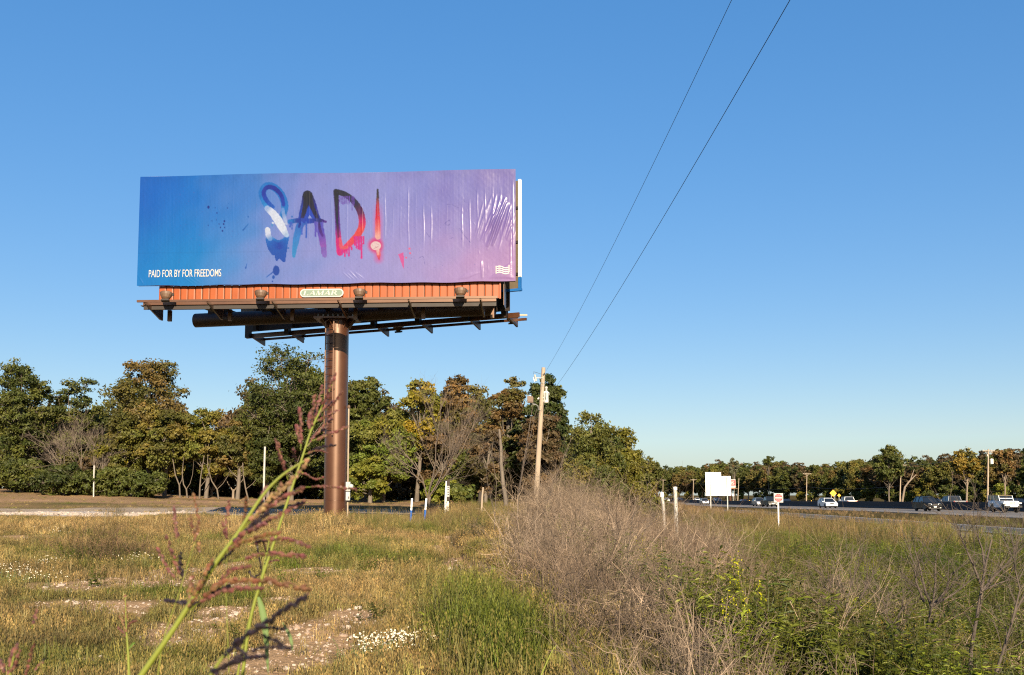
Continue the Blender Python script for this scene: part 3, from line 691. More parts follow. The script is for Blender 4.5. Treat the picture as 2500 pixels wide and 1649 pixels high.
b = MB(); b.box(F2(L2 / 2 - .1, FB - .45, .06), (L2 - .7, .05, .8), AX2); b.build('rear_apron', M['dark_steel'], root)
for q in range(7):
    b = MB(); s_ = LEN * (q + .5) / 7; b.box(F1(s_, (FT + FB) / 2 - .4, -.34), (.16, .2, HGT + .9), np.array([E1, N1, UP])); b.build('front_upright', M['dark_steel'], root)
# rear catwalk
RZ = zh(792, 43.3)
dr0, dr1 = .55, 1.5
for d_, h_, dz, ex in ((dr0, .20, .0, -.25), (dr1, .10, -.02, -.35)):
    b = MB(); b.beam(F2(-.1, RZ + dz, d_), F2(L2 + ex, RZ + dz, d_), .09, h_); b.build('rear_catwalk_rail', M['brown'], root)
b = MB(); b.beam(F2(L2 - .9, RZ + .05, dr0), F2(L2 - .1, RZ + .05, 1.0), .06, .06); b.build('rear_catwalk_rail', M['brown'], root)
for s_ in (.15, 2.35, 4.6, 6.9, 9.1, 11.4, L2 - .8):
    b = MB(); b.prism([(.35, .04), (.35, .16), (dr1 + .05, .06), (dr1 + .05, -.30)], F2(s_, RZ - .02, 0), N2, UP, E2, -.04, .04); b.build('rear_bracket', M['brown'], root)
    b = MB(); b.box(F2(s_ - .05, (RZ + FB) / 2 - .05, .42), (.22, .22, FB - RZ + .1), AX2); b.build('rear_hanger', M['dark_steel'], root)
for s_ in (2.2, 7.4, 12.9):
    lamp_head(F2(s_, RZ + .12, dr1), E2, N2, root, 1, 'rear_flood_lamp')

M['tube_brown'] = mat('shaded_tube_paint', (.07, .03, .016), .5, var=.15)  # darker copy of the brown paint, underside shade put into its colour
# ---- torsion tube on the column, cross outriggers, column
tl = P(478, 779, 43.6); trr = P(1208, 757, 40.6); tz = (tl[2] + trr[2]) / 2; tl[2] = trr[2] = tz
b = MB(); ax = (trr - tl) / np.linalg.norm(trr - tl); b.tube([tl, trr], .30, 24); b.build('torsion_tube', M['tube_brown'], root, True)
for q, f_ in enumerate((.06, .25, .44, .62, .80, .96)):
    c_ = tl + (trr - tl) * f_; sf = (c_ - A0) @ E1; pf = F1(sf, c_[2] + .33, -.3); sr = (c_ - RL) @ E2; pr = F2(sr, c_[2] + .33, -.2)
    b = MB(); b.beam(pf, pr, .22, .30); b.build('outrigger', M['dark_steel'], root)
    b = MB(); b.box(c_ + UP * .15, (.3, .4, .5)); b.build('tube_saddle', M['dark_steel'], root)
b = MB(); top_z = tz - .30
colr = .455
prof = [(colr, -.6), (colr, top_z - .45 - PZ), (colr, top_z - .02 - PZ)]
b.lathe(prof, (PX, PY, PZ), sides=40); column = b.build('column', M['brown'], root, True)
b = MB(); b.lathe([(colr + .002, 0), (colr + .007, .008), (colr + .002, .016)], (PX, PY, PZ + 1.0), sides=40); b.build('weld_seam', M['brown'], column, True)
b = MB(); b.box((PX, PY, top_z + .0), (1.75, 1.3, .07)); b.build('column_cap_plate', M['brown'], root)
for q in range(12):
    a_ = q / 12 * 6.283 + .2; d_ = np.array([math.cos(a_), math.sin(a_), 0]); t_ = np.array([-d_[1], d_[0], 0])
    b = MB(); b.prism([(colr - .02, -.36), (colr - .02, 0), (colr + .28, 0), (colr + .02, -.36)], (PX, PY, top_z - .036), d_, UP, t_, -.012, .012); b.build('cap_gusset', M['brown'], root)
for q in range(8):
    b = MB(); b.lathe([(.035, 0), (.035, .06), (.02, .06), (.02, .1)], (PX - .7 + .2 * q, PY - .58, top_z + .034), sides=6); b.build('cap_bolt', M['grey_metal'], root)
# ladder on the camera side, towards the end with the flying sheet edge
lad = bpy.data.objects.new('ladder', None); col.objects.link(lad); lad.parent = root; lad.location = (0, 0, 0)
def on_col(px_, r_): # point at radius r_ whose source column is px_
    xx = (px_ - 1250) / FPX * (PY - .4); return np.array([xx, PY - math.sqrt(max(.01, r_ * r_ - (xx - PX) ** 2)) if abs(xx - PX) < r_ else PY - .12, 0])
l0, l1 = on_col(791, .60), on_col(812.5, .60); zlo, zhi = zh(1063, PY - .5), zh(783, PY - .5)
for p_, lo in ((l0, zlo + .08), (l1, zlo)):
    b = MB(); b.box(p_ + UP * (lo + zhi) / 2, (.045, .03, zhi - lo)); b.build('ladder_rail', M['brown'], lad)
zz = zhi - .3
while zz > zlo + .12:
    b = MB(); b.tube([l0 + UP * zz, l1 + UP * zz], .014, 6); b.build('ladder_rung', M['brown'], lad); zz -= .315
for zz in (zhi - .05, zh(953, PY), zh(1011, PY), zlo + .15):
    b = MB(); b.beam(l1 + UP * zz, l1 + UP * zz + np.array([.06, .28, 0]), .03, .05); b.build('ladder_clamp', M['brown'], lad)
b = MB(); b.tube([l0 + UP * (zhi - .02), (l0 + l1) / 2 + np.array([0, -.14, zhi + .03]), l1 + np.array([.25, -.02, zhi])], .018, 6); b.build('ladder_hoop', M['brown'], lad)
# electric supply beside the column
ex_, ey_ = float((851 - 1250) / FPX * 41.3), 41.3; ez_ = float(ground(ex_, ey_))
el = thing('electric_meter', 'pale grey electric meter boxes on a thin conduit beside the brown column', 'meter', (ex_, ey_, ez_))
b = MB(); b.tube([(ex_ - .02, ey_ + .1, ez_ - .2), (ex_ - .03, ey_ + .1, zh(997, 41.3))], .035, 8); b.build('conduit', M['wood'], el, True)
b = MB(); b.lathe([(.06, 0), (.07, .05), (.05, .12), (0, .15)], (ex_ - .03, ey_ + .1, zh(997, 41.3)), sides=8); b.build('weather_head', M['rust'], el)
for (xa, xb, ya, yb) in ((845, 856, 1177, 1199), (845, 855, 1201, 1222)):
    p0, p1 = P(xa, yb, ey_), P(xb, ya, ey_); c_ = (p0 + p1) / 2; bx_ = MB(); bx_.box((c_[0], ey_ - .02, c_[2]), (p1[0] - p0[0], .16, p1[2] - p0[2])); o = bx_.build('meter_box', M['box_grey'], el)
    bx_ = MB(); bx_.box((c_[0], ey_ - .105, c_[2]), (p1[0] - p0[0] - .04, .012, p1[2] - p0[2] - .05)); bx_.build('box_door', M['white_dirty'], o)
    bx_ = MB(); bx_.box((c_[0] + .04, ey_ - .118, c_[2] - .06), (.03, .012, .09)); bx_.build('door_latch', M['black'], o)
p_ = P(858, 1188, ey_); b = MB(); b.lathe([(.10, 0), (.10, .1), (.06, .14), (0, .15)], (p_[0], ey_ - .05, p_[2]), (0, -1, 0), 12); b.build('meter_dial', M['box_grey'], el)

# ================================================================== utility pole and lines
UY = 58.0
ub = P(1306, 1292, UY); ut = P(1327, 898, UY); ubz = float(ground(ub[0], UY))
up = thing('utility_pole', 'leaning pale wooden utility pole with transformer rising from the brush', 'utility pole', (ub[0], UY, ubz))
base_ = np.array([ub[0], UY, ubz - .4])
uax = lambda py_: base_ + (ut - base_) * ((P(1250, py_, UY)[2] - base_[2]) / (ut[2] - base_[2]))
b = MB(); b.tube([base_ + (ut - base_) * t_ for t_ in np.linspace(0, 1, 9)], np.linspace(.165, .115, 9), 14); b.build('pole_shaft', M['wood'], up, True)
for py_ in (936, 943):
    c_ = uax(py_); b = MB(); b.lathe([(.133, -.02), (.133, .02)], c_, sides=14); b.build('pole_band', M['grey_metal'], up)
# cut-out fuse on a short arm
a0, a1 = uax(924), P(1309, 923, UY - .1); b = MB(); b.beam(a0 + [0, -.12, 0], a1, .04, .04); b.build('fuse_arm', M['white_dirty'], up)
fo = P(1306, 923, UY - .1); b = MB(); b.tube([P(1305.5, 915, UY - .1), P(1309, 931, UY - .1)], [.05, .07], 8); fz = b.build('fuse_insulator', M['white_dirty'], up, True)
b = MB(); b.tube([P(1302, 922, UY - .15), P(1305, 932, UY - .15)], .022, 6); b.build('fuse_barrel', M['white'], fz)
b = MB(); b.tube([P(1303, 914, UY - .1), P(1303, 908, UY - .1), P(1313, 911, UY), P(1322, 914, UY)], .012, 5); b.build('jumper_wire', M['wire'], up)
b = MB(); b.beam(uax(917) + [0, -.13, 0], uax(914) + [.1, -.13, 0.05], .05, .08); b.build('pole_clamp', M['black'], up)
# transformer can
tc_ = P(1333, 972, UY - .05); sc = UY / FPX; th = 24 * sc
b = MB(); b.lathe([(.12, -th / 2), (6.6 * sc, -th / 2 + .02), (6.6 * sc, th / 2), (7.4 * sc, th / 2 + .01), (7.4 * sc, th / 2 + .05), (3.0 * sc, th / 2 + .10), (0, th / 2 + .11)], tc_, sides=20); tr_ = b.build('transformer', M['white'], up, True)
for q in range(3):
    b = MB(); b.box(tc_ + [-.20, -.02, -.18 + q * .2], (.16, .08, .05)); b.build('transformer_lug', M['grey_metal'], tr_)
b = MB(); b.lathe([(.05, 0), (.075, .03), (.05, .06), (.075, .09), (.05, .12), (.06, .16), (.085, .2), (.085, .26), (.03, .3), (0, .3)], tc_ + [.02, 0, th / 2 + .08], sides=10); b.build('bushing', M['white_dirty'], tr_, True)
b = MB(); b.tube([P(1333, 957, UY - .25), P(1333, 966, UY - .25), P(1332, 975, UY - .25)], .02, 6); b.build('arrester', M['black'], tr_)
b = MB(); b.lathe([(.04, 0), (.05, .1), (.03, .14), (0, .14)], tc_ + [.17, -.03, .16], sides=8); b.build('tap_handle', M['grey_metal'], tr_)
# flood light on a bent arm
b = MB(); b.tube([uax(1003) + [-.05, -.1, 0], P(1314.5, 1000, UY - .2), P(1313, 992, UY - .25), P(1308, 988, UY - .3), P(1300, 987, UY - .35), P(1294, 985.5, UY - .35)], .035, 8); b.build('lamp_arm', M['grey_metal'], up, True)
q0, q1 = P(1287, 984, UY - .4), P(1302, 968, UY - .4)
b = MB(); cx_, cz_ = (q0[0] + q1[0]) / 2, (q0[2] + q1[2]) / 2; w_, h_ = q1[0] - q0[0], q1[2] - q0[2]
b.add([[cx_ - w_ * .47, UY - .6, cz_ - h_ / 2], [cx_ + w_ * .45, UY - .6, cz_ - h_ / 2], [cx_ + w_ * .5, UY - .6, cz_ + h_ * .2], [cx_ + w_ * .42, UY - .6, cz_ + h_ * .45], [cx_ - w_ * .5, UY - .6, cz_ + h_ / 2],
       [cx_ - w_ * .40, UY - .25, cz_ - h_ / 2], [cx_ + w_ * .38, UY - .25, cz_ - h_ / 2], [cx_ + w_ * .42, UY - .25, cz_ + h_ * .15], [cx_ + w_ * .36, UY - .25, cz_ + h_ * .4], [cx_ - w_ * .42, UY - .25, cz_ + h_ * .42]],
      [[0, 1, 2, 3, 4], [9, 8, 7, 6, 5], [0, 5, 6, 1], [1, 6, 7, 2], [2, 7, 8, 3], [3, 8, 9, 4], [4, 9, 5, 0]])
fl = b.build('flood_lamp', M['rust'], up)
b = MB(); b.lathe([(.035, 0), (.05, .04), (0, .07)], (cx_, UY - .42, cz_ + h_ / 2), sides=8); b.build('photocell', M['white'], fl)
b = MB(); b.box((cx_ - .02, UY - .615, cz_ - .02), (w_ * .8, .02, h_ * .62)); b.build('lamp_door', M['rust'], fl)
b = MB(); b.beam(uax(972) + [-.15, -.12, 0], P(1313, 975, UY - .1), .06, .06); b.build('insulator_stub', M['white'], up)

def span(name, p0, p1, sag, r, label, n=40):
    tt = np.linspace(0, 1, n); pts = p0 + (p1 - p0) * tt[:, None]; pts[:, 2] -= 4 * sag * tt * (1 - tt)
    b = MB(); b.tube(pts, r, 5); o = b.build(name, M['wire'], None, True); return tag(o, label, 'wire', 'overhead power lines')
w0 = P(1333, 906, UY); q_ = P(1738, 0, 18.3); span_end = w0 + (q_ - w0) * ((UY + 26) / (UY - 18.3)); span_end[2] += 1.0
span('power_line', w0, span_end, 1.25, .0052, 'thin overhead wire starting at the top of the wooden pole')
w1 = P(1327, 984, UY - .1); q_ = P(1866, 0, 15.2); span_end = w1 + (q_ - w1) * ((UY + 26) / (UY - 15.2)); span_end[2] += 1.2
span('power_line', w1, span_end, 1.3, .006, 'thin overhead wire starting beside the transformer of the wooden pole')

# ================================================================== posts and markers in the field
def marker(px_, ytop, ybot, label, dx):
    g_ = G(px_, ybot + 6); Yd = g_[1]; s = Yd / FPX; top_ = P(px_ + dx, ytop, Yd); bot_ = np.array([P(px_, ybot, Yd)[0], Yd, g_[2] - .1]); w_ = 5 * s
    t_ = thing('utility_marker', label, 'marker post', g_, 'blue and white marker posts')
    mid = bot_ + (top_ - bot_) * .60; ax_ = (top_ - bot_) / np.linalg.norm(top_ - bot_)
    b = MB(); b.tube([bot_, mid], w_ / 2, 12); b.build('marker_base', M['blue_marker'], t_, True)
    b = MB(); b.tube([mid + ax_ * .004, top_ - ax_ * .03, top_], [w_ / 2, w_ / 2, w_ / 2 * .7], 12); b.build('marker_top', M['white'], t_, True)
    b = MB(); b.lathe([(w_ / 2 + .004, -.02), (w_ / 2 + .004, .02)], mid + ax_ * .12, ax_, 12); b.build('marker_band', M['white_dirty'], t_)
marker(1001, 1217, 1279, 'blue marker post with white top, the one closer to the billboard column', 5)
marker(1035, 1217, 1276, 'blue marker post with white top, the one closer to the white double post', 6)
def post(name, pts_px, Yd, r_, mt, label, cat, group=None, sides=10, extra=None):
    gx, gy = P(pts_px[0][0], pts_px[0][1], Yd)[0], Yd; gz = float(ground(gx, gy)); t_ = thing(name, label, cat, (gx, gy, gz), group)
    pts = [np.array([gx, gy, gz - .25])] + [P(x_, y_, Yd) for x_, y_ in pts_px[1:]]
    b = MB(); b.tube(pts, r_, sides); b.build('post_shaft', M[mt], t_, True); return t_
Yw = G(1090, 1268)[1]
t_ = post('double_post', [(1087, 1262), (1088, 1220), (1090.5, 1175)], Yw, .055, 'white', 'white double post carrying a dark lettered plate above the grass', 'sign post')
b = MB(); p0, p1 = P(1092, 1262, Yw - .05), P(1095.5, 1178, Yw - .05); b.tube([p0 + [0, 0, -.3], p1], .05, 10); b.build('second_shaft', M['white'], t_, True)
b = MB(); c0 = P(1094.5, 1198, Yw - .15); b.box(c0, (.14, .03, 50 * Yw / FPX)); pl = b.build('marker_plate', M['wood_dark'], t_)
b = MB(); c0 = P(1094.3, 1200, Yw - .17); b.box(c0, (.12, .02, 26 * Yw / FPX)); b.build('plate_label', M['box_grey'], pl)
for q in range(4):
    b = MB(); c0 = P(1094.3, 1190 + q * 6, Yw - .182); b.box(c0, (.07, .006, .05)); b.build('label_mark', M['black'], pl)
post('survey_stake', [(1175, 1250), (1177, 1215), (1179.5, 1190)], G(1175, 1258)[1], .05, 'wood', 'short leaning weathered stake beside the dark stump in tall grass', 'stake')
Ys = G(1169, 1244)[1] + 1
st_ = thing('dead_stump', 'dark rotten stump standing behind the leaning stake', 'stump', (P(1169, 1240, Ys)[0], Ys, float(ground(P(1169, 1240, Ys)[0], Ys))))
b = MB(); p0, p1 = P(1168, 1250, Ys), P(1172, 1200, Ys); b.tube([p0 - [0, 0, .3], p0 + (p1 - p0) * .5 + [.06, 0, 0], p1], [.20, .15, .08], 9); b.build('stump_wood', M['wood_dark'], st_)
b = MB(); b.tube([p0 + (p1 - p0) * .55, P(1181, 1218, Ys), P(1182, 1212, Ys)], [.07, .05, .03], 7); b.build('stump_snag', M['wood_dark'], st_)
post('short_post', [(1071, 1252), (1071, 1242), (1071, 1236)], G(1071, 1254)[1], .05, 'white_dirty', 'tiny pale stub of a post in grass before the double post', 'post')
post('white_post', [(644, 1214), (645, 1150), (647, 1091)], 84.0, .085, 'white_dirty', 'tall white post in front of dark trees beyond the gravel track', 'post')
post('white_post', [(229, 1203), (229, 1170), (230, 1137)], 86.3, .06, 'white_dirty', 'white post before the low dark hedge and leaning bare tree', 'post')
t_ = post('vent_pipe', [(1624, 1290), (1620, 1240), (1616, 1207)], 56.0, .085, 'white_dirty', 'thin pale pipe leaning in the weeds beside the straight white pipe', 'pipe', 'white pipes by the ditch')
b = MB(); b.lathe([(.1, -.05), (.1, .2), (.06, .22), (0, .22)], P(1616, 1212, 56), sides=10); b.build('pipe_cap', M['white'], t_)
t_ = post('vent_pipe', [(1652, 1296), (1650, 1240), (1648, 1191)], 55.0, .105, 'white_dirty', 'straight thicker white pipe standing in the weeds beside the willow', 'pipe', 'white pipes by the ditch')
b = MB(); b.lathe([(.115, -.04), (.115, .1), (0, .12)], P(1648, 1194, 55), sides=10); b.build('pipe_cap', M['white'], t_)

# ================================================================== signs
M['sign_red'] = mat('sign_red', (.60, .008, .02), .4, var=.06)
M['sign_yellow'] = mat('sign_yellow', (.80, .36, .005), .4, var=.05)
M['alum'] = mat('sheet_aluminium', (.86, .86, .84), .45, var=.04)
def disc(r_, n_=28): return [(r_ * math.cos(t_), r_ * math.sin(t_)) for t_ in np.linspace(0, 2 * math.pi, n_, endpoint=False)]
EX, EZ, EY = np.array([1.0, 0, 0]), np.array([0, 0, 1.0]), np.array([0, -1.0, 0])
YS = 86.0; sx_ = P(1900.5, 1216, YS); sgz = float(ground(sx_[0], YS)); S = YS / FPX
sg = thing('do_not_enter_sign', 'square white sign with red disc reading DO NOT ENTER on white post', 'road sign', (sx_[0], YS, sgz))
b = MB(); b.box((sx_[0] - .02, YS + .05, (sgz + sx_[2]) / 2 - .1), (.11, .07, sx_[2] - sgz + .3)); b.build('sign_post', M['white'], sg)
hw_ = 11.2 * S; b = MB(); b.box(sx_, (2 * hw_, .02, 2 * hw_)); sp = b.build('sign_panel', M['print_white'], sg)
b = MB(); b.prism(disc(9.6 * S), sx_, EX, EZ, EY, .014, .02); dsc = b.build('red_disc', M['sign_red'], sp)
b = MB(); b.box(sx_ + [0, -.024, .0], (16.5 * S, .006, 3.0 * S)); b.build('white_bar', M['print_white'], dsc)
for wd, zz, tw in (('DO NOT', 3.6, 12.6), ('ENTER', -6.6, 11.2)):
    letters(wd, tw * S, 2.7 * S, lambda x, y, d, zz=zz, tw=tw: sx_ + np.array([-tw * S / 2 + x, -.024 - d, zz * S + y]), M['print_white'], dsc, bold=.0, name='sign_letter')
for zz in (8.2, -8.6):
    b = MB(); b.lathe([(.02, 0), (.02, .012), (0, .014)], sx_ + [0, -.02, zz * S], (0, -1, 0), 8); b.build('sign_bolt', M['grey_metal'], sp)

YG = 168.0; S = YG / FPX
gx = P(1754, 1200, YG)[0]; gsg = thing('highway_sign', 'big blank white back of a highway panel on two grey posts', 'road sign', (gx, YG, float(ground(gx, YG))))
for xa, xb, ya, yb, nm in ((1723, 1760, 1153.5, 1211, 'sign_panel'), (1760.3, 1784, 1163, 1211, 'sign_panel')):
    p0, p1 = P(xa, yb, YG), P(xb, ya, YG); c_ = (p0 + p1) / 2
    b = MB(); b.box(c_, (p1[0] - p0[0], .05, p1[2] - p0[2])); b.build(nm, M['alum'], gsg)
for x_, yt in ((1734, 1165), (1775, 1165)):
    p1 = P(x_, yt, YG - .15); gz = float(ground(p1[0], YG)); b = MB(); b.box((p1[0], YG - .16, (gz + p1[2]) / 2 - .2), (.16, .2, p1[2] - gz + .4)); b.build('sign_post', M['grey_metal'], gsg)
for x_ in (1731, 1752.5):
    p0, p1 = P(x_, 1210, YG), P(x_, 1154.5, YG); b = MB(); b.box((p0[0], YG - .03, (p0[2] + p1[2]) / 2), (.03, .02, p1[2] - p0[2])); b.build('panel_seam', M['grey_metal'], gsg)

YB = 420.0; S = YB / FPX; c_ = P(1783, 1181, YB); bs = thing('red_hoarding', 'red and white advertising hoarding peeping out behind the blank highway panel', 'hoarding', (c_[0], YB, float(ground(c_[0], YB))))
b = MB(); b.box(c_, (25 * S, .4, 20 * S)); bp_ = b.build('hoarding_panel', M['print_white'], bs)
b = MB(); b.box(c_ + [0, -.23, 1.5 * S], (24 * S, .04, 13 * S)); b.build('red_field', M['sign_red'], bp_)
letters('INS', 19 * S, 7 * S, lambda x, y, d: c_ + np.array([-9.5 * S + x, -.27 - d, -2.2 * S + y]), M['print_white'], bp_, bold=.02, name='hoarding_letter')
b = MB(); b.box(c_ + [-2 * S, -.1, -11.5 * S], (24 * S, .5, 3 * S)); b.build('hoarding_apron', M['apron'], bs)
b = MB(); b.tube([(c_[0], YB + .6, float(ground(c_[0], YB)) - .5), (c_[0], YB + .6, c_[2] - 10 * S)], .5, 10); b.build('hoarding_column', M['brown'], bs)
b = MB(); b.beam(c_ + [-12 * S, -.9, -12.5 * S], c_ + [16 * S, -.9, -12.5 * S], .3, .25); b.build('hoarding_catwalk', M['brown'], bs)
def diamond(px_, py_, r_px, Yd, label, arrow, legs):
    S = Yd / FPX; c_ = P(px_, py_, Yd); gz = float(ground(c_[0], Yd)); t_ = thing('warning_sign', label, 'road sign', (c_[0], Yd, gz), 'yellow warning signs')
    r_ = r_px * S; b = MB(); b.prism([(r_, 0), (0, r_), (-r_, 0), (0, -r_)], c_, EX, EZ, EY, 0, .03); pn = b.build('sign_panel', M['sign_yellow'], t_)
    for dx in legs:
        b = MB(); b.box((c_[0] + dx * S, Yd + .08, (gz + c_[2]) / 2 - r_ * .3), (.09, .07, c_[2] - gz - r_ * .2)); b.build('sign_post', M['grey_metal'], t_)
    if arrow:
        b = MB(); b.box(c_ + [0, -.035, -.05], (.10, .008, r_ * .8)); b.build('sign_arrow', M['black'], pn)
diamond(2034, 1204.5, 8.4, 200, 'larger yellow diamond warning sign beyond the barrier', False, (-4.5, 4))
diamond(2048.5, 1210, 4.4, 203, 'smaller yellow diamond warning sign with dark arrow beyond the barrier', True, (0,))
S = 300 / FPX; c_ = P(1790, 1209, 300); gz = float(ground(c_[0], 300)); t_ = thing('speed_sign', 'small white rectangular sign on thin post below the red hoarding', 'road sign', (c_[0], 300, gz))
b = MB(); b.box(c_, (4.4 * S, .05, 5.6 * S)); b.build('sign_panel', M['white'], t_); b = MB(); b.box((c_[0], 300.1, (gz + c_[2]) / 2), (.12, .08, c_[2] - gz)); b.build('sign_post', M['grey_metal'], t_)

# ---- distant utility poles along the far carriageway
def far_pole(px_, ytop, Yd, label, arm=True, can=False, pxb=None):
    top_ = P(px_, ytop, Yd); gx = P(pxb or px_, 1224, Yd)[0]; gz = float(ground(gx, Yd)); t_ = thing('roadside_pole', label, 'utility pole', (gx, Yd, gz), 'power poles beyond the highway')
    b = MB(); b.tube([(gx, Yd, gz - .3), top_], [.20, .14], 8); b.build('pole_shaft', M['wood'], t_, True)
    if arm:
        b = MB(); b.box(top_ + [0, -.15, -.35], (arm, .12, .14)); ca = b.build('cross_arm', M['wood'], t_)
        for s_ in (-.46, -.2, .2, .46):
            b = MB(); b.lathe([(.05, 0), (.07, .1), (.03, .2)], top_ + [s_ * arm, -.15, -.28], sides=6); b.build('insulator', M['white_dirty'], ca)
        for s_ in (-1, 1):
            b = MB(); b.beam(top_ + [s_ * arm * .3, -.15, -.40], top_ + [0, -.15, -1.05], .05, .05); b.build('arm_brace', M['wood'], t_)
    if can:
        b = MB(); b.lathe([(.28, -.5), (.33, -.45), (.33, .4), (.36, .45), (0, .55)], top_ + [.5, -.1, -2.4], sides=12); b.build('transformer', M['white'], t_, True)
        b = MB(); b.lathe([(.1, -.2), (.1, .2)], top_ + [-.3, -.1, -1.2], sides=8); b.build('fuse', M['white_dirty'], t_)
    return top_
tops = [far_pole(2413, 1097, 200, 'tall far pole with crossarm and white can-shaped transformer', 2.4, True, 2410.5), far_pole(2200, 1133, 286, 'far crossarm pole next to the leaning bare forked tree', 2.9, pxb=2196.5),
        far_pole(1970, 1155, 372, 'far crossarm pole between the white estate car and the red-disc sign', 3.0, pxb=1968.5), far_pole(1829, 1169, 470, 'far crossarm pole just behind the pale armless pole', 3.2, pxb=1828),
        far_pole(1693, 1170, 520, 'far crossarm pole beside the blank highway panel', 3.0, pxb=1692), far_pole(1619, 1171, 560, 'farthest crossarm pole above the small white hatchback', 2.8, pxb=1618)]
far_pole(1804, 1168, 430, 'pale armless pole beside the red hoarding', 0, pxb=1801)
for (p0, p1) in zip(tops[:-1], tops[1:]):
    pass
wires = [(tops[5] + [.9, 0, -2.5], tops[4] + [.9, 0, -2.0], 'low cable between the two farthest crossarm poles'), (tops[4] + [0, 0, -1.6], tops[3] + [0, 0, -4.0], 'sagging cable passing behind the blank highway panel'),
         (tops[3] + [0, 0, -4.0], tops[2] + [0, 0, -5.0], 'sagging cable across the brown woods to the pole by the estate car'), (tops[2] + [0, 0, -5.0], tops[1] + [0, 0, -6], 'low cable ending at the pole by the leaning forked tree'),
         (tops[1] + [.6, 0, -.2], tops[0] + [.6, 0, -.2], 'cable arriving at the tall pole with the white transformer can')]
for p0, p1, lb in wires:
    tt = np.linspace(0, 1, 16); pts = p0 + (p1 - p0) * tt[:, None]; pts[:, 2] -= 4 * .9 * tt * (1 - tt); b = MB(); b.tube(pts, .035, 4); tag(b.build('roadside_cable', M['wire'], None), lb, 'cable', 'cables beyond the highway')

# ================================================================== vehicles
M['tyre'] = mat('tyre_rubber', (.013, .013, .014), .8, var=.2); M['rim'] = mat('alloy_rim', (.42, .42, .43), .3, metal=.8, var=.08)
M['glass'] = glass_mat('car_glass'); M['headlamp'] = mat('headlamp_lens', (.82, .82, .80), .12, var=.05, coat=.6); M['tail'] = mat('tail_lamp', (.42, .01, .012), .2, var=.05)
M['trimblack'] = mat('black_trim', (.018, .018, .019), .5, var=.1); M['chrome'] = mat('bright_chrome', (.72, .72, .72), .12, metal=1, var=.03); M['plate'] = mat('number_plate', (.75, .75, .73), .5, var=.05)
M['tan_top'] = mat('tan_canvas_top', (.44, .33, .14), .8, var=.1)
def paint(n, c, metal=0.0): return mat('paint_' + n, c, .35, metal, var=.04, coat=.5 if max(c) > .05 else .02, spec=.5 if max(c) > .05 else .1)
PA = dict(black=paint('black', (.010, .011, .013)), white=paint('white', (.78, .78, .77)), silver=paint('silver', (.46, .47, .49), .4), navy=paint('navy', (.018, .026, .055)), green=paint('dark_green', (.014, .02, .02)),
          maroon=paint('maroon', (.10, .012, .014)), blue=paint('blue', (.03, .06, .16)), pewter=paint('pewter', (.30, .31, .33), .4))

def car_body(b, side, hw, taper=.86, lean=.03):
    """side = outline (y, z) of the lower body, front at y=0 and rear at y=-len; section rounded at the flanks"""
    side = np.array(side, float); n = len(side); V = []; c = side.mean(0)
    xs_ = [(-hw, .93), (-hw * .985, .975), (-hw * taper, 1.0), (hw * taper, 1.0), (hw * .985, .975), (hw, .93)]
    for x_, k_ in xs_:
        s_ = c + (side - c) * np.array([k_, k_ if k_ > .98 else k_ * .99]); V += [[x_, y_, z_] for y_, z_ in s_]
    F = [list(range(n)), list(range(5 * n, 6 * n))[::-1]]
    for k_ in range(5):
        for i_ in range(n): F.append([k_ * n + i_, (k_ + 1) * n + i_, (k_ + 1) * n + (i_ + 1) % n, k_ * n + (i_ + 1) % n])
    b.add(V, F)

def slab(b, q4, t=.012):
    """thin plate from four corners, thickened along its normal"""
    q = np.array(q4, float); n_ = np.cross(q[1] - q[0], q[3] - q[0]); n_ = n_ / np.linalg.norm(n_) * t
    b.add(np.vstack([q - n_ * .2, q + n_]), [[3, 2, 1, 0], [4, 5, 6, 7], [0, 1, 5, 4], [1, 2, 6, 5], [2, 3, 7, 6], [3, 0, 4, 7]])

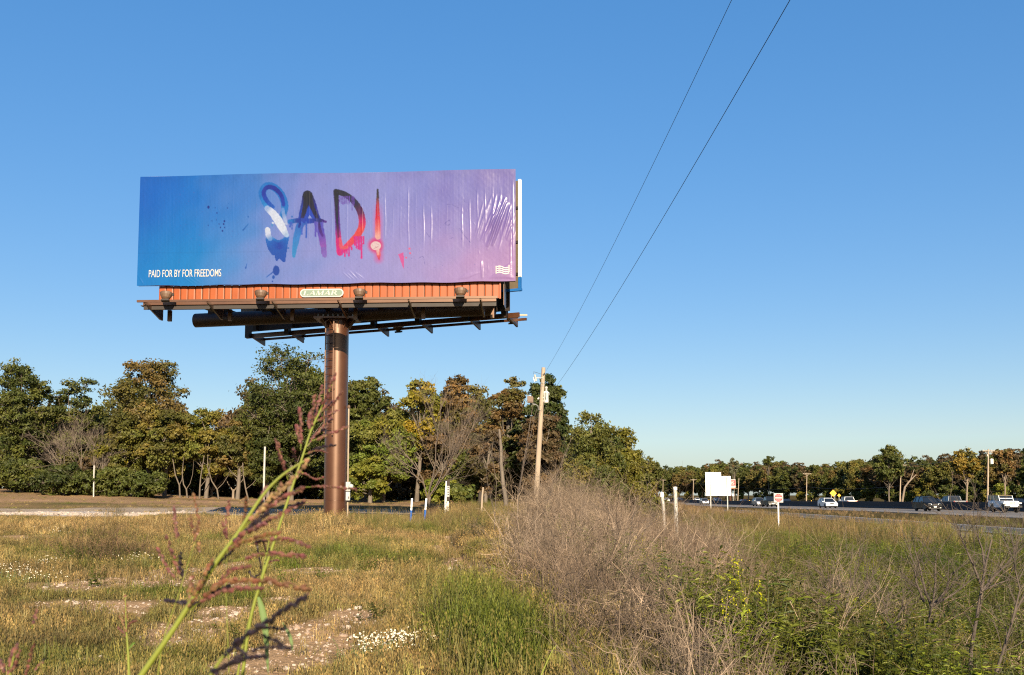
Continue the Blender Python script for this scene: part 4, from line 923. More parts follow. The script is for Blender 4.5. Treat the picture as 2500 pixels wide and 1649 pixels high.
def make_car(kind, pt, label, loc, rz, group=None, heading='toward', noun='car'):
    t = thing({'suv': 'sport_utility_vehicle', 'wagon': 'estate_car', 'sedan': 'saloon_car', 'pickup': 'pickup_truck', 'jeep': 'off_road_car'}[kind], label, noun, loc, group, rz)
    O = np.array(t.location)
    spec = dict(
        suv=dict(L=4.6, W=1.84, wb=(.88, 3.55), r=.36, side=[(.05, .35), (-.02, .62), (.06, .86), (.35, .98), (1.15, 1.06), (4.35, 1.08), (4.55, .95), (4.58, .5), (4.5, .32), (2.4, .28)],
                 cab=[(1.05, 1.05), (1.85, 1.66), (4.05, 1.68), (4.45, 1.07)], top=.74),
        wagon=dict(L=4.8, W=1.84, wb=(.92, 3.65), r=.34, side=[(.05, .33), (-.02, .55), (.08, .78), (.4, .90), (1.2, .98), (4.5, 1.02), (4.75, .9), (4.78, .5), (4.7, .3), (2.4, .26)],
                   cab=[(1.1, .97), (1.95, 1.55), (4.1, 1.58), (4.68, 1.0)], top=.72),
        sedan=dict(L=4.75, W=1.80, wb=(.9, 3.6), r=.32, side=[(.05, .30), (-.02, .5), (.08, .70), (.5, .82), (1.3, .92), (3.9, .96), (4.6, .95), (4.74, .8), (4.72, .4), (4.6, .28), (2.4, .24)],
                   cab=[(1.2, .90), (2.05, 1.40), (3.3, 1.42), (4.05, .95)], top=.70),
        pickup=dict(L=5.6, W=1.98, wb=(1.0, 4.45), r=.39, side=[(.05, .45), (-.02, .7), (.02, 1.02), (.15, 1.12), (1.35, 1.18), (5.5, 1.18), (5.58, 1.0), (5.58, .55), (5.5, .45), (2.6, .40)],
                    cab=[(1.25, 1.15), (1.85, 1.82), (3.55, 1.84), (3.75, 1.16)], top=.80),
        jeep=dict(L=4.1, W=1.58, wb=(.55, 3.0), r=.42, side=[(.12, .62), (.06, .75), (.08, 1.18), (.2, 1.24), (1.35, 1.28), (3.95, 1.28), (4.0, 1.2), (4.0, .6), (3.9, .55), (2.0, .52)],
                  cab=[(1.30, 1.26), (1.55, 1.84), (3.92, 1.86), (3.96, 1.27)], top=.92))[kind]
    W, hw = spec['W'], spec['W'] / 2; put = lambda b: b
    def mk(name, b, mt, parent=t, smooth=False): return link(name, b.mesh(name, mt, smooth), parent)
    inv = lambda pts: [(-y_, z_) for y_, z_ in pts]            # front at y=0, tail towards negative y
    # the model points towards -y when 'toward': use front at -y
    side = [(y_, z_) for y_, z_ in spec['side']]
    b = MB(); car_body(b, side, hw, .9); body = mk('body', b, PA[pt])
    (y0, z0), (y1, z1), (y2, z2), (y3, z3) = spec['cab']; tw = hw * spec['top']; bw = hw * .95
    # glasshouse core (dark glass) with painted roof and pillars
    b = MB(); b.add([[-bw, y0, z0], [bw, y0, z0], [-tw, y1, z1 - .03], [tw, y1, z1 - .03], [-tw, y2, z2 - .03], [tw, y2, z2 - .03], [-bw, y3, z3], [bw, y3, z3]],
                    [[0, 1, 3, 2], [2, 3, 5, 4], [4, 5, 7, 6], [0, 2, 4, 6], [1, 7, 5, 3], [0, 6, 7, 1]]); mk('glasshouse', b, M['glass'])
    b = MB(); rr = [(y1 - .04, z1 - .03), (y1 + .1, z1 + .02), ((y1 + y2) / 2, z1 + .045), (y2 - .1, z2 + .02), (y2 + .03, z2 - .03)]
    V = [[s_ * (tw + .015), y_, z_ - .012] for s_ in (-1, 1) for y_, z_ in rr] + [[s_ * tw * .8, y_, z_ + .012] for s_ in (-1, 1) for y_, z_ in rr]
    F = []
    for (a_, c_) in ((0, 10), (10, 15), (15, 5)):
        for k_ in range(4): F.append([a_ + k_, a_ + k_ + 1, c_ + k_ + 1, c_ + k_])
    b.add(V, F); mk('roof', b, M['tan_top'] if kind == 'jeep' else PA[pt], smooth=False)
    def pillar(ya, za, xa, yb, zb, xb, w_=.07):
        for s_ in (-1, 1):
            b = MB(); b.beam((s_ * xa, ya, za), (s_ * xb, yb, zb - .02), w_, .05, up=(s_, 0, 0)); mk('pillar', b, PA[pt])
    pillar(y0, z0, bw, y1, z1, tw, .08); pillar(y3, z3, bw, y2, z2, tw, .10)
    ym = y0 + (y3 - y0) * .50; pillar(ym, z0, bw + .005, y1 + (y2 - y1) * .42, z1, tw + .005, .08)
    if kind in ('suv', 'wagon'): pillar(y0 + (y3 - y0) * .80, z0, bw + .005, y1 + (y2 - y1) * .86, z1, tw + .005, .12)
    # wheels
    for s_ in (-1, 1):
        for yw in spec['wb']:
            r_ = spec['r']; b = MB(); b.lathe([(r_ * .62, .0), (r_ * .94, .0), (r_, .03), (r_, .19), (r_ * .94, .22), (r_ * .6, .22)], (s_ * (hw - .03), yw, r_), (-s_, 0, 0), 18); w_ = mk('tyre', b, M['tyre'])
            b = MB(); b.lathe([(0, .03), (r_ * .18, .02), (r_ * .56, .05), (r_ * .64, .01)], (s_ * (hw - .03), yw, r_), (-s_, 0, 0), 10); mk('rim', b, M['rim'], w_)
            b = MB(); b.prism([(r_ * 1.2 * math.cos(a_), r_ * 1.15 * math.sin(a_)) for a_ in np.linspace(-.15, math.pi + .15, 12)], (s_ * (hw + .004), yw, r_), (0, 1, 0), (0, 0, 1), (-s_, 0, 0), 0, .05); mk('wheel_arch', b, M['trimblack'] if kind != 'sedan' else PA[pt])
    # front: lamps, grille, bumper, plate, mirrors
    zf = dict(suv=.80, wagon=.74, sedan=.66, pickup=.93, jeep=1.02)[kind]
    if kind == 'jeep':
        b = MB(); b.box((0, .045, 1.0), (1.12, .04, .42)); gr = mk('grille', b, PA[pt])
        for q in range(7): b = MB(); b.box((-.27 + q * .09, .022, 1.0), (.045, .02, .32)); mk('grille_slot', b, M['trimblack'], gr)
        for s_ in (-1, 1):
            b = MB(); b.lathe([(.105, 0), (.105, .03), (.06, .05), (0, .055)], (s_ * .45, .03, 1.04), (0, -1, 0), 14); mk('headlight', b, M['headlamp'])
            b = MB(); b.box((s_ * .80, .42, 1.02), (.36, .95, .10)); fd = mk('fender', b, PA[pt])
            b = MB(); b.box((s_ * .80, .42, .95), (.35, .90, .05)); mk('fender_liner', b, M['trimblack'], fd)
            b = MB(); b.box((s_ * .82, 3.05, 1.02), (.30, 1.0, .09)); mk('fender', b, PA[pt])
            b = MB(); b.box((s_ * .84, -.06, .98), (.2, .03, .06)); mk('marker_lamp', b, M['headlamp'])
        b = MB(); b.box((0, -.22, .66), (1.75, .22, .2)); bu = mk('bumper', b, M['trimblack']); b = MB(); b.box((0, -.335, .72), (.75, .02, .18)); mk('number_plate', b, M['plate'], bu)
        b = MB(); b.box((0, 1.40, 1.53), (1.40, .05, .05)); mk('windscreen_rail', b, PA[pt])
        b = MB(); b.lathe([(.36, 0), (.38, .05), (.38, .2), (.2, .24)], (0, 4.0, 1.1), (0, 1, 0), 16); mk('spare_wheel', b, M['tyre'])
    else:
        gw = .62 if kind != 'pickup' else .9
        b = MB(); b.box((0, .012, zf - .04), (gw, .05, .20 if kind != 'pickup' else .3)); gr = mk('grille', b, M['trimblack'])
        b = MB(); b.box((0, -.018, zf + .04), (gw, .02, .035)); mk('grille_bar', b, M['chrome'], gr)
        if kind == 'pickup': b = MB(); b.box((0, -.018, zf - .08), (gw, .02, .05)); mk('grille_bar', b, M['chrome'], gr)
        for s_ in (-1, 1):
            b = MB(); b.add([[s_ * .36, .0, zf - .05], [s_ * .84, .10, zf - .02], [s_ * .86, .22, zf + .12], [s_ * .40, .06, zf + .08], [s_ * .36, .12, zf - .05], [s_ * .84, .2, zf - .02], [s_ * .86, .3, zf + .12], [s_ * .40, .16, zf + .08]], [[0, 1, 2, 3], [7, 6, 5, 4], [0, 4, 5, 1], [1, 5, 6, 2], [2, 6, 7, 3], [3, 7, 4, 0]]); mk('headlight', b, M['headlamp'])
            b = MB(); b.box((s_ * .62, .01, .42), (.16, .05, .07)); mk('fog_lamp', b, M['headlamp'])
        b = MB(); b.box((0, .02, .52 if kind != 'pickup' else .62), (W * .86, .10, .16)); bu = mk('bumper', b, M['chrome'] if kind == 'pickup' else PA[pt])
        b = MB(); b.box((0, -.04, .52 if kind != 'pickup' else .62), (.32, .02, .14)); mk('number_plate', b, M['plate'], bu)
        b = MB(); b.box((0, .05, .34 if kind != 'pickup' else .48), (W * .8, .1, .1)); mk('air_dam', b, M['trimblack'])
    for s_ in (-1, 1):
        b = MB(); b.box((s_ * (hw + .08), y0 + .35, z0 + .08), (.18, .1, .13)); mk('mirror', b, M['trimblack'] if kind == 'jeep' else PA[pt])
        b = MB(); b.box((s_ * (hw - .1), spec['side'][6][0] + .02 if kind not in ('jeep',) else 4.01, z3 - .18), (.2, .06, .24)); mk('tail_lamp', b, M['tail'])
        for yh in ((ym - .5), (ym + .45)):
            b = MB(); b.box((s_ * (hw + .005), yh, z0 - .16), (.03, .16, .03)); mk('door_handle', b, M['trimblack'])
    if kind == 'pickup':
        b = MB(); b.box((0, 4.65, 1.19), (W * .72, 1.7, .02)); mk('bed_floor', b, M['trimblack'])
        b = MB(); b.box((0, 5.57, .95), (W * .86, .05, .42)); tg = mk('tailgate', b, PA[pt]); b = MB(); b.box((0, 5.66, .58), (W * .9, .14, .16)); mk('rear_bumper', b, M['chrome'], tg)
        for s_ in (-1, 1): b = MB(); b.box((s_ * W * .44, 4.65, 1.21), (.10, 1.85, .05)); mk('bed_rail', b, M['chrome'])
    if kind in ('suv', 'wagon'):
        for s_ in (-1, 1): b = MB(); b.beam((s_ * tw * .85, y1 + .3, z1 + .09), (s_ * tw * .85, y2 - .2, z2 + .09), .04, .04); mk('roof_rail', b, M['trimblack'])
    if kind in ('suv', 'wagon'):
        b = MB(); b.box((0, spec['side'][6][0] + .03, .95), (.5, .03, .12)); mk('number_plate', b, M['plate'])
    return t

def put_car(kind, pt, xpix, label, lane, toward=True, noun='car', group=None, Yd=None):
    """xpix: source column of the middle of the vehicle's nose (or tail) on lane X"""
    Yd = Yd or lane * FPX / (xpix - 1250); z = float(road_z(Yd)) + .022
    return make_car(kind, pt, label, (lane, Yd, z), 0 if toward else math.pi, group, noun=noun)
g1 = 'cars coming along the near carriageway'; g2 = 'cars driving away beyond the barrier'
put_car('jeep', 'white', 2466, 'white open-fronted off-road car with round headlights and tan top', 53.4, noun='off-road car', group=g1)
put_car('suv', 'black', 2278, 'glossy black sport utility vehicle passing in front of the barrier', 49.2, group=g1)
put_car('wagon', 'white', 2028, 'white estate car with roof rails beside the yellow warning signs', 50.5, group=g1)
put_car('pickup', 'green', 1885, 'dark pickup truck with chrome grille behind the red-disc sign', 47.6, noun='truck', group=g1)
put_car('suv', 'silver', 1856, 'silver sport utility vehicle half hidden by the dark pickup', 50.8, group=g1)
put_car('suv', 'silver', 1721, 'silver sport utility vehicle beside the blank highway panel', 51.5, group=g1)
put_car('sedan', 'white', 1627, 'small white hatchback far up the highway by the willow', 55.0, group=g1)
def away(kind, pt, xpix, label, lane, noun='car'):
    """driving away: its tail at the given column"""
    Yd = lane * FPX / (xpix - 1250); L_ = dict(suv=4.6, wagon=4.8, sedan=4.75, pickup=5.6, jeep=4.1)[kind]
    return make_car(kind, pt, label, (lane, Yd + L_, float(road_z(Yd)) + .022), math.pi, g2, noun=noun)
away('pickup', 'pewter', 2340, 'dark pickup with pale bed rails beyond the barrier near the black vehicle', 64.5, 'truck')
away('pickup', 'white', 2078, 'pickup with white tail seen over the barrier near the warning signs', 64.5, 'truck')
away('sedan', 'navy', 2296, 'dark saloon roof showing over the barrier just ahead of the pickup', 66.5)
away('sedan', 'navy', 2494, 'dark saloon roof showing over the barrier beyond the white off-road car', 63.0)
away('sedan', 'blue', 1921, 'blue saloon roof over the barrier beside the red-disc sign', 64.0)
away('sedan', 'maroon', 1817, 'dark red saloon over the barrier between two far poles', 63.5)
away('suv', 'maroon', 1750, 'dark red vehicle over the barrier behind the blank highway panel', 67.5)
away('sedan', 'blue', 1754, 'dark blue saloon over the barrier behind the blank highway panel', 63.0)
away('sedan', 'white', 1702, 'white saloon roof over the barrier behind the silver vehicle', 66.0)
away('sedan', 'blue', 1660, 'small blue saloon roof over the barrier beyond the white pipes', 64.0)

# ================================================================== trees
M['leaf'] = leaf_mat('tree_leaf', trans=.30, gain=.72)
M['bark'] = mat('tree_bark', (.20, .165, .13), .9, var=.3, scale=3, stretch=(1, 1, .3), bump=.4, bscale=12)
M['bark_pale'] = mat('pale_bark', (.30, .235, .175), .9, var=.25, scale=3, stretch=(1, 1, .3), bump=.3, bscale=12)
M['twig'] = mat('dead_twig', (.19, .145, .11), .9, var=.25, scale=2)

def unit(v): return v / (np.linalg.norm(v, axis=-1, keepdims=True) + 1e-9)

def leaf_quads(rng, c, s, nrm_bias, tint, aspect=.55, droop=0.0):
    """rhombic leaf sprays at centres c; nrm_bias = preferred facing"""
    n = len(c); nr = unit(rng.normal(size=(n, 3)) * .8 + nrm_bias); t = unit(np.cross(nr, rng.normal(size=(n, 3))))
    if droop: t = unit(t * (1 - droop) + np.array([0, 0, -1.0]) * droop); nr = unit(np.cross(t, rng.normal(size=(n, 3))))
    bt = np.cross(nr, t); s = s[:, None]
    V = np.stack([c - t * s, c + bt * s * aspect + nr * s * .15, c + t * s, c - bt * s * aspect + nr * s * .15], 1).reshape(-1, 3)
    F = np.arange(4 * n).reshape(n, 4); C = np.repeat(tint, 4, 0)
    return V, F, C

def tree_meshes(seed, H, Rr, cb=.25, lobes=26, sub=13, per=36, leaf=.19, pal=((.055, .085, .018), (.10, .12, .025)), shape='round', trunk=.22, lean=(0, 0), bark='bark', gaps=.0, droop=0.0, flat=.75, cut=1.0):
    """returns (trunk mesh, crown mesh) standing at the origin; Rr = crown radius"""
    rng = np.random.default_rng(seed); W = MB()
    cbz = H * cb; cz = (H + cbz) / 2; hz = (H - cbz) / 2
    lz = np.array([lean[0], lean[1], 0.0])
    def axis_at(z): return np.array([lean[0] * (z / H) ** 1.5 + .18 * math.sin(z * .5 + seed), lean[1] * (z / H) ** 1.5 + .18 * math.cos(z * .43 + seed), z])
    zt = H * (.80 if shape != 'spread' else .55); zs = np.linspace(-.3, zt, 9)
    W.tube([axis_at(max(z, 0)) + (np.array([0, 0, z]) if z < 0 else 0) for z in zs], np.linspace(trunk, trunk * .22, 9), 8)
    # lobe centres through the crown volume, favouring its shell
    cs = []
    tries = 0
    while len(cs) < lobes and tries < 4000:
        tries += 1
        d = unit(rng.normal(size=3)); r = rng.uniform(.25, 1) ** .5
        zz = d[2] * r; rad = 1.0
        if shape == 'cone': rad = .25 + .75 * (1 - (zz + 1) / 2)
        elif shape == 'tall': rad = 1 - .25 * abs(zz)
        elif shape == 'spread': rad = .75 + .3 * (zz + 1) / 2
        elif shape == 'dome': rad = 1.0 - .25 * max(zz, 0)
        p = np.array([d[0] * r * Rr * rad * .80, d[1] * r * Rr * rad * .80, cz + zz * hz * .88])
        rr = Rr * rng.uniform(.24, .40)
        if all(np.linalg.norm((p - q) * [1, 1, .9]) > .62 * (rr + s) * (.8 if shape != 'round' else .85) for q, s in cs): cs.append((p, rr))
    c_all, s_all, b_all, t_all = [], [], [], []
    p0, p1 = np.array(pal[0]), np.array(pal[-1])
    for p, rr in cs:
        p = p + lz * (p[2] / H) ** 1.5
        # limb
        zs_ = max(cbz * .5, min(p[2] * rng.uniform(.45, .75), zt)); a = axis_at(zs_); mid = (a + p) / 2 + np.array([0, 0, -.06 * np.linalg.norm(p - a)]) + rng.normal(size=3) * .12 * rr
        r0 = trunk * .34 * (rr / Rr + .5); W.tube([a, (a + mid) / 2, mid, (mid + p) / 2, p], [r0, r0 * .8, r0 * .6, r0 * .42, r0 * .25], 5, False)
        lt = p0 + (p1 - p0) * rng.uniform(0, 1) if len(pal) == 2 else np.array(pal[rng.integers(len(pal))])
        ns = max(4, int(sub * rng.uniform(.7, 1.3)))
        for q in range(ns):
            d = unit(rng.normal(size=3) + np.array([0, 0, .25])); sp = p + d * rr * rng.uniform(.45, 1.05) * np.array([1, 1, flat])
            W.tube([p, (p + sp) / 2 + rng.normal(size=3) * .05 * rr, sp], [r0 * .3, r0 * .2, r0 * .08], 3, False)
            n = max(6, int(per * rng.uniform(.55, 1.35))); sr = rr * rng.uniform(.26, .42)
            g = rng.normal(size=(n, 3)) * np.array([1, 1, .62]) * sr * .62
            if droop: g[:, 2] -= np.abs(rng.normal(size=n)) * sr * droop * 1.6
            c = sp + g
            tt = lt * rng.uniform(.8, 1.22) * np.array([rng.uniform(.92, 1.12), 1, 1]); tt = tt * rng.uniform(.78, 1.25, size=(n, 1))
            c_all.append(c); s_all.append(leaf * rng.uniform(.55, 1.25, n)); t_all.append(tt)
            b_all.append(unit(g + d * sr * .7) * .95 + np.array([0, -.1, .22]))
    c = np.concatenate(c_all); keep = rng.random(len(c)) > gaps
    V, F, C = leaf_quads(rng, c[keep], np.concatenate(s_all)[keep], np.concatenate(b_all)[keep], np.concatenate(t_all)[keep], droop=.55 * droop if droop else 0)
    K = MB(); K.add(V, F, np.clip(C, .004, .6))
    return W.mesh('trunk', M[bark], True), K.mesh('crown', M['leaf'])

def plant_tree(name, label, cat, x, y, meshes, rz=0, sc=1.0, group=None, sx=1.0):
    t = thing(name, label, cat, (x, y, float(ground(x, y))), group, rz); t.scale = (sc * sx, sc * sx, sc)
    link('trunk', meshes[0], t); link('crown', meshes[1], t); return t

GREEN_D = ((.050, .066, .013), (.105, .118, .022)); GREEN_M = ((.075, .095, .018), (.135, .145, .028)); OLIVE = ((.115, .112, .022), (.18, .152, .028), (.14, .145, .025))
YELLOW = ((.16, .155, .02), (.24, .20, .02), (.30, .22, .018)); RUST = ((.15, .095, .032), (.19, .12, .038), (.12, .105, .026)); BROWN = ((.11, .078, .036), (.15, .10, .044), (.09, .08, .028))
OLIVERUST = ((.09, .092, .02), (.165, .12, .032), (.13, .115, .025)); PINE = ((.038, .058, .013), (.075, .092, .02)); WILLOW = ((.13, .135, .028), (.19, .17, .036), (.10, .115, .024)); BRIGHT = ((.13, .165, .022), (.21, .21, .024))

def by_px(cx, top, Yd, hwpx, **k):
    """dimensions of a tree that shows at column cx with its top at row top, Yd metres ahead, half width hwpx"""
    x = (cx - 1250) / FPX * Yd; z = float(ground(x, Yd)); H = P(cx, top, Yd)[2] - z; return x, Yd, H, hwpx / FPX * Yd

TREES = [
 # name, label, cx, top, depth, halfwidth px, params
 ('oak_tree', 'tall dark green oak at the open end of the wood beyond the tan field', 45, 868, 97, 82, dict(pal=GREEN_D, cb=.10, lobes=40, shape='tall')),
 ('oak_tree', 'loose-crowned dark green oak between the tall oak and the rusty rounded tree', 175, 918, 101, 74, dict(pal=GREEN_M, cb=.2, lobes=28, gaps=.15, flat=.6)),
 ('elm_tree', 'rounded elm with olive and rust crown standing above the olive thicket', 362, 872, 98, 98, dict(pal=OLIVERUST, cb=.28, lobes=38, shape='dome')),
 ('thicket_tree', 'olive thicket tree under the rusty rounded elm', 300, 1000, 93, 72, dict(pal=OLIVE, cb=.08, lobes=26)),
 ('thicket_tree', 'yellowing thicket tree beside the white post by the hedge', 262, 1075, 90, 42, dict(pal=YELLOW[:2] + OLIVE[:1], cb=.05, lobes=16)),
 ('thicket_tree', 'broad olive thicket tree with pale trunks showing at its foot', 410, 985, 92, 78, dict(pal=OLIVE, cb=.18, lobes=28)),
 ('thicket_tree', 'dull yellow-olive thicket tree beside the grey dead snag', 508, 1000, 92, 66, dict(pal=OLIVE[1:] + YELLOW[:1], cb=.2, lobes=26)),
 ('thicket_tree', 'brownish olive thicket tree against the biggest oak', 580, 1015, 91, 50, dict(pal=OLIVERUST, cb=.2, lobes=22)),
 ('oak_tree', 'biggest spreading dark green oak directly behind the billboard column', 706, 838, 94, 128, dict(pal=GREEN_D, cb=.12, lobes=54, shape='dome', per=38, trunk=.34)),
 ('oak_tree', 'lower green oak limb mass beside the big oak at the wood edge', 655, 1010, 91, 62, dict(pal=GREEN_D, cb=.05, lobes=26)),
 ('oak_tree', 'mid green oak rising just past the billboard column', 892, 892, 92, 62, dict(pal=GREEN_M, cb=.15, lobes=30, gaps=.08)),
 ('hackberry_tree', 'green understorey tree crowded against the billboard column', 845, 1015, 90, 58, dict(pal=GREEN_D, cb=.05, lobes=24)),
 ('maple_tree', 'yellow-topped maple catching light in the middle of the wood', 1022, 922, 90, 66, dict(pal=YELLOW, cb=.3, lobes=24)),
 ('hackberry_tree', 'bright yellow-green hackberry below the yellow-topped maple', 935, 1000, 87, 82, dict(pal=BRIGHT[:1] + OLIVE[2:] + YELLOW[:1], cb=.06, lobes=32)),
 ('hackberry_tree', 'low yellow-green hackberry beside the electric meter boxes', 900, 1110, 85, 60, dict(pal=BRIGHT, cb=.03, lobes=20)),
 ('gum_tree', 'rust-brown gum tree rising behind the bare spreading tree', 1112, 892, 92, 68, dict(pal=RUST, cb=.2, lobes=30, shape='tall')),
 ('gum_tree', 'dull brown gum tree behind the trunk of the bare spreading tree', 1085, 1010, 90, 70, dict(pal=BROWN, cb=.1, lobes=26)),
 ('gum_tree', 'orange-tipped narrow gum tree next to the wooden utility pole', 1238, 903, 86, 58, dict(pal=RUST, cb=.15, lobes=30, shape='tall')),
 ('gum_tree', 'dark brown low gum tree behind the vine-covered snag', 1190, 1040, 84, 50, dict(pal=BROWN, cb=.1, lobes=22)),
 ('pine_tree', 'dark green pine whose rounded crown rises behind the utility pole', 1338, 915, 80, 62, dict(pal=PINE, cb=.25, lobes=34, leaf=.15, per=44, shape='dome', flat=.8)),
 ('gum_tree', 'reddish brown tree under the pine beside the utility pole', 1325, 1005, 76, 62, dict(pal=BROWN, cb=.05, lobes=28)),
 ('willow_tree', 'olive willow with domed top nearest the dark pine', 1448, 1006, 66, 80, dict(pal=WILLOW, cb=.05, lobes=34, droop=.7, leaf=.095, per=64, shape='dome')),
 ('willow_tree', 'willow with yellow sprays in the middle of the willow clump', 1518, 1034, 64, 70, dict(pal=WILLOW + YELLOW[:1], cb=.05, lobes=30, droop=.7, leaf=.095, per=64, shape='dome')),
 ('willow_tree', 'outermost willow of the clump with rusty tips facing the highway', 1552, 1090, 66, 62, dict(pal=WILLOW + RUST[:1], cb=.05, lobes=26, droop=.6, leaf=.095, per=58)),
 ('willow_tree', 'low bushy willow at the foot of the clump behind dead brush', 1440, 1120, 60, 80, dict(pal=WILLOW, cb=.03, lobes=28, droop=.6, leaf=.09, per=56)),
 ('willow_tree', 'small yellowing willow shrub beside the white pipes', 1582, 1155, 60, 40, dict(pal=YELLOW[:2] + WILLOW[:1], cb=.03, lobes=14, droop=.5, leaf=.11, per=30)),
 ('maple_sapling', 'bright green sapling beside the white double post', 1066, 1165, 76, 42, dict(pal=BRIGHT, cb=.05, lobes=16, leaf=.15)),
 ('maple_sapling', 'bright green sapling in shade near the leaning stake', 1128, 1180, 74, 34, dict(pal=GREEN_M, cb=.05, lobes=14, leaf=.15)),
 ('hedge_shrub', 'dark green hedge shrub at the open end of the wood', 55, 1125, 90, 80, dict(pal=GREEN_D, cb=.02, lobes=22)),
 ('hedge_shrub', 'dark green hedge shrub under the leaning bare tree', 165, 1140, 88, 72, dict(pal=GREEN_D + GREEN_M[:1], cb=.02, lobes=20)),
 ('hedge_shrub', 'dark green hedge shrub beside the white post', 272, 1150, 88, 66, dict(pal=GREEN_D, cb=.02, lobes=18)),
 ('hedge_shrub', 'low green hedge shrub in front of the pale trunks', 360, 1158, 88, 56, dict(pal=GREEN_D, cb=.02, lobes=16)),
]
for n_, (nm, lb, cx, top_, Yd, hwp, kw) in enumerate(TREES):
    x, y, H, Rr = by_px(cx, top_, Yd, hwp)
    kw = dict(kw); kw.setdefault('leaf', .145); kw.setdefault('per', 46)
    plant_tree(nm, lb, 'shrub' if 'shrub' in nm else 'tree', x, y, tree_meshes(100 + n_, H * 1.01, Rr * 1.04, **kw), group={'hedge_shrub': 'hedge along the wood edge', 'willow_tree': 'willow clump'}.get(nm, 'trees of the wood behind the field'))

# dark interior of the wood behind the front trees (two shared meshes)
deep = [tree_meshes(300 + q, 11.0, 4.6, pal=(GREEN_D, OLIVERUST, BROWN)[q], cb=.06, lobes=34, leaf=.22, shape='tall') for q in range(3)]
rng = np.random.default_rng(77)
for q, (cx, top_) in enumerate(((-60, 930), (30, 960), (110, 985), (215, 985), (300, 950), (395, 960), (480, 1035), (545, 1045), (620, 930), (770, 880), (840, 925), (950, 960), (1060, 940), (1160, 935), (1250, 985), (1330, 1010), (1400, 1060), (1480, 1080))):
    Yd = 108 + 4 * (q % 3) if cx < 1300 else 84; x, y, H, Rr = by_px(cx, top_, Yd, 90)
    t = plant_tree('forest_tree', 'tree filling the shaded interior of the wood behind its front row', 'tree', x, y, deep[q % 3], rng.uniform(0, 6.28), H / 11.0, 'trees filling the shaded wood', max(.8, 3.9 / (4.6 * H / 11.0)))

# shaded undergrowth that closes the wood off near the ground
und = [tree_meshes(330 + q, 5.0, 3.4, pal=(GREEN_D, BROWN, GREEN_M)[q], cb=.02, lobes=26, leaf=.2, per=30) for q in range(3)]
for q, cx in enumerate(range(-40, 1500, 62)):
    Yd = (103 if cx < 1150 else 88) + 3 * (q % 2); x = (cx - 1250) / FPX * Yd; plant_tree('undergrowth_shrub', 'shrub in the shaded undergrowth behind the trunks of the wood', 'shrub', x, Yd, und[q % 3], rng.uniform(0, 6.28), rng.uniform(.85, 1.25), 'undergrowth of the wood')

# ---- bare trees and snags
def bare_mesh(seed, base, stems, H, levels=4, spread=.55, r0=.09, lean=(0, 0), up=.45, kids=(3, 5), ratio=.62, sides=4, name='branches', matl='twig', curve=.25, origin=(0, 0, 0)):
    rng = np.random.default_rng(seed); W = MB()
    def grow(p, d, L, r, lv):
        n = 5 if lv < 2 else 3; pts = [p]; dd = d.copy()
        for s_ in range(n):
            dd = unit(dd + rng.normal(size=3) * curve * .45 + np.array([0, 0, up * .12])); pts.append(pts[-1] + dd * L / n)
        W.tube(pts, np.linspace(r, r * .45, n + 1), max(3, sides - lv), False)
        if lv < levels - 1:
            for _ in range(rng.integers(kids[0], kids[1] + 1)):
                f = rng.uniform(.3, 1.0); k = min(n - 1, int(f * n)); q = pts[k] + (pts[k + 1] - pts[k]) * (f * n - k)
                nd = unit(dd + rng.normal(size=3) * spread + np.array([lean[0], lean[1], up]) * .3); grow(q, nd, L * ratio * rng.uniform(.7, 1.15), r * .5, lv + 1)
    for s_ in range(stems):
        d = unit(np.array([lean[0], lean[1], 1.0]) + rng.normal(size=3) * spread * .55 * (1 if stems > 1 else .2)); grow(np.asarray(base, float) + rng.normal(size=3) * [.12, .12, 0] * (stems > 1), d, H * rng.uniform(.42, .6), r0 * rng.uniform(.7, 1.1), 0)
    return W.mesh(name, M[matl], False)
def bare_tree(name, label, cx, by, Yd, H, cat='tree', group='bare trees', **kw):
    x = (cx - 1250) / FPX * Yd; t = thing(name, label, cat, (x, Yd, float(ground(x, Yd))), group)
    sd = kw.pop('seed'); mt = kw.get('matl', 'twig')
    b_ = MB(); b_.tube([(0, 0, -.3), (kw.get('lean', (0, 0))[0] * .08 * H, 0, H * .08)], [kw.get('r0', .09) * 1.9, kw.get('r0', .09) * 1.5], 8)
    link('trunk', b_.mesh('trunk', M[mt], True), t)
    for q in range(kw.pop('limbs', 4)):
        link('limb', bare_mesh(sd * 10 + q, (0, 0, H * .06), 1, H, **{**kw, 'lean': (kw.get('lean', (0, 0))[0] + [-.55, .5, .1, -.2, .8, .3][q % 6], kw.get('lean', (0, 0))[1] + [.1, -.2, .3, -.3, .1, -.1][q % 6])}), t)
    return t
bare_tree('bare_tree', 'bare many-stemmed tree with fan of pale branches beside the marker posts', 1045, 1222, 74, 8.6, seed=5, limbs=6, levels=5, r0=.055, spread=.42, lean=(.25, 0), kids=(4, 5), matl='twig')
bare_tree('bare_tree', 'leaning half-bare tree with pale forked trunk above the dark hedge', 207, 1160, 89, 7.6, seed=8, limbs=4, levels=5, r0=.07, spread=.6, lean=(-.75, 0), kids=(4, 5), matl='twig')
bare_tree('bare_tree', 'thin brown leafless tree in front of the rusty rounded elm', 235, 1150, 90, 6.4, seed=9, limbs=4, levels=5, r0=.07, spread=.6, lean=(.1, 0), kids=(3, 5))
bare_tree('dead_snag', 'grey dead snag rising from the olive thicket', 572, 1020, 93, 10.2, seed=12, limbs=2, levels=3, r0=.07, spread=.25, lean=(0, 0), kids=(2, 3), matl='bark_pale')
bare_tree('bare_tree', 'grey bare treetop between the rusty elm and the biggest oak', 520, 1000, 95, 8.8, seed=14, limbs=5, levels=5, r0=.07, spread=.35, kids=(3, 4))
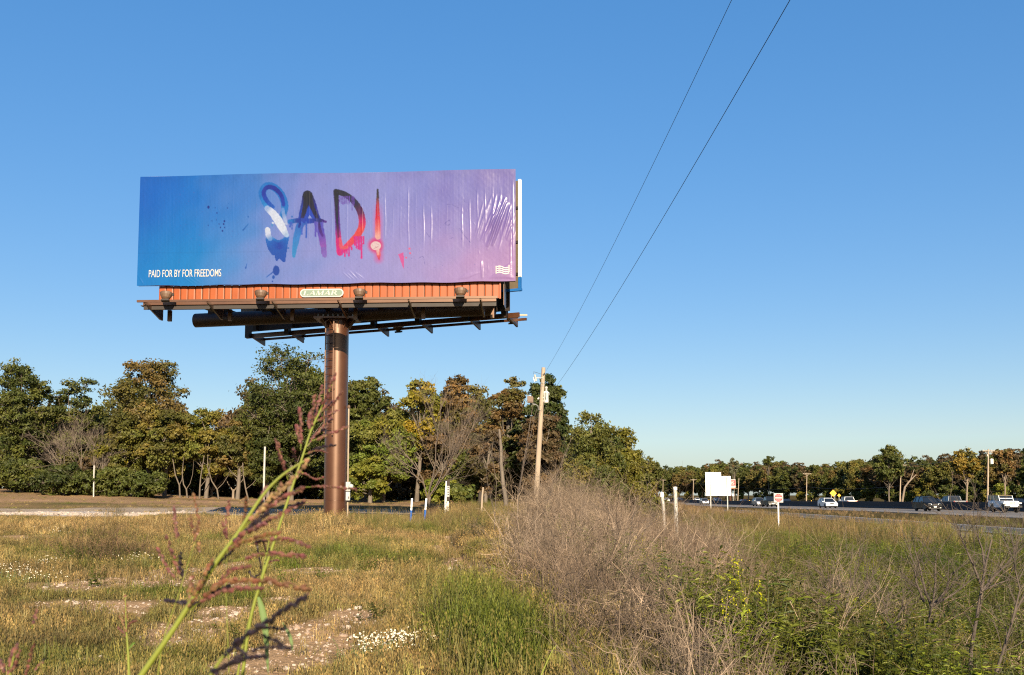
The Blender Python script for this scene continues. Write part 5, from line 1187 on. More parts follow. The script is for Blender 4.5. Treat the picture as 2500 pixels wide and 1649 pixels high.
M['bark_mid'] = mat('grey_bark', (.17, .135, .10), .9, var=.3, scale=3, bump=.3, bscale=12)
# pale trunks at the foot of the wood
for q, (x0, y0, x1, y1, x2, y2, lb) in enumerate(((440, 1212, 438, 1185, 428, 1160, 'pale forked trunk under the olive thicket, the one beside the hedge'), (458, 1212, 455, 1195, 448, 1183, 'thin pale stem next to the pale forked trunk'), (487, 1212, 488, 1190, 490, 1165, 'straight pale trunk under the yellow-olive thicket'),
                                                   (535, 1212, 530, 1195, 517, 1175, 'crooked pale trunk near the grey snag'), (608, 1216, 600, 1195, 594, 1160, 'pale crooked trunk beside the tall white post'))):
    Yd = 90.5; pts = [P(x0, y0, Yd), P(x1, y1, Yd), P(x2, y2, Yd)]; gz = float(ground(pts[0][0], Yd)); t = thing('tree_trunk', lb, 'tree trunk', (pts[0][0], Yd, gz), 'pale trunks at the wood edge')
    b = MB(); b.tube([np.array([pts[0][0], Yd, gz - .2])] + pts[1:] + [pts[2] + (pts[2] - pts[1]) * 1.2 + [.1, .2, .5], pts[2] + (pts[2] - pts[1]) * 1.6 + [.3, .4, 2.2]], [.085, .07, .055, .04, .02], 7); b.build('trunk', M['bark_mid'], t, True)
    b = MB(); b.tube([pts[1], pts[1] + [.18 + .1 * q, .1, .5], pts[1] + [.2 + .25 * q, .2, 1.3], pts[1] + [.2 + .3 * q, .3, 2.6]], [.035, .03, .025, .01], 6); b.build('limb', M['bark_mid'], t, True)
# vine-covered snag by the utility pole
Yd = 62.0; p0, p1 = P(1236, 1262, Yd), P(1218, 1048, Yd); gz = float(ground(p0[0], Yd)); t = thing('dead_snag', 'pale broken snag wrapped in dead vines beside the leaning utility pole', 'tree', (p0[0], Yd, gz), 'bare trees')
b = MB(); pts = [np.array([p0[0], Yd, gz - .3])] + [p0 + (p1 - p0) * f_ + [.05 * math.sin(f_ * 9), 0, 0] for f_ in (.2, .4, .6, .8, 1)]; b.tube(pts, [.14, .13, .12, .11, .09, .06], 9); b.build('trunk', M['bark'], t, True)
rng = np.random.default_rng(3)
for q in range(14):
    f_ = rng.uniform(.1, 1); c = p0 + (p1 - p0) * f_; link('vine', bare_mesh(400 + q, (0, 0, 0), 1, 1.5, 3, .9, .016, up=.2, kids=(3, 5)), t).location = c - np.array(t.location)

# ---- wood beyond the highway: individual trees sharing a few meshes
fm = [tree_meshes(500, 14, 4.6, pal=OLIVERUST, cb=.15, lobes=34, leaf=.34, per=26, shape='dome'), tree_meshes(501, 14, 4.4, pal=GREEN_D, cb=.10, lobes=34, leaf=.34, per=26, shape='tall'),
      tree_meshes(502, 14, 4.4, pal=RUST, cb=.15, lobes=30, leaf=.34, per=26, shape='dome'), tree_meshes(503, 14, 4.8, pal=OLIVE, cb=.12, lobes=34, leaf=.34, per=26, shape='dome'),
      tree_meshes(504, 14, 4.4, pal=BROWN + GREEN_D[:1], cb=.15, lobes=34, leaf=.34, per=26, shape='tall'), tree_meshes(505, 14, 4.8, pal=GREEN_M, cb=.12, lobes=36, leaf=.34, per=28, shape='dome')]
SK = [(1560, 1128), (1600, 1128), (1640, 1134), (1672, 1142), (1700, 1132), (1745, 1124), (1800, 1120), (1850, 1120), (1900, 1124), (1950, 1126), (2000, 1128), (2040, 1122), (2090, 1112), (2135, 1116), (2180, 1096), (2215, 1108), (2260, 1108), (2310, 1104), (2350, 1110), (2390, 1104), (2430, 1098), (2470, 1090), (2530, 1078)]
sky_y = lambda px_: np.interp(px_, [a_ for a_, _ in SK], [b_ for _, b_ in SK])
def tree_line_depth(px_): return float(np.interp(px_, [1550, 1700, 1850, 2000, 2200, 2400, 2560], [620, 560, 460, 385, 300, 255, 225]))
rng = np.random.default_rng(21); cnt = 0
LB = ['olive and rust tree in the wood beyond the highway', 'dark green tree in the wood beyond the highway', 'rusty autumn tree in the wood beyond the highway', 'yellow-olive tree in the wood beyond the highway', 'brown-leaved tree in the wood beyond the highway', 'fresh green tree in the wood beyond the highway']
for row, (dd, sh) in enumerate(((0, 26), (14, 10), (30, 0))):
    px_ = 1540.0 + row * 9
    while px_ < 2580:
        Yd = tree_line_depth(px_) + dd + rng.uniform(-5, 5); top_ = sky_y(px_) + sh * 250 / Yd + rng.uniform(-3, 7); x, y, H, _ = by_px(px_, top_, Yd, 1)
        w = int(rng.choice([0, 0, 2, 3, 4, 4, 1, 5])) if px_ > 1680 else int(rng.choice([1, 1, 5, 3, 0]))
        sc = H / 14; plant_tree('far_tree', LB[w], 'tree', x, y, fm[w], rng.uniform(0, 6.28), sc, 'wood beyond the highway', rng.uniform(.85, 1.1)); cnt += 1
        px_ += rng.uniform(.75, 1.05) * 2 * 4.2 * sc / Yd * FPX * .72
# low scrub at its foot
sc_m = [tree_meshes(520 + q, 4.5, 2.4, pal=(GREEN_M, YELLOW[:2], BRIGHT)[q], cb=.03, lobes=16, leaf=.26, per=24) for q in range(3)]
px_ = 1560
while px_ < 2560:
    Yd = tree_line_depth(px_) - rng.uniform(6, 12); x = (px_ - 1250) / FPX * Yd; w = int(rng.choice([0, 0, 1, 2])); plant_tree('far_shrub', ['dark green', 'yellowing', 'bright green'][w] + ' shrub at the foot of the wood beyond the highway', 'shrub', x, Yd, sc_m[w], rng.uniform(0, 6.28), rng.uniform(.5, 1.25), 'scrub beyond the highway'); px_ += rng.uniform(14, 40)
# the ones that stand out of that wood
def special(name, label, cx, top_, hwp, Yd, **kw):
    x, y, H, Rr = by_px(cx, top_, Yd, hwp); return plant_tree(name, label, 'tree', x, y, tree_meshes(kw.pop('seed'), H, Rr, leaf=.30, per=30, **kw), group='standing-out trees beyond the highway')
special('oak_tree', 'domed dark green oak rising above the wood beyond the highway', 2168, 1091, 40, 285, seed=601, pal=GREEN_M, cb=.35, lobes=30, shape='dome')
special('sycamore_tree', 'yellow sycamore with bare pale trunk and forking limbs beyond the highway', 2357, 1088, 38, 228, seed=602, pal=((.20, .17, .03), (.28, .20, .03), (.15, .14, .03)), cb=.40, lobes=24, shape='dome', bark='bark_pale', trunk=.26, gaps=.25)
special('sycamore_tree', 'thin rusty sycamore beside the tall pole with the transformer can', 2448, 1080, 30, 222, seed=603, pal=RUST, cb=.42, lobes=18, bark='bark_pale', trunk=.22, gaps=.35)
special('oak_tree', 'flat-topped dark tree poking above the wood skyline', 1875, 1109, 15, 440, seed=604, pal=GREEN_D, cb=.72, lobes=12)
special('oak_tree', 'pale grey-green thin treetop above the blank highway panel', 1791, 1116, 16, 455, seed=605, pal=((.16, .18, .10), (.20, .20, .11)), cb=.6, lobes=12, gaps=.4)
Yd = 268.0; t = thing('leaning_tree', 'leaning bare forked trunk beside the far crossarm pole', 'tree', (*P(2203, 1222, Yd)[:2], float(ground(P(2203, 1222, Yd)[0], Yd))), 'standing-out trees beyond the highway')
b = MB(); b.tube([P(2202, 1230, Yd), P(2209, 1190, Yd), P(2218, 1178, Yd), P(2236, 1160, Yd)], [.3, .26, .22, .12], 7); b.build('trunk', M['bark_pale'], t, True)
b = MB(); b.tube([P(2222, 1174, Yd), P(2227, 1160, Yd), P(2232, 1146, Yd)], [.16, .12, .06], 6); b.build('limb', M['bark_pale'], t, True)
x, y, H, Rr = by_px(2238, 1135, Yd, 14); 

# ================================================================== scattered ground cover (grass, weeds, brush, pebbles)
M['blade'] = leaf_mat('grass_blade', True, .30, .6)
M['weed'] = leaf_mat('weed_leaf', True, .30, .55)
M['stick'] = leaf_mat('dead_stick', True, 0.0, .85)
M['stone'] = mat('field_stone', (.50, .36, .26), .9, var=.3, scale=5, bump=.5, bscale=14, second=(.62, .52, .43))
M['stone_pale'] = mat('pale_field_stone', (.60, .50, .41), .9, var=.22, scale=5, bump=.4, bscale=14)

def tuft(seed, n, h, spread, w, lean=.6, seedhead=0.0, curl=.5):
    """one tuft of n bending blades of height about h"""
    rng = np.random.default_rng(seed); b = MB(); segs = 4
    for _ in range(n):
        az = rng.uniform(0, 6.283); d = np.array([math.cos(az), math.sin(az), 0]); sd = np.array([-d[1], d[0], 0]); hh = h * rng.uniform(.45, 1.15); ln = lean * rng.uniform(.1, 1.0) * hh
        o = np.array([rng.normal() * spread, rng.normal() * spread, -.02]); t = np.linspace(0, 1, segs); ww = w * rng.uniform(.6, 1.2) * (1 - t ** 1.6) + .0003
        p = o + np.outer(ln * t ** (1 + curl * 1.4), d) + np.outer(hh * (t - .18 * curl * t ** 3), [0, 0, 1])
        V = np.concatenate([p - sd * ww[:, None], p + sd * ww[:, None]]); F = np.array([[k, k + 1, segs + k + 1, segs + k] for k in range(segs - 1)])
        c = rng.uniform(.5, 1.4); b.add(V, F, np.array([c * rng.uniform(.95, 1.08), c, c * .95]))
        if rng.random() < seedhead:
            for q in range(5):
                pp = p[-1] + d * .012 * q + np.array([0, 0, -.02 * q]) + rng.normal(size=3) * .012; l_ = .016
                b.add([pp - sd * .006, pp + [0, 0, l_], pp + sd * .006, pp - [0, 0, l_]], np.array([[0, 1, 2, 3]]), np.array([1.05, .9, .75]))
    return b

def weed(seed, n, h, leaf, spread, flowers=None, lw=.22):
    rng = np.random.default_rng(seed); b = MB(); fl = MB()
    for _ in range(n):
        o = np.array([rng.normal() * spread, rng.normal() * spread, -.02]); tip = o + np.array([rng.normal() * .16, rng.normal() * .16, 1]) * h * rng.uniform(.6, 1.1)
        q = np.linspace(0, 1, 4)[:, None]; b.tube(o + (tip - o) * q + rng.normal(size=(4, 3)) * .01 * h, [.004, .0035, .003, .0015], 3, False); b.c.append(np.broadcast_to(np.array([.75, .72, .6]), (12, 3)))
        m = int(18 * rng.uniform(.8, 1.3)); f = rng.uniform(.12, 1, m); c = o + (tip - o) * f[:, None]; az = rng.uniform(0, 6.283, m); d = np.stack([np.cos(az), np.sin(az), rng.uniform(-.5, .6, m)], 1); d = unit(d); s = leaf * rng.uniform(.5, 1.2, m) * (1.15 - .5 * f)
        sd = unit(np.cross(d, [0, 0, 1.0])); nr = np.cross(sd, d); L_ = s[:, None]; ph = rng.uniform(-1.2, 1.2, m)[:, None]; sd, nr = sd * np.cos(ph) + nr * np.sin(ph), nr * np.cos(ph) - sd * np.sin(ph)
        V = np.stack([c, c + d * L_ * .5 + sd * L_ * lw, c + d * L_ - nr * L_ * .18, c + d * L_ * .5 - sd * L_ * lw], 1).reshape(-1, 3); cc = rng.uniform(.7, 1.3, (m, 1)) * np.array([1, 1, .9]); b.add(V, np.arange(4 * m).reshape(m, 4), np.repeat(cc, 4, 0))
        if flowers == 'yellow':
            m = 26; f = rng.uniform(.78, 1.02, m); c = o + (tip - o) * f[:, None] + rng.normal(size=(m, 3)) * .02; V, F, C = leaf_quads(rng, c, np.full(m, .010), np.array([0, 0, .5]), np.tile([2.0, 1.6, .22], (m, 1))); b.add(V, F, C)
    return b

def flower_weed(seed, n, h, spread):
    """bushy aster: stems, small leaves, many white heads on top"""
    rng = np.random.default_rng(seed); b = weed(seed, n, h * .9, .05, spread, lw=.12); P_ = MB()
    for _ in range(n * 5):
        c = np.array([rng.normal() * spread * 1.25, rng.normal() * spread * 1.25, h * rng.uniform(.55, 1.08)]); r = rng.uniform(.007, .0115); nr = unit(np.array([rng.normal() * .5, rng.normal() * .5 - .5, 1])); _, s, u_ = frame_of(nr)
        a = np.linspace(0, 6.283, 7)[:-1]; V = np.vstack([c + nr * .004, c + r * (np.cos(a)[:, None] * s + np.sin(a)[:, None] * u_)]); P_.add(V, np.array([[0, k + 1, (k + 1) % 6 + 1] for k in range(6)]), np.vstack([[.75, .6, .2], np.tile([.85, .83, .78], (6, 1))]))
    return b, P_

def brush_clump(seed, stems, h, r0, spread, levels=3, up=.35, kids=(3, 5), lean=(0, 0)):
    rng = np.random.default_rng(seed); W = MB()
    def grow(p, d, L, r, lv, tone):
        n = 4 if lv == 0 else 3; pts = [p]; dd = d.copy()
        for s_ in range(n): dd = unit(dd + rng.normal(size=3) * .16 + np.array([0, 0, -.05 * lv])); pts.append(pts[-1] + dd * L / n)
        k0 = W.n; W.tube(pts, np.linspace(r, r * .4, n + 1), 3, False); W.c.append(np.tile(tone * rng.uniform(.8, 1.15), (W.n - k0, 1)))
        if lv < levels - 1:
            for _ in range(rng.integers(kids[0], kids[1] + 1)):
                f = rng.uniform(.25, 1); k = min(n - 1, int(f * n)); q = pts[k] + (pts[k + 1] - pts[k]) * (f * n - k); grow(q, unit(dd + rng.normal(size=3) * .6 + np.array([0, 0, up * .4])), L * rng.uniform(.35, .65), r * .55, lv + 1, tone)
    for _ in range(stems):
        tone = np.array([1, .95, .9]) * rng.uniform(.65, 1.25); grow(np.array([rng.normal() * spread, rng.normal() * spread, -.05]), unit(np.array([rng.normal() * .45 + lean[0], rng.normal() * .45 + lean[1], 1])), h * rng.uniform(.5, 1.0), r0 * rng.uniform(.6, 1.2), 0, tone)
    return W

def source(name, b, matl):
    return bpy.data.objects.new(name, b.mesh(name, matl)) 

def vary(t_, s_=.25): return t_ * rng.lognormal(0, s_, (len(t_), 1))

def scatter(name, label, cat, sources, pts, rz, sc, idx, tint, tilt=None, parent=None):
    """ONE object: points carrying rotation, size, variety and colour; geometry nodes set a plant on each"""
    n = len(pts); me = bpy.data.meshes.new(name); me.vertices.add(n); me.vertices.foreach_set('co', np.asarray(pts, np.float32).ravel())
    rot = np.zeros((n, 3)); rot[:, 2] = rz
    if tilt is not None: rot[:, :2] = tilt
    def attr(nm, ty, data, key):
        a = me.attributes.new(nm, ty, 'POINT'); a.data.foreach_set(key, np.asarray(data).ravel())
    attr('rot', 'FLOAT_VECTOR', rot.astype(np.float32), 'vector'); attr('scl', 'FLOAT', np.asarray(sc, np.float32), 'value'); attr('idx', 'INT', np.asarray(idx, np.int32), 'value')
    attr('itint', 'FLOAT_COLOR', np.concatenate([np.clip(tint, .003, 1), np.ones((n, 1))], 1).astype(np.float32), 'color')
    cl = bpy.data.collections.new(name + '_plants')
    for q, s in enumerate(sources): s.name = '%02d_%s' % (q, s.name); cl.objects.link(s)
    o = link(name, me); tag(o, label, cat, None, 'stuff')
    ng = bpy.data.node_groups.new(name + '_scatter', 'GeometryNodeTree'); ng.interface.new_socket('Geometry', in_out='INPUT', socket_type='NodeSocketGeometry'); ng.interface.new_socket('Geometry', in_out='OUTPUT', socket_type='NodeSocketGeometry')
    nd = ng.nodes; gi, go_ = nd.new('NodeGroupInput'), nd.new('NodeGroupOutput'); ci = nd.new('GeometryNodeCollectionInfo'); ci.inputs[0].default_value = cl; ci.inputs[1].default_value = True; ci.inputs[2].default_value = True
    ip = nd.new('GeometryNodeInstanceOnPoints'); ip.inputs['Pick Instance'].default_value = True
    def na(nm, ty):
        a = nd.new('GeometryNodeInputNamedAttribute'); a.data_type = ty; a.inputs[0].default_value = nm; return a.outputs[0]
    ng.links.new(gi.outputs[0], ip.inputs['Points']); ng.links.new(ci.outputs[0], ip.inputs['Instance']); ng.links.new(na('idx', 'INT'), ip.inputs['Instance Index']); ng.links.new(na('rot', 'FLOAT_VECTOR'), ip.inputs['Rotation']); ng.links.new(na('scl', 'FLOAT'), ip.inputs['Scale']); ng.links.new(ip.outputs[0], go_.inputs[0])
    md = o.modifiers.new('plants', 'NODES'); md.node_group = ng
    return o

def rings(rng, bands, xlim):
    """random ground points: bands = (y0, y1, per square metre); xlim(y) -> (lo, hi)"""
    out = []
    for y0, y1, dens in bands:
        n = max(0, int(dens * (y1 - y0) * (xlim((y0 + y1) / 2)[1] - xlim((y0 + y1) / 2)[0]))); y = rng.uniform(y0, y1, n); lo = np.array([xlim(v)[0] for v in (y0, y1)]); hi = np.array([xlim(v)[1] for v in (y0, y1)])
        a = np.interp(y, [y0, y1], lo); b_ = np.interp(y, [y0, y1], hi); out.append(np.stack([a + (b_ - a) * rng.random(n), y], 1))
    return np.concatenate(out)
def pix(p): return project(np.concatenate([p, ground(p[:, 0], p[:, 1])[:, None]], 1))
def mixt(a, b_, t): return np.asarray(a) * (1 - t[:, None]) + np.asarray(b_) * t[:, None]

TAN, STRAW, GRN, LUSH, DUN, PINKISH = (.37, .275, .125), (.53, .405, .175), (.13, .165, .025), (.16, .225, .025), (.20, .145, .075), (.34, .225, .13)
rng = np.random.default_rng(31)
# ---- short meadow grass over the field
src = [source('grass_tuft', tuft(q, 44, .13, .075, .0042, .9, .15), M['blade']) for q in range(6)] + [source('grass_tuft', tuft(20 + q, 34, .26, .07, .0045, .8, .3), M['blade']) for q in range(4)] + [source('grass_tuft', tuft(40 + q, 30, .5, .08, .006, .7, .45), M['blade']) for q in range(4)]
p = rings(rng, [(5, 9, 110), (9, 14, 130), (14, 20, 85), (20, 28, 48), (28, 38, 30), (38, 52, 17), (52, 66, 8), (66, 95, 4.0)], lambda y: (-.56 * y - 2, edge_x(y) + 1.6))
x, y = p[:, 0], p[:, 1]; qx, qy = pix(p); ba = bare_amount(x, y); tr, wh = track_amount(x, y)
keep = rng.random(len(p)) > np.clip(ss(.15, .42, ba) * .975 + tr * .93 + wh * .98 + ss(64, 72, y) * .86, 0, .985)
p = p[keep]; x, y, qx, qy = x[keep], y[keep], qx[keep], qy[keep]
gn = .33 + .42 * wob(x, y, 2.6, 7) + .22 * wob(x, y, .8, 3) + rng.normal(size=len(p)) * .16
gn += .8 * blob(qx, qy, 1260, 1590, 130, 80) + .7 * blob(qx, qy, 850, 1360, 260, 22) + .75 * blob(qx, qy, 1130, 1540, 130, 120) + .5 * blob(qx, qy, 620, 1470, 140, 22) + .5 * blob(qx, qy, 180, 1600, 330, 60) + .5 * blob(qx, qy, 450, 1450, 150, 14) - .9 * blob(qx, qy, 600, 1292, 380, 22) - .7 * blob(qx, qy, 900, 1318, 200, 16) - .6 * blob(qx, qy, 760, 1450, 130, 25) - .7 * blob(qx, qy, 800, 1540, 130, 26) + .45 * blob(qx, qy, 100, 1330, 160, 16) - .6 * blob(qx, qy, 120, 1290, 200, 20) + .35 * blob(qx, qy, 1000, 1300, 110, 20)
gn = np.clip(gn, 0, 1)
tint = mixt(mixt(TAN, STRAW, rng.random(len(p))), mixt(GRN, LUSH, rng.random(len(p))), gn)
dn = np.clip(.45 * blob(qx, qy, 260, 1345, 120, 50) + .5 * blob(qx, qy, 150, 1560, 260, 60) + .35 * wob(x, y, 1.5, 17), 0, .85); tint = mixt(tint, DUN, dn)
hgt = .8 - .6 * ((y > 45) & (x < -3.5)) + .35 * wob(x, y, 2.2, 12) + 1.1 * blob(qx, qy, 1130, 1540, 120, 120) + .9 * blob(qx, qy, 1270, 1600, 110, 70) + .7 * blob(qx, qy, 820, 1290, 130, 24) + .5 * blob(qx, qy, 500, 1290, 240, 24) - .3 * blob(qx, qy, 800, 1440, 200, 40) + .6 * blob(qx, qy, 1080, 1275, 80, 24)
tall = rng.random(len(p)) < np.clip(.12 + .55 * (hgt - .8), .02, .9); vt = tall & (rng.random(len(p)) < np.clip(.7 * (hgt - 1.1), 0, .75))
idx = np.where(vt, rng.integers(10, 14, len(p)), np.where(tall, rng.integers(6, 10, len(p)), rng.integers(0, 6, len(p))))
sc = rng.uniform(.75, 1.3, len(p)) * np.interp(y, [6, 20, 40, 70], [.85, 1.05, 1.35, 1.7]) * np.where((y > 45) & (x < -3.5), .6, 1)
scatter('meadow_grass', 'short dry and green grass over the open field', 'grass', src, np.concatenate([p, ground(x, y)[:, None]], 1), rng.uniform(0, 6.28, len(p)), sc, idx, vary(tint))

# ---- tall rough grass: round the column, along the bank, and across the low ground to the slip road
src = [source('tall_tuft', tuft(60 + q, 30, .8, .11, .007, .65, .6), M['blade']) for q in range(4)] + [source('tall_tuft', tuft(70 + q, 26, 1.15, .13, .008, .55, .7), M['blade']) for q in range(3)]
def cands(bands, xl): return rings(rng, bands, xl)
pa = cands([(36, 48, 9)], lambda y: (-12, edge_x(y) + 1)); qa, qb = pix(pa); pa = pa[rng.random(len(pa)) < np.clip(.9 * blob(qa, qb, 830, 1290, 110, 16) + .8 * blob(qa, qb, 1010, 1288, 150, 18) + .35 * blob(qa, qb, 1120, 1270, 130, 26), 0, 1)]
pb_ = cands([(46, 72, 7)], lambda y: (-8, edge_x(y) + 5)); qa, qb = pix(pb_); pb_ = pb_[rng.random(len(pb_)) < np.clip(1.2 * ss(1010, 1070, qa), .02, 1)]
pc_ = cands([(12, 20, 2.0), (20, 32, 2.0), (32, 46, 2.4), (46, 75, 4.2), (75, 120, 2.0), (120, 190, .8), (190, 320, .25)], lambda y: (edge_x(y) + 3.5, min(29.2, .62 * y + 3) if y < 75 else (30.0 if y < 105 else 41.5)))
pc_ = pc_[(rng.random(len(pc_)) < .14) | (pc_[:, 1] > 47) | (pix(pc_)[0] < 1750)]
qa, qb = pix(pc_); pc_ = pc_[~((qa > 2325) & (qb > 1262) & (qb < 1335) & (rng.random(len(pc_)) < .93))]
k_ = ~((pc_[:, 0] > 28.5 + rampshift(pc_[:, 1])) & (pc_[:, 0] < 38.5 + rampshift(pc_[:, 1])) & (pc_[:, 1] < 236)) & (pc_[:, 0] < 42); pc_ = pc_[k_]
gv = cands([(70, 100, 2.5), (100, 160, 1.6), (160, 300, .4)], lambda y: (38.0 + float(rampshift(y)), 42.3)); pd_ = gv[gv[:, 0] > 38.3 + rampshift(gv[:, 1])]
near = len(pa) + len(pb_); p = np.concatenate([pa, pb_, pc_, pd_]); x, y = p[:, 0], p[:, 1]; qx, qy = pix(p); n = len(p)
gn = np.clip(.35 + .45 * wob(x, y, 5, 3) + .25 * wob(x, y, 1.6, 9) + rng.normal(size=n) * .15 + np.where(np.arange(n) < len(pa), .25, 0) - .8 * ss(1275, 1250, qy) * (qx > 1580) + .25 * ss(1300, 1340, qy) * (qx > 1580), 0, 1)
tint = mixt(mixt(TAN, PINKISH, rng.random(n)), mixt(GRN, LUSH, rng.random(n) * .8), gn); idx = rng.integers(0, 7, n); idx = np.where((y > 70) & (idx > 3), rng.integers(0, 4, n), idx)
sc = rng.uniform(.6, 1.15, n) * np.where(np.arange(n) < near, .55, np.interp(y, [15, 60, 110, 250], [.85, .95, 1.05, 1.3])) * np.where(x > 38, .55, 1) * (1 + .35 * ((x > 20) & (x < 30) & (y > 55) & (y < 125)))
scatter('tall_grass', 'tall tan and green rough grass on the low ground and bank', 'grass', src, np.concatenate([p, ground(x, y)[:, None]], 1), rng.uniform(0, 6.28, n), sc, idx, vary(tint))

# ---- leafy weeds filling the ditch and dotted over the field
src = [source('weed_plant', weed(80 + q, 9, .95, .13, .12, None, .13), M['weed']) for q in range(4)] + [source('weed_plant', weed(90 + q, 6, 1.05, .09, .10, 'yellow' if q < 2 else None, .14), M['weed']) for q in range(3)] + [source('weed_plant', weed(95 + q, 9, .4, .07, .14), M['weed']) for q in range(3)]
pw_ = cands([(9, 14, 15), (14, 20, 15), (20, 30, 12), (30, 48, 7), (48, 60, 1.5)], lambda y: (edge_x(y) + .8, .62 * y + 3)); qx, qy = pix(pw_)
d_ = ss(1640, 1860, qx - .15 * (1649 - qy)) * (.25 + .75 * ss(1310, 1345, qy)) + .16
pw_ = pw_[rng.random(len(pw_)) < d_]; pf_ = cands([(7, 14, .9), (14, 30, .6), (30, 45, .25)], lambda y: (-.56 * y - 1, edge_x(y) + 3)); qx, qy = pix(pf_); bush_ = blob(qx, qy, 250, 1350, 110, 55) + .7 * blob(qx, qy, 950, 1398, 90, 12) + .8 * blob(qx, qy, 1060, 1400, 60, 14) + .5 * blob(qx, qy, 760, 1385, 80, 8) + .6 * blob(qx, qy, 1180, 1590, 90, 50)
pf_ = pf_[rng.random(len(pf_)) < .10 + bush_]
p = np.concatenate([pw_, pf_]); x, y = p[:, 0], p[:, 1]; n = len(p); low = np.arange(n) >= len(pw_)
tint = mixt((.055, .095, .012), (.22, .26, .025), np.clip(.45 + .4 * wob(x, y, 3.5, 5) + rng.normal(size=n) * .25, 0, 1)); tint = mixt(tint, (.16, .11, .05), np.clip(.15 + .4 * wob(x, y, 2.2, 11) + rng.normal(size=n) * .15, 0, .75))
idx = np.where(low, rng.integers(7, 10, n), np.where(rng.random(n) < .10, rng.integers(4, 7, n), rng.integers(0, 4, n)))
scatter('weed_cover', 'green leafy weeds and yellow-topped stems filling the ditch', 'weeds', src, np.concatenate([p, ground(x, y)[:, None]], 1), rng.uniform(0, 6.28, n), rng.uniform(.65, 1.15, n), idx, vary(tint, .3), rng.normal(size=(n, 2)) * .12)

# ---- grey-brown dead brush along the bank
src = [source('brush_clump', brush_clump(110 + q, 8, 1.2, .010, .2, 3, .35, (2, 3)), M['stick']) for q in range(5)] + [source('brush_clump', brush_clump(120 + q, 5, 1.9, .011, .14, 3, .8, (3, 5)), M['stick']) for q in range(3)] + [source('brush_clump', brush_clump(130 + q, 10, .85, .008, .25, 3, -.4, (2, 4), (.3 if q else -.3, 0)), M['stick']) for q in range(3)]
pq = cands([(7, 12, 8.5), (12, 18, 7.5), (18, 28, 5.0), (28, 42, 3.6), (42, 60, 2.6)], lambda y: (edge_x(y) - .5, edge_x(y) + 8 + .1 * y)); qx, qy = pix(pq)
ext = np.interp(qy, [1270, 1330, 1400, 1480, 1560, 1649, 1900], [1640, 1700, 1780, 1830, 1840, 1850, 1900]); st0 = np.interp(qy, [1270, 1330, 1400, 1440, 1520, 1600, 1649, 1900], [1160, 1175, 1205, 1250, 1340, 1410, 1450, 1560])
dd_ = ss(st0 - 20, st0 + 40, qx) * (ss(ext + 60, ext - 60, qx) + .34 * ss(1470, 1560, qy) * ss(2500, 1800, qx)); pq = pq[rng.random(len(pq)) < np.clip(dd_, 0, 1)]
pr_ = cands([(8, 14, 8), (14, 20, 4.2), (20, 26, 1.6)], lambda y: (edge_x(y) + 3, .6 * y + 2)); pr_ = pr_[rng.random(len(pr_)) < .55]
p = np.concatenate([pq, pr_]); x, y = p[:, 0], p[:, 1]; n = len(p); qx, qy = pix(p)
tint = mixt((.22, .17, .125), (.52, .42, .32), rng.random(n) ** 1.4); tint = mixt(tint, (.13, .085, .055), np.clip(.3 + .7 * wob(x, y, 2.2, 4), 0, .85))
tallb = rng.random(n) < .5 * ss(22, 32, y) + .05; idx = np.where(tallb, rng.integers(5, 8, n), np.where(rng.random(n) < .35, rng.integers(8, 11, n), rng.integers(0, 5, n)))
scatter('dead_brush', 'tangle of leafless grey-brown brush along the bank', 'brush', src, np.concatenate([p, ground(x, y)[:, None]], 1), rng.uniform(0, 6.28, n), rng.uniform(.65, 1.15, n) * np.interp(y, [8, 14, 22, 40, 60], [.6, .8, .95, 1.0, 1.05]), idx, vary(tint, .35), rng.normal(size=(n, 2)) * .18)

# ---- pebbles on the bare soil
def rock(seed, r, flat=.6, sub=2):
    import bmesh
    rng_ = np.random.default_rng(seed); bm = bmesh.new(); bmesh.ops.create_icosphere(bm, subdivisions=sub, radius=1.0); V = np.array([v.co[:] for v in bm.verts]); F = np.array([[v.index for v in f.verts] for f in bm.faces]); bm.free()
    for _ in range(9):
        d = unit(rng_.normal(size=3)); h = rng_.uniform(.45, .85); s = V @ d; V = V - np.outer(np.clip(s - h, 0, None) * .85, d)
    V = V * (1 + .05 * np.sin(V @ rng_.normal(size=(3, 1)) * 5)) * np.array([1, rng_.uniform(.65, 1), flat]); b = MB(); b.add(V * r, F); return b
src = [source('pebble', rock(140 + q, .020, .6, 1), (M['stone'], M['stone_pale'])[q % 2]) for q in range(6)]
p = cands([(6, 10, 150), (10, 16, 120), (16, 26, 50), (26, 40, 14)], lambda y: (-.56 * y - 1, edge_x(y) + 1.5)); ba = bare_amount(p[:, 0], p[:, 1]); p = p[rng.random(len(p)) < ss(.25, .6, ba) * .9 + .015]; n = len(p)
scatter('pebbles', 'pale pebbles strewn over the bare soil', 'pebbles', src, np.concatenate([p, ground(p[:, 0], p[:, 1])[:, None] + .004], 1), rng.uniform(0, 6.28, n), rng.lognormal(-.3, .55, n), rng.integers(0, 6, n), np.ones((n, 3)))
# chalky stones of the pale strip
p = np.stack([rng.uniform(-40, -18, 1600), 0 * np.zeros(1600)], 1); p[:, 1] = 57.5 + .02 * p[:, 0] + rng.normal(size=1600) * 1.0; n = len(p)
src = [source('chalk_stone', rock(150 + q, .12, .55, 1), M['stone_pale']) for q in range(4)]
scatter('rubble', 'pale chalky rubble beside the gravel track', 'rubble', src, np.concatenate([p, ground(p[:, 0], p[:, 1])[:, None]], 1), rng.uniform(0, 6.28, n), rng.lognormal(-.3, .45, n), rng.integers(0, 4, n), np.ones((n, 3)))

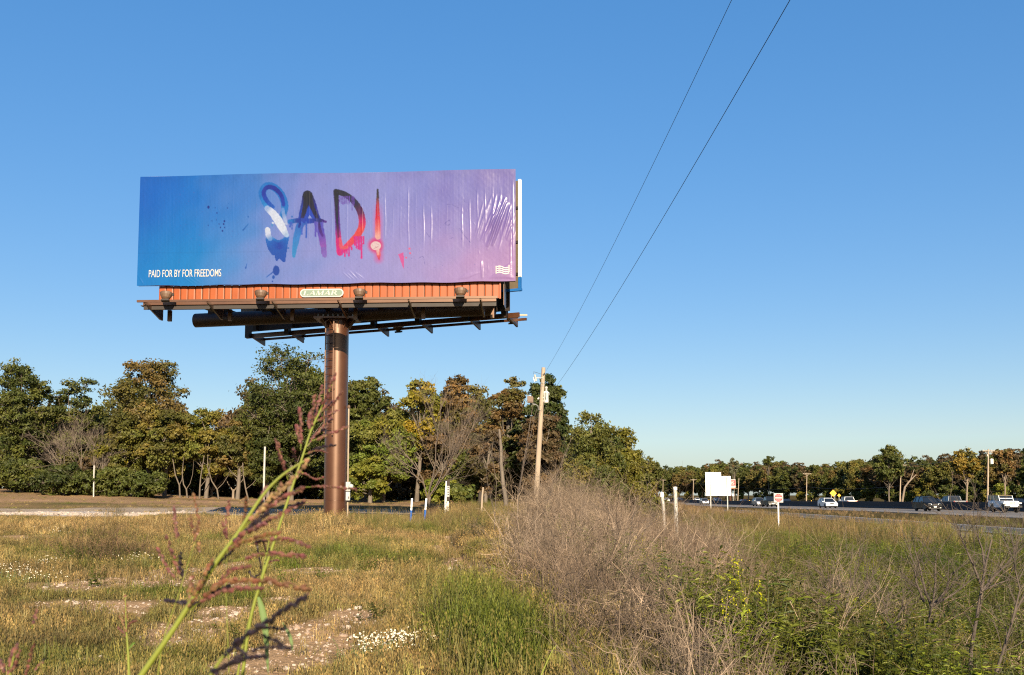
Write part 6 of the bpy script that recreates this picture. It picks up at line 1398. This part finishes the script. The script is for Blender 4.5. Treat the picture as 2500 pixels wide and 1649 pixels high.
# ---- single stones one can pick out
def stone(name, label, px_, py_, wpx, seed, flat=.6, mt='stone', sink=.25, group='loose stones in the field'):
    g_ = G(px_, py_); r = wpx / 2 * g_[1] / FPX; me = rock(seed, r, flat, 3).mesh(name, M[mt]); o = link(name, me); o.location = g_ + np.array([0, 0, r * flat * (1 - sink) * .8]); o.rotation_euler = (0, 0, seed); return tag(o, label, 'rock', group)
stone('boulder', 'large rounded tan boulder beside the gully below the marker posts', 1096, 1326, 36, 1, .62)
stone('boulder', 'tan dirt-covered boulder in the grass near the yellow sedge', 1140, 1528, 52, 2, .7)
stone('rock', 'pale angular rock alone in the short grass', 872, 1490, 23, 3, .6, 'stone_pale')
stone('rock', 'upright wedge of pale rock above the flat slab', 850, 1540, 24, 4, .8, 'stone_pale')
stone('rock', 'flat pale slab of rock beside the white asters', 862, 1564, 32, 5, .45, 'stone_pale')
stone('rock', 'tan rock on the rim of the gully', 1100, 1394, 26, 6, .55, 'stone_pale')
stone('rock', 'small pale stone leaning against the large rounded boulder', 1103, 1328, 6, 7, .8, 'stone_pale')
stone('rock', 'pale rock at the gully edge beside dead brush', 1148, 1390, 14, 8, .6, 'stone_pale')
stone('rock', 'flat tan rock lying in the brown grass behind the angular rock', 900, 1446, 20, 9, .4, 'stone_pale')
stone('rock', 'pale lump of rock among the daisies by the brown bush', 110, 1440, 14, 10, .7, 'stone_pale')
stone('rock', 'small pale stone on the stony patch under the foreground reeds', 690, 1565, 12, 12, .6, 'stone_pale')
stone('rock', 'round tan stone on the stony patch below the flat slab', 795, 1583, 14, 13, .6, 'stone_pale')

# ---- single bushes standing out of the field
M['bush_leaf'] = leaf_mat('bush_leaf', False, .3, .6); M['bush_stem'] = leaf_mat('bush_stem', False, 0, .85)
def bush(label, px_, py_, w_, h_, n_, leafc, stemc, seed):
    g_ = G(px_, py_); t = thing('field_bush', label, 'bush', g_, 'bushes in the field'); r_ = np.random.default_rng(seed)
    for q in range(n_):
        ox, oy = r_.normal() * w_ * .22, r_.normal() * w_ * .12; oz = float(ground(g_[0] + ox, g_[1] + oy)) - g_[2]; k = r_.uniform(.7, 1.1) * (1 - .45 * abs(ox) / w_)
        for nm, mb, mt, cc in (('stem_clump', brush_clump(seed * 50 + q, 6, h_ * 1.05, .006, .1, 3, .3, (2, 4)), 'bush_stem', stemc), ('leaf_clump', weed(seed * 70 + q, 8, h_ * .9, .07, .14, None, .14), 'bush_leaf', leafc)):
            mb.c = [c_ * np.array(cc) * r_.uniform(.75, 1.25) for c_ in mb.c]; o = link(nm, mb.mesh(nm, M[mt]), t); o.location = (ox, oy, oz); o.scale = (k, k, k); o.rotation_euler = (0, 0, r_.uniform(0, 6))
bush('wide brown and olive bush in the open field before the chalky rubble', 248, 1378, 2.2, .95, 9, (.12, .095, .04), (.22, .14, .085), 1)
bush('dusty brown bush beside the wide olive one in the field', 330, 1362, 1.5, .6, 5, (.15, .12, .05), (.25, .17, .10), 2)
bush('grey-green shrub on the edge of the chalky rubble', 268, 1266, 2.0, 1.0, 5, (.11, .12, .05), (.25, .2, .13), 3)
bush('small dark green shrub behind the large rounded boulder', 1152, 1318, 1.3, .8, 5, (.05, .075, .02), (.15, .11, .07), 4)
bush('pinkish dry bush close behind the reeds before the gravel track', 560, 1300, 2.4, .7, 6, (.20, .145, .08), (.30, .2, .13), 5)
bush('yellow-green bush in the low ground by the red-disc sign', 2010, 1300, 3.2, 1.5, 6, (.14, .16, .03), (.2, .17, .09), 6)
bush('straw-coloured bush between the weeds and the slip road', 2395, 1322, 3.0, 1.4, 7, (.22, .19, .07), (.3, .24, .13), 7)

# ---- white asters
def aster(label, px_, py_, n, h, spread, seed, k=1):
    g_ = G(px_, py_); t = thing('aster_plant', label, 'wildflower', g_, 'white wildflowers'); lv, pt = flower_weed(seed, n, h, spread)
    for o_, b_, m_, nm in ((lv, lv, M['leafy'], 'foliage'), (pt, pt, M['petal_own'], 'blossom')): link(nm, b_.mesh(nm, m_), t)
m_, nt, N, L, pb2 = _nodes('aster_leaf'); pb2.inputs['Base Color'].default_value = (.07, .095, .025, 1); pb2.inputs['Roughness'].default_value = .6; M['leafy'] = m_
M['petal_own'] = leaf_mat('aster_petal', False, .2, .7, .85)
aster('dense bushy clump of white asters beside the flat slab of rock', 918, 1622, 30, .26, .115, 1)
aster('bushy end of white asters on the near side of the dense clump', 985, 1605, 20, .24, .09, 2)
aster('thin patch of white asters between the dense clump and green sedge', 1068, 1610, 10, .24, .10, 3)
aster('sparse white asters at the edge of the green sedge', 1100, 1600, 7, .25, .06, 4)
aster('white asters in front of the brown bush in the field', 120, 1395, 10, .28, .13, 5)
aster('white asters beside the pale lump of rock', 62, 1440, 14, .3, .22, 6)
aster('white asters scattered in the dun grass above the bare patch', 18, 1425, 14, .34, .22, 7)
aster('tall white asters beside the brown bush near the bare strip', 137, 1322, 9, .42, .16, 8)
aster('white asters at the foot of the brown bush facing the stony patch', 345, 1392, 9, .34, .2, 9)
aster('white asters far out near the red-disc sign', 1905, 1318, 16, .5, .35, 10)

M['sap'] = mat('sapling_bark', (.13, .10, .078), .9, var=.3, scale=6, second=(.22, .18, .14))
# ---- bare saplings that stand out of the thicket
def sapling(label, paths, Yd, r0, seed, twigs=16):
    base = P(*paths[0][0], Yd); gz = float(ground(base[0], Yd)); t = thing('bare_sapling', label, 'sapling', (base[0], Yd, gz), 'bare saplings over the ditch'); rng_ = np.random.default_rng(seed)
    for q, path in enumerate(paths):
        pts = [P(x_, y_, Yd + .12 * q * ((-1) ** q)) for x_, y_ in path]
        if q == 0: pts = [np.array([pts[0][0], Yd, gz - .1])] + pts if pts[0][2] > gz else pts
        rr = r0 * (1 if q == 0 else .55); b = MB(); b.tube(pts, np.linspace(rr, rr * .35, len(pts)), 6, False)
        o = b.build('stem' if q == 0 else 'branch', M['sap'], t, True)
        for _ in range(2 * twigs // len(paths) + 1):
            k = rng_.integers(0, len(pts) - 1); f = rng_.random(); c = pts[k] + (pts[k + 1] - pts[k]) * f; dd = unit(pts[k + 1] - pts[k])
            link('twig', bare_mesh(seed * 100 + q * 20 + _, (0, 0, 0), 1, .75, 3, .7, .0045, up=.3, kids=(2, 3), matl='sap', lean=(dd[0] + rng_.normal() * .7, dd[1] + rng_.normal() * .5)), o).location = c - world_origin(o)
sapling('tallest bare sapling with pale stem forking over the ditch', [[(2368, 1649), (2372, 1580), (2386, 1500), (2396, 1441), (2407, 1377), (2421, 1318)], [(2396, 1430), (2376, 1380), (2351, 1324), (2338, 1283)], [(2397, 1442), (2440, 1395), (2482, 1352)], [(2396, 1443), (2430, 1428), (2463, 1416)], [(2404, 1390), (2398, 1340), (2383, 1300)]], 10.5, .024, 1, 24)
sapling('bare sapling with candelabra of upright branches over the ditch', [[(2240, 1649), (2252, 1590), (2266, 1520), (2275, 1482)], [(2275, 1484), (2258, 1440), (2242, 1370), (2232, 1338)], [(2278, 1475), (2284, 1420), (2284, 1378), (2286, 1350)], [(2280, 1476), (2312, 1440), (2324, 1400)], [(2276, 1480), (2330, 1450), (2368, 1420)], [(2256, 1470), (2236, 1420), (2234, 1380)]], 11.5, .026, 2, 24)
sapling('leaning bare sapling with twigs at the edge of the green weeds', [[(2430, 1649), (2455, 1570), (2480, 1490), (2510, 1440)], [(2468, 1530), (2490, 1440), (2476, 1380), (2478, 1330)]], 9.5, .018, 3, 16)
sapling('thin bare sapling before the goldenrod stems', [[(2180, 1649), (2186, 1570), (2196, 1500), (2214, 1475)], [(2188, 1560), (2166, 1500), (2168, 1440)]], 11.0, .013, 4, 14)
sapling('twiggy grey sapling amid the near brush and green weeds', [[(2078, 1649), (2072, 1560), (2066, 1480), (2080, 1420), (2098, 1380)], [(2070, 1540), (2040, 1480), (2026, 1420)], [(2068, 1500), (2108, 1450), (2130, 1400)]], 11.0, .014, 5, 30)
sapling('tall dark weed stalk rising in front of the utility pole', [[(1258, 1420), (1262, 1300), (1266, 1200), (1290, 1060), (1300, 995)], [(1264, 1220), (1282, 1120), (1310, 1000)]], 32.0, .03, 6, 12)
sapling('pair of thin stalks leaning past the utility pole', [[(1310, 1330), (1330, 1240), (1370, 1130), (1396, 1070)], [(1330, 1240), (1352, 1190), (1390, 1090)]], 34.0, .02, 7, 8)
sapling('thin upright stalks beside the vine-wrapped snag', [[(1210, 1400), (1206, 1300), (1212, 1180), (1200, 1100)], [(1208, 1260), (1190, 1180), (1186, 1130)]], 34.0, .02, 8, 10)
sapling('branching grey dead sapling over the middle of the brush', [[(1530, 1420), (1532, 1350), (1545, 1260), (1590, 1195)], [(1534, 1340), (1570, 1300), (1610, 1260)], [(1535, 1330), (1510, 1280), (1470, 1230)]], 22.0, .015, 9, 22)
sapling('pale bent stem arching through the brush', [[(1480, 1540), (1500, 1470), (1530, 1380), (1540, 1300)], [(1510, 1450), (1560, 1400), (1620, 1480)]], 15.0, .012, 10, 14)

# ================================================================== reeds close to the camera
M['reed_stem'] = mat('reed_stem', (.26, .30, .035), .5, var=.15, scale=8, second=(.34, .34, .06))
M['reed_leaf'] = mat('reed_leaf', (.11, .20, .025), .5, var=.2, scale=8)
m, nt, N, L, pb3 = _nodes('seed_head'); a = N.new('ShaderNodeAttribute'); a.attribute_name = 'tint'; L.new(a.outputs['Color'], pb3.inputs['Base Color']); pb3.inputs['Roughness'].default_value = .55; M['seed'] = m
RED, RUSTY, PURP, STRAWC = (.105, .038, .030), (.115, .050, .022), (.012, .006, .009), (.19, .105, .055)
def smooth_path(p, n=8):
    p = np.array(p, float); e = np.vstack([2 * p[0] - p[1], p, 2 * p[-1] - p[-2]]); q = [p[0]]
    for i_ in range(1, len(e) - 2):
        for s in np.linspace(0, 1, n)[1:]:
            a_, b_, c_, d_ = e[i_ - 1], e[i_], e[i_ + 1], e[i_ + 2]; q.append(.5 * (2 * b_ + (c_ - a_) * s + (2 * a_ - 5 * b_ + 4 * c_ - d_) * s ** 2 + (3 * b_ - a_ - 3 * c_ + d_) * s ** 3))
    return np.array(q)
def spikelets(b, pts, rng_, colr, n, size, start=.15):
    seg = np.concatenate([[0], np.cumsum(np.linalg.norm(np.diff(pts, axis=0), axis=1))]); T = seg[-1]
    for q in range(n):
        s = T * (start + (1 - start) * (q + rng_.random()) / n); k = min(len(pts) - 2, np.searchsorted(seg, s) - 1); k = max(k, 0); f = (s - seg[k]) / (seg[k + 1] - seg[k] + 1e-9); c = pts[k] + (pts[k + 1] - pts[k]) * f; d = unit(pts[k + 1] - pts[k])
        d2 = unit(d + rng_.normal(size=3) * .35); _, u_, w_ = frame_of(d2); r = size * rng_.uniform(.7, 1.2); l_ = r * 3.2; o = c + unit(rng_.normal(size=3)) * size * .7
        V = np.vstack([o - d2 * l_ * .5] + [o + d2 * l_ * (f_ - .5) + r * g_ * (math.cos(a_) * u_ + math.sin(a_) * w_) for f_, g_ in ((.35, 1), (.75, .6)) for a_ in (0, 1.57, 3.14, 4.71)] + [o + d2 * l_ * .5])
        F = [[0, 1 + (k2 + 1) % 4, 1 + k2] for k2 in range(4)] + [[1 + k2, 1 + (k2 + 1) % 4, 5 + (k2 + 1) % 4, 5 + k2] for k2 in range(4)] + [[5 + k2, 5 + (k2 + 1) % 4, 9] for k2 in range(4)]
        b.add(V, F, np.clip(np.array(colr) * rng_.uniform(.6, 1.5) * np.array([1, rng_.uniform(.8, 1.25), 1]), .003, .9))
def reed(label, stem, Yd, r, branches, seed, leaves=(), tip=0, dens=1.0):
    """stem: source pixels from the frame's edge upwards; branches: (pixel path, colour, spikelet size in m)"""
    rng_ = np.random.default_rng(seed); pts = [P(x_, y_, Yd) for x_, y_ in stem]; d = pts[0] - pts[1]; d = d / np.linalg.norm(d); gx, gy = pts[0][0] + d[0] * .45, Yd + .05; gz = float(ground(gx, gy))
    t = thing('reed_grass', label, 'reed', (gx, gy, gz), 'seeding reeds close by'); base = [np.array([gx, gy, gz - .02]), np.array([gx + (pts[0][0] - gx) * .35, Yd + .03, gz + (pts[0][2] - gz) * .55])]
    sp = np.vstack([base[0], pts[0] + d * .25, smooth_path(pts)]); b = MB(); b.tube(sp, np.linspace(r * 1.25, r * .35, len(sp)), 8, False); b.build('stem', M['reed_stem'], t, True)
    for q, (path, colr, size) in enumerate(branches):
        off = rng_.uniform(-.05, .05); bp = smooth_path([P(x_, y_, Yd + off * k / (len(path) - 1)) for k, (x_, y_) in enumerate(path)], 6)
        b = MB(); b.tube(bp, np.linspace(r * .28, r * .1, len(bp)), 4, False); o = b.build('panicle_branch', M['reed_stem'] if colr is not PURP else M['trimblack'], t)
        L_ = np.linalg.norm(np.diff(bp, axis=0), axis=1).sum(); b = MB(); spikelets(b, bp, rng_, colr, max(4, int(dens * L_ / (size * 1.5))), size); b.build('seed_spike', M['seed'], o)
    for path, w_ in leaves:
        lp = smooth_path([P(x_, y_, Yd) for x_, y_ in path], 6); n = len(lp); ww = w_ * np.sin(np.linspace(.25, math.pi, n)) ** .7; sd = np.array([1.0, .25, 0]); nr = np.array([0, -1.0, 0]) 
        V = np.concatenate([lp - sd * ww[:, None], lp + nr * .25 * ww[:, None] * -1, lp + sd * ww[:, None]]); b = MB(); b.add(V, [[k, k + 1, n + k + 1, n + k] for k in range(n - 1)] + [[n + k, n + k + 1, 2 * n + k + 1, 2 * n + k] for k in range(n - 1)]); b.build('leaf_blade', M['reed_leaf'], t, True)
z = .0021
reed('thick green reed with rusty seed head slanting across the column foot', [(345, 1649), (430, 1527), (520, 1385), (582, 1300), (640, 1212), (690, 1160), (756, 1118)], .95, .0024, [
    ([(582, 1305), (630, 1255), (700, 1190), (757, 1119)], STRAWC, z), ([(600, 1285), (650, 1230), (690, 1180)], STRAWC, z), ([(560, 1335), (610, 1290), (655, 1248)], PURP, z), ([(545, 1350), (600, 1320), (686, 1298)], RUSTY, z * .9),
    ([(562, 1332), (600, 1300), (650, 1280)], RED, z), ([(520, 1390), (560, 1350), (580, 1325)], RUSTY, z * .8), ([(620, 1262), (690, 1215), (742, 1192)], RED, z * .9), ([(626, 1258), (640, 1220), (652, 1185)], RED, z), ([(600, 1300), (690, 1255), (745, 1222)], RED, z * .9),
    ([(605, 1330), (680, 1315), (757, 1336)], RED, z * .8), ([(570, 1370), (660, 1352), (748, 1361)], RED, z * .9), ([(465, 1490), (540, 1425), (640, 1418), (757, 1440)], RUSTY, z * 1.1), ([(470, 1480), (560, 1440), (640, 1436)], RED, z * .9),
    ([(455, 1495), (490, 1430), (521, 1364)], RUSTY, z), ([(452, 1500), (462, 1450), (472, 1412)], RUSTY, z * 1.1), ([(460, 1488), (520, 1450), (560, 1430)], PURP, z * .9), ([(470, 1475), (430, 1470), (403, 1465)], PURP, z * .9), ([(500, 1460), (560, 1395), (612, 1380)], RED, z * .8)], 1, dens=1.3)
reed('slim yellow-green reed whose purple panicle crosses the brown column', [(592, 1649), (609, 1524), (634, 1429), (672, 1315), (709, 1203), (740, 1111), (758, 1056), (783, 1000), (804, 955), (819, 911)], 1.3, .0019, [
    ([(783, 1000), (800, 960), (818, 912)], RED, z), ([(761, 1046), (764, 1005), (770, 963)], RED, z), ([(757, 1056), (756, 1030), (757, 1004)], RED, z), ([(765, 1040), (778, 985), (788, 940)], RED, z), ([(734, 1100), (734, 1045), (732, 991)], RED, z), ([(736, 1090), (728, 1060), (722, 1035)], RED, z * .9), ([(703, 1172), (688, 1120), (674, 1073)], RED, z), ([(706, 1165), (690, 1135), (680, 1110)], RED, z * .8), ([(724, 1130), (718, 1110), (715, 1095)], RED, z * .8),
    ([(764, 1034), (790, 1000), (819, 979)], RED, z), ([(770, 1031), (800, 1015), (828, 1000)], RED, z * .8), ([(795, 1003), (815, 985), (836, 955)], RED, z * .8), ([(761, 1077), (800, 1062), (846, 1045)], RED, z), ([(758, 1101), (790, 1092), (820, 1086)], PURP, z * .7), ([(746, 1190), (800, 1188), (870, 1196)], RED, z * .7), ([(740, 1111), (775, 1100), (800, 1107)], RED, z * .6), ([(730, 1150), (770, 1170), (790, 1165)], RED, z * .6), ([(745, 1100), (770, 1060), (800, 1045)], RED, z * .8), ([(750, 1090), (790, 1040), (815, 1020)], RED, z * .8)], 2,
    leaves=[([(631, 1458), (640, 1490), (648, 1540), (655, 1649)], .0040), ([(690, 1520), (708, 1555), (715, 1590)], .0022)], dens=1.2)
reed('dark purple seeding reed bending low in front of the others', [(492, 1690), (540, 1610), (600, 1556), (680, 1500), (748, 1456)], .72, .0011, [
    ([(600, 1556), (680, 1500), (750, 1455)], PURP, z * .9), ([(540, 1612), (590, 1562), (650, 1520)], PURP, z), ([(628, 1549), (668, 1562), (710, 1588)], PURP, z * .6), ([(600, 1592), (655, 1580), (705, 1586)], PURP, z * .6), ([(560, 1628), (610, 1605), (655, 1604)], PURP, z * .7), ([(640, 1535), (670, 1535), (700, 1535)], PURP, z * .5), ([(505, 1655), (545, 1625), (590, 1600)], PURP, z), ([(560, 1570), (590, 1590), (610, 1610)], PURP, z * .5), ([(715, 1478), (735, 1462), (752, 1450)], RED, z * .6)], 3, dens=1.2)
reed('short upright reed with narrow brown spike near the dun grass', [(316, 1690), (314, 1620), (311, 1570), (308, 1530), (306, 1458)], 1.5, .0019, [
    ([(308, 1545), (306, 1500), (306, 1457)], RUSTY, z), ([(310, 1560), (300, 1545), (288, 1532)], RED, z * .7), ([(309, 1540), (320, 1520), (332, 1515)], RED, z * .7), ([(310, 1550), (300, 1520), (292, 1505)], STRAWC, z * .6)], 4, leaves=[([(314, 1585), (325, 1572), (328, 1568)], .002)])
reed('thin reed with detached dark spikes rising over the tan grass', [(380, 1690), (400, 1560), (440, 1440), (470, 1340), (490, 1300)], 1.15, .0006, [
    ([(470, 1345), (485, 1280), (472, 1203)], RUSTY, z * .8), ([(494, 1365), (478, 1310), (461, 1256)], RUSTY, z), ([(445, 1420), (425, 1365), (407, 1314)], RED, z), ([(428, 1424), (405, 1380), (383, 1343)], RED, z), ([(436, 1330), (428, 1280), (422, 1237)], RED, z), ([(444, 1420), (442, 1380), (440, 1350)], PURP, z)], 5)
reed('thin reed with two narrow spikes before the billboard shadow', [(560, 1690), (556, 1560), (552, 1440), (555, 1340)], 1.2, .0006, [([(551, 1332), (553, 1280), (558, 1222)], RED, z * .9), ([(553, 1320), (548, 1300), (545, 1275)], RED, z * .8), ([(592, 1300), (598, 1255), (602, 1215)], RUSTY, z * .8)], 6)
reed('reddish reed tuft at the corner of the dun grass', [(20, 1700), (26, 1640), (34, 1600)], 1.1, .0016, [([(26, 1640), (32, 1600), (42, 1575)], RED, z * 1.3), ([(24, 1645), (40, 1620), (48, 1590)], RED, z), ([(22, 1650), (8, 1630), (2, 1610)], RED, z), ([(60, 1660), (75, 1600), (85, 1570)], RED, z * .7), ([(85, 1640), (100, 1620), (110, 1610)], RED, z * .6), ([(78, 1535), (85, 1510), (90, 1488)], RED, z * .8)], 7)
reed('second slim green reed rising beside the yellow-green one', [(575, 1690), (588, 1600), (612, 1500), (640, 1400), (655, 1330), (665, 1290)], 1.45, .0015, [([(640, 1400), (632, 1360), (628, 1330)], PURP, z * .7), ([(645, 1385), (655, 1360), (660, 1340)], PURP, z * .7), ([(650, 1350), (645, 1330), (640, 1318)], RED, z * .6), ([(640, 1395), (620, 1410), (608, 1395)], PURP, z * .6), ([(645, 1380), (665, 1370), (680, 1368)], RED, z * .6)], 8)
reed('pale straw reed stalks crossing the green sedge', [(1300, 1700), (1325, 1640), (1348, 1590), (1360, 1575)], 7.0, .006, [], 9)
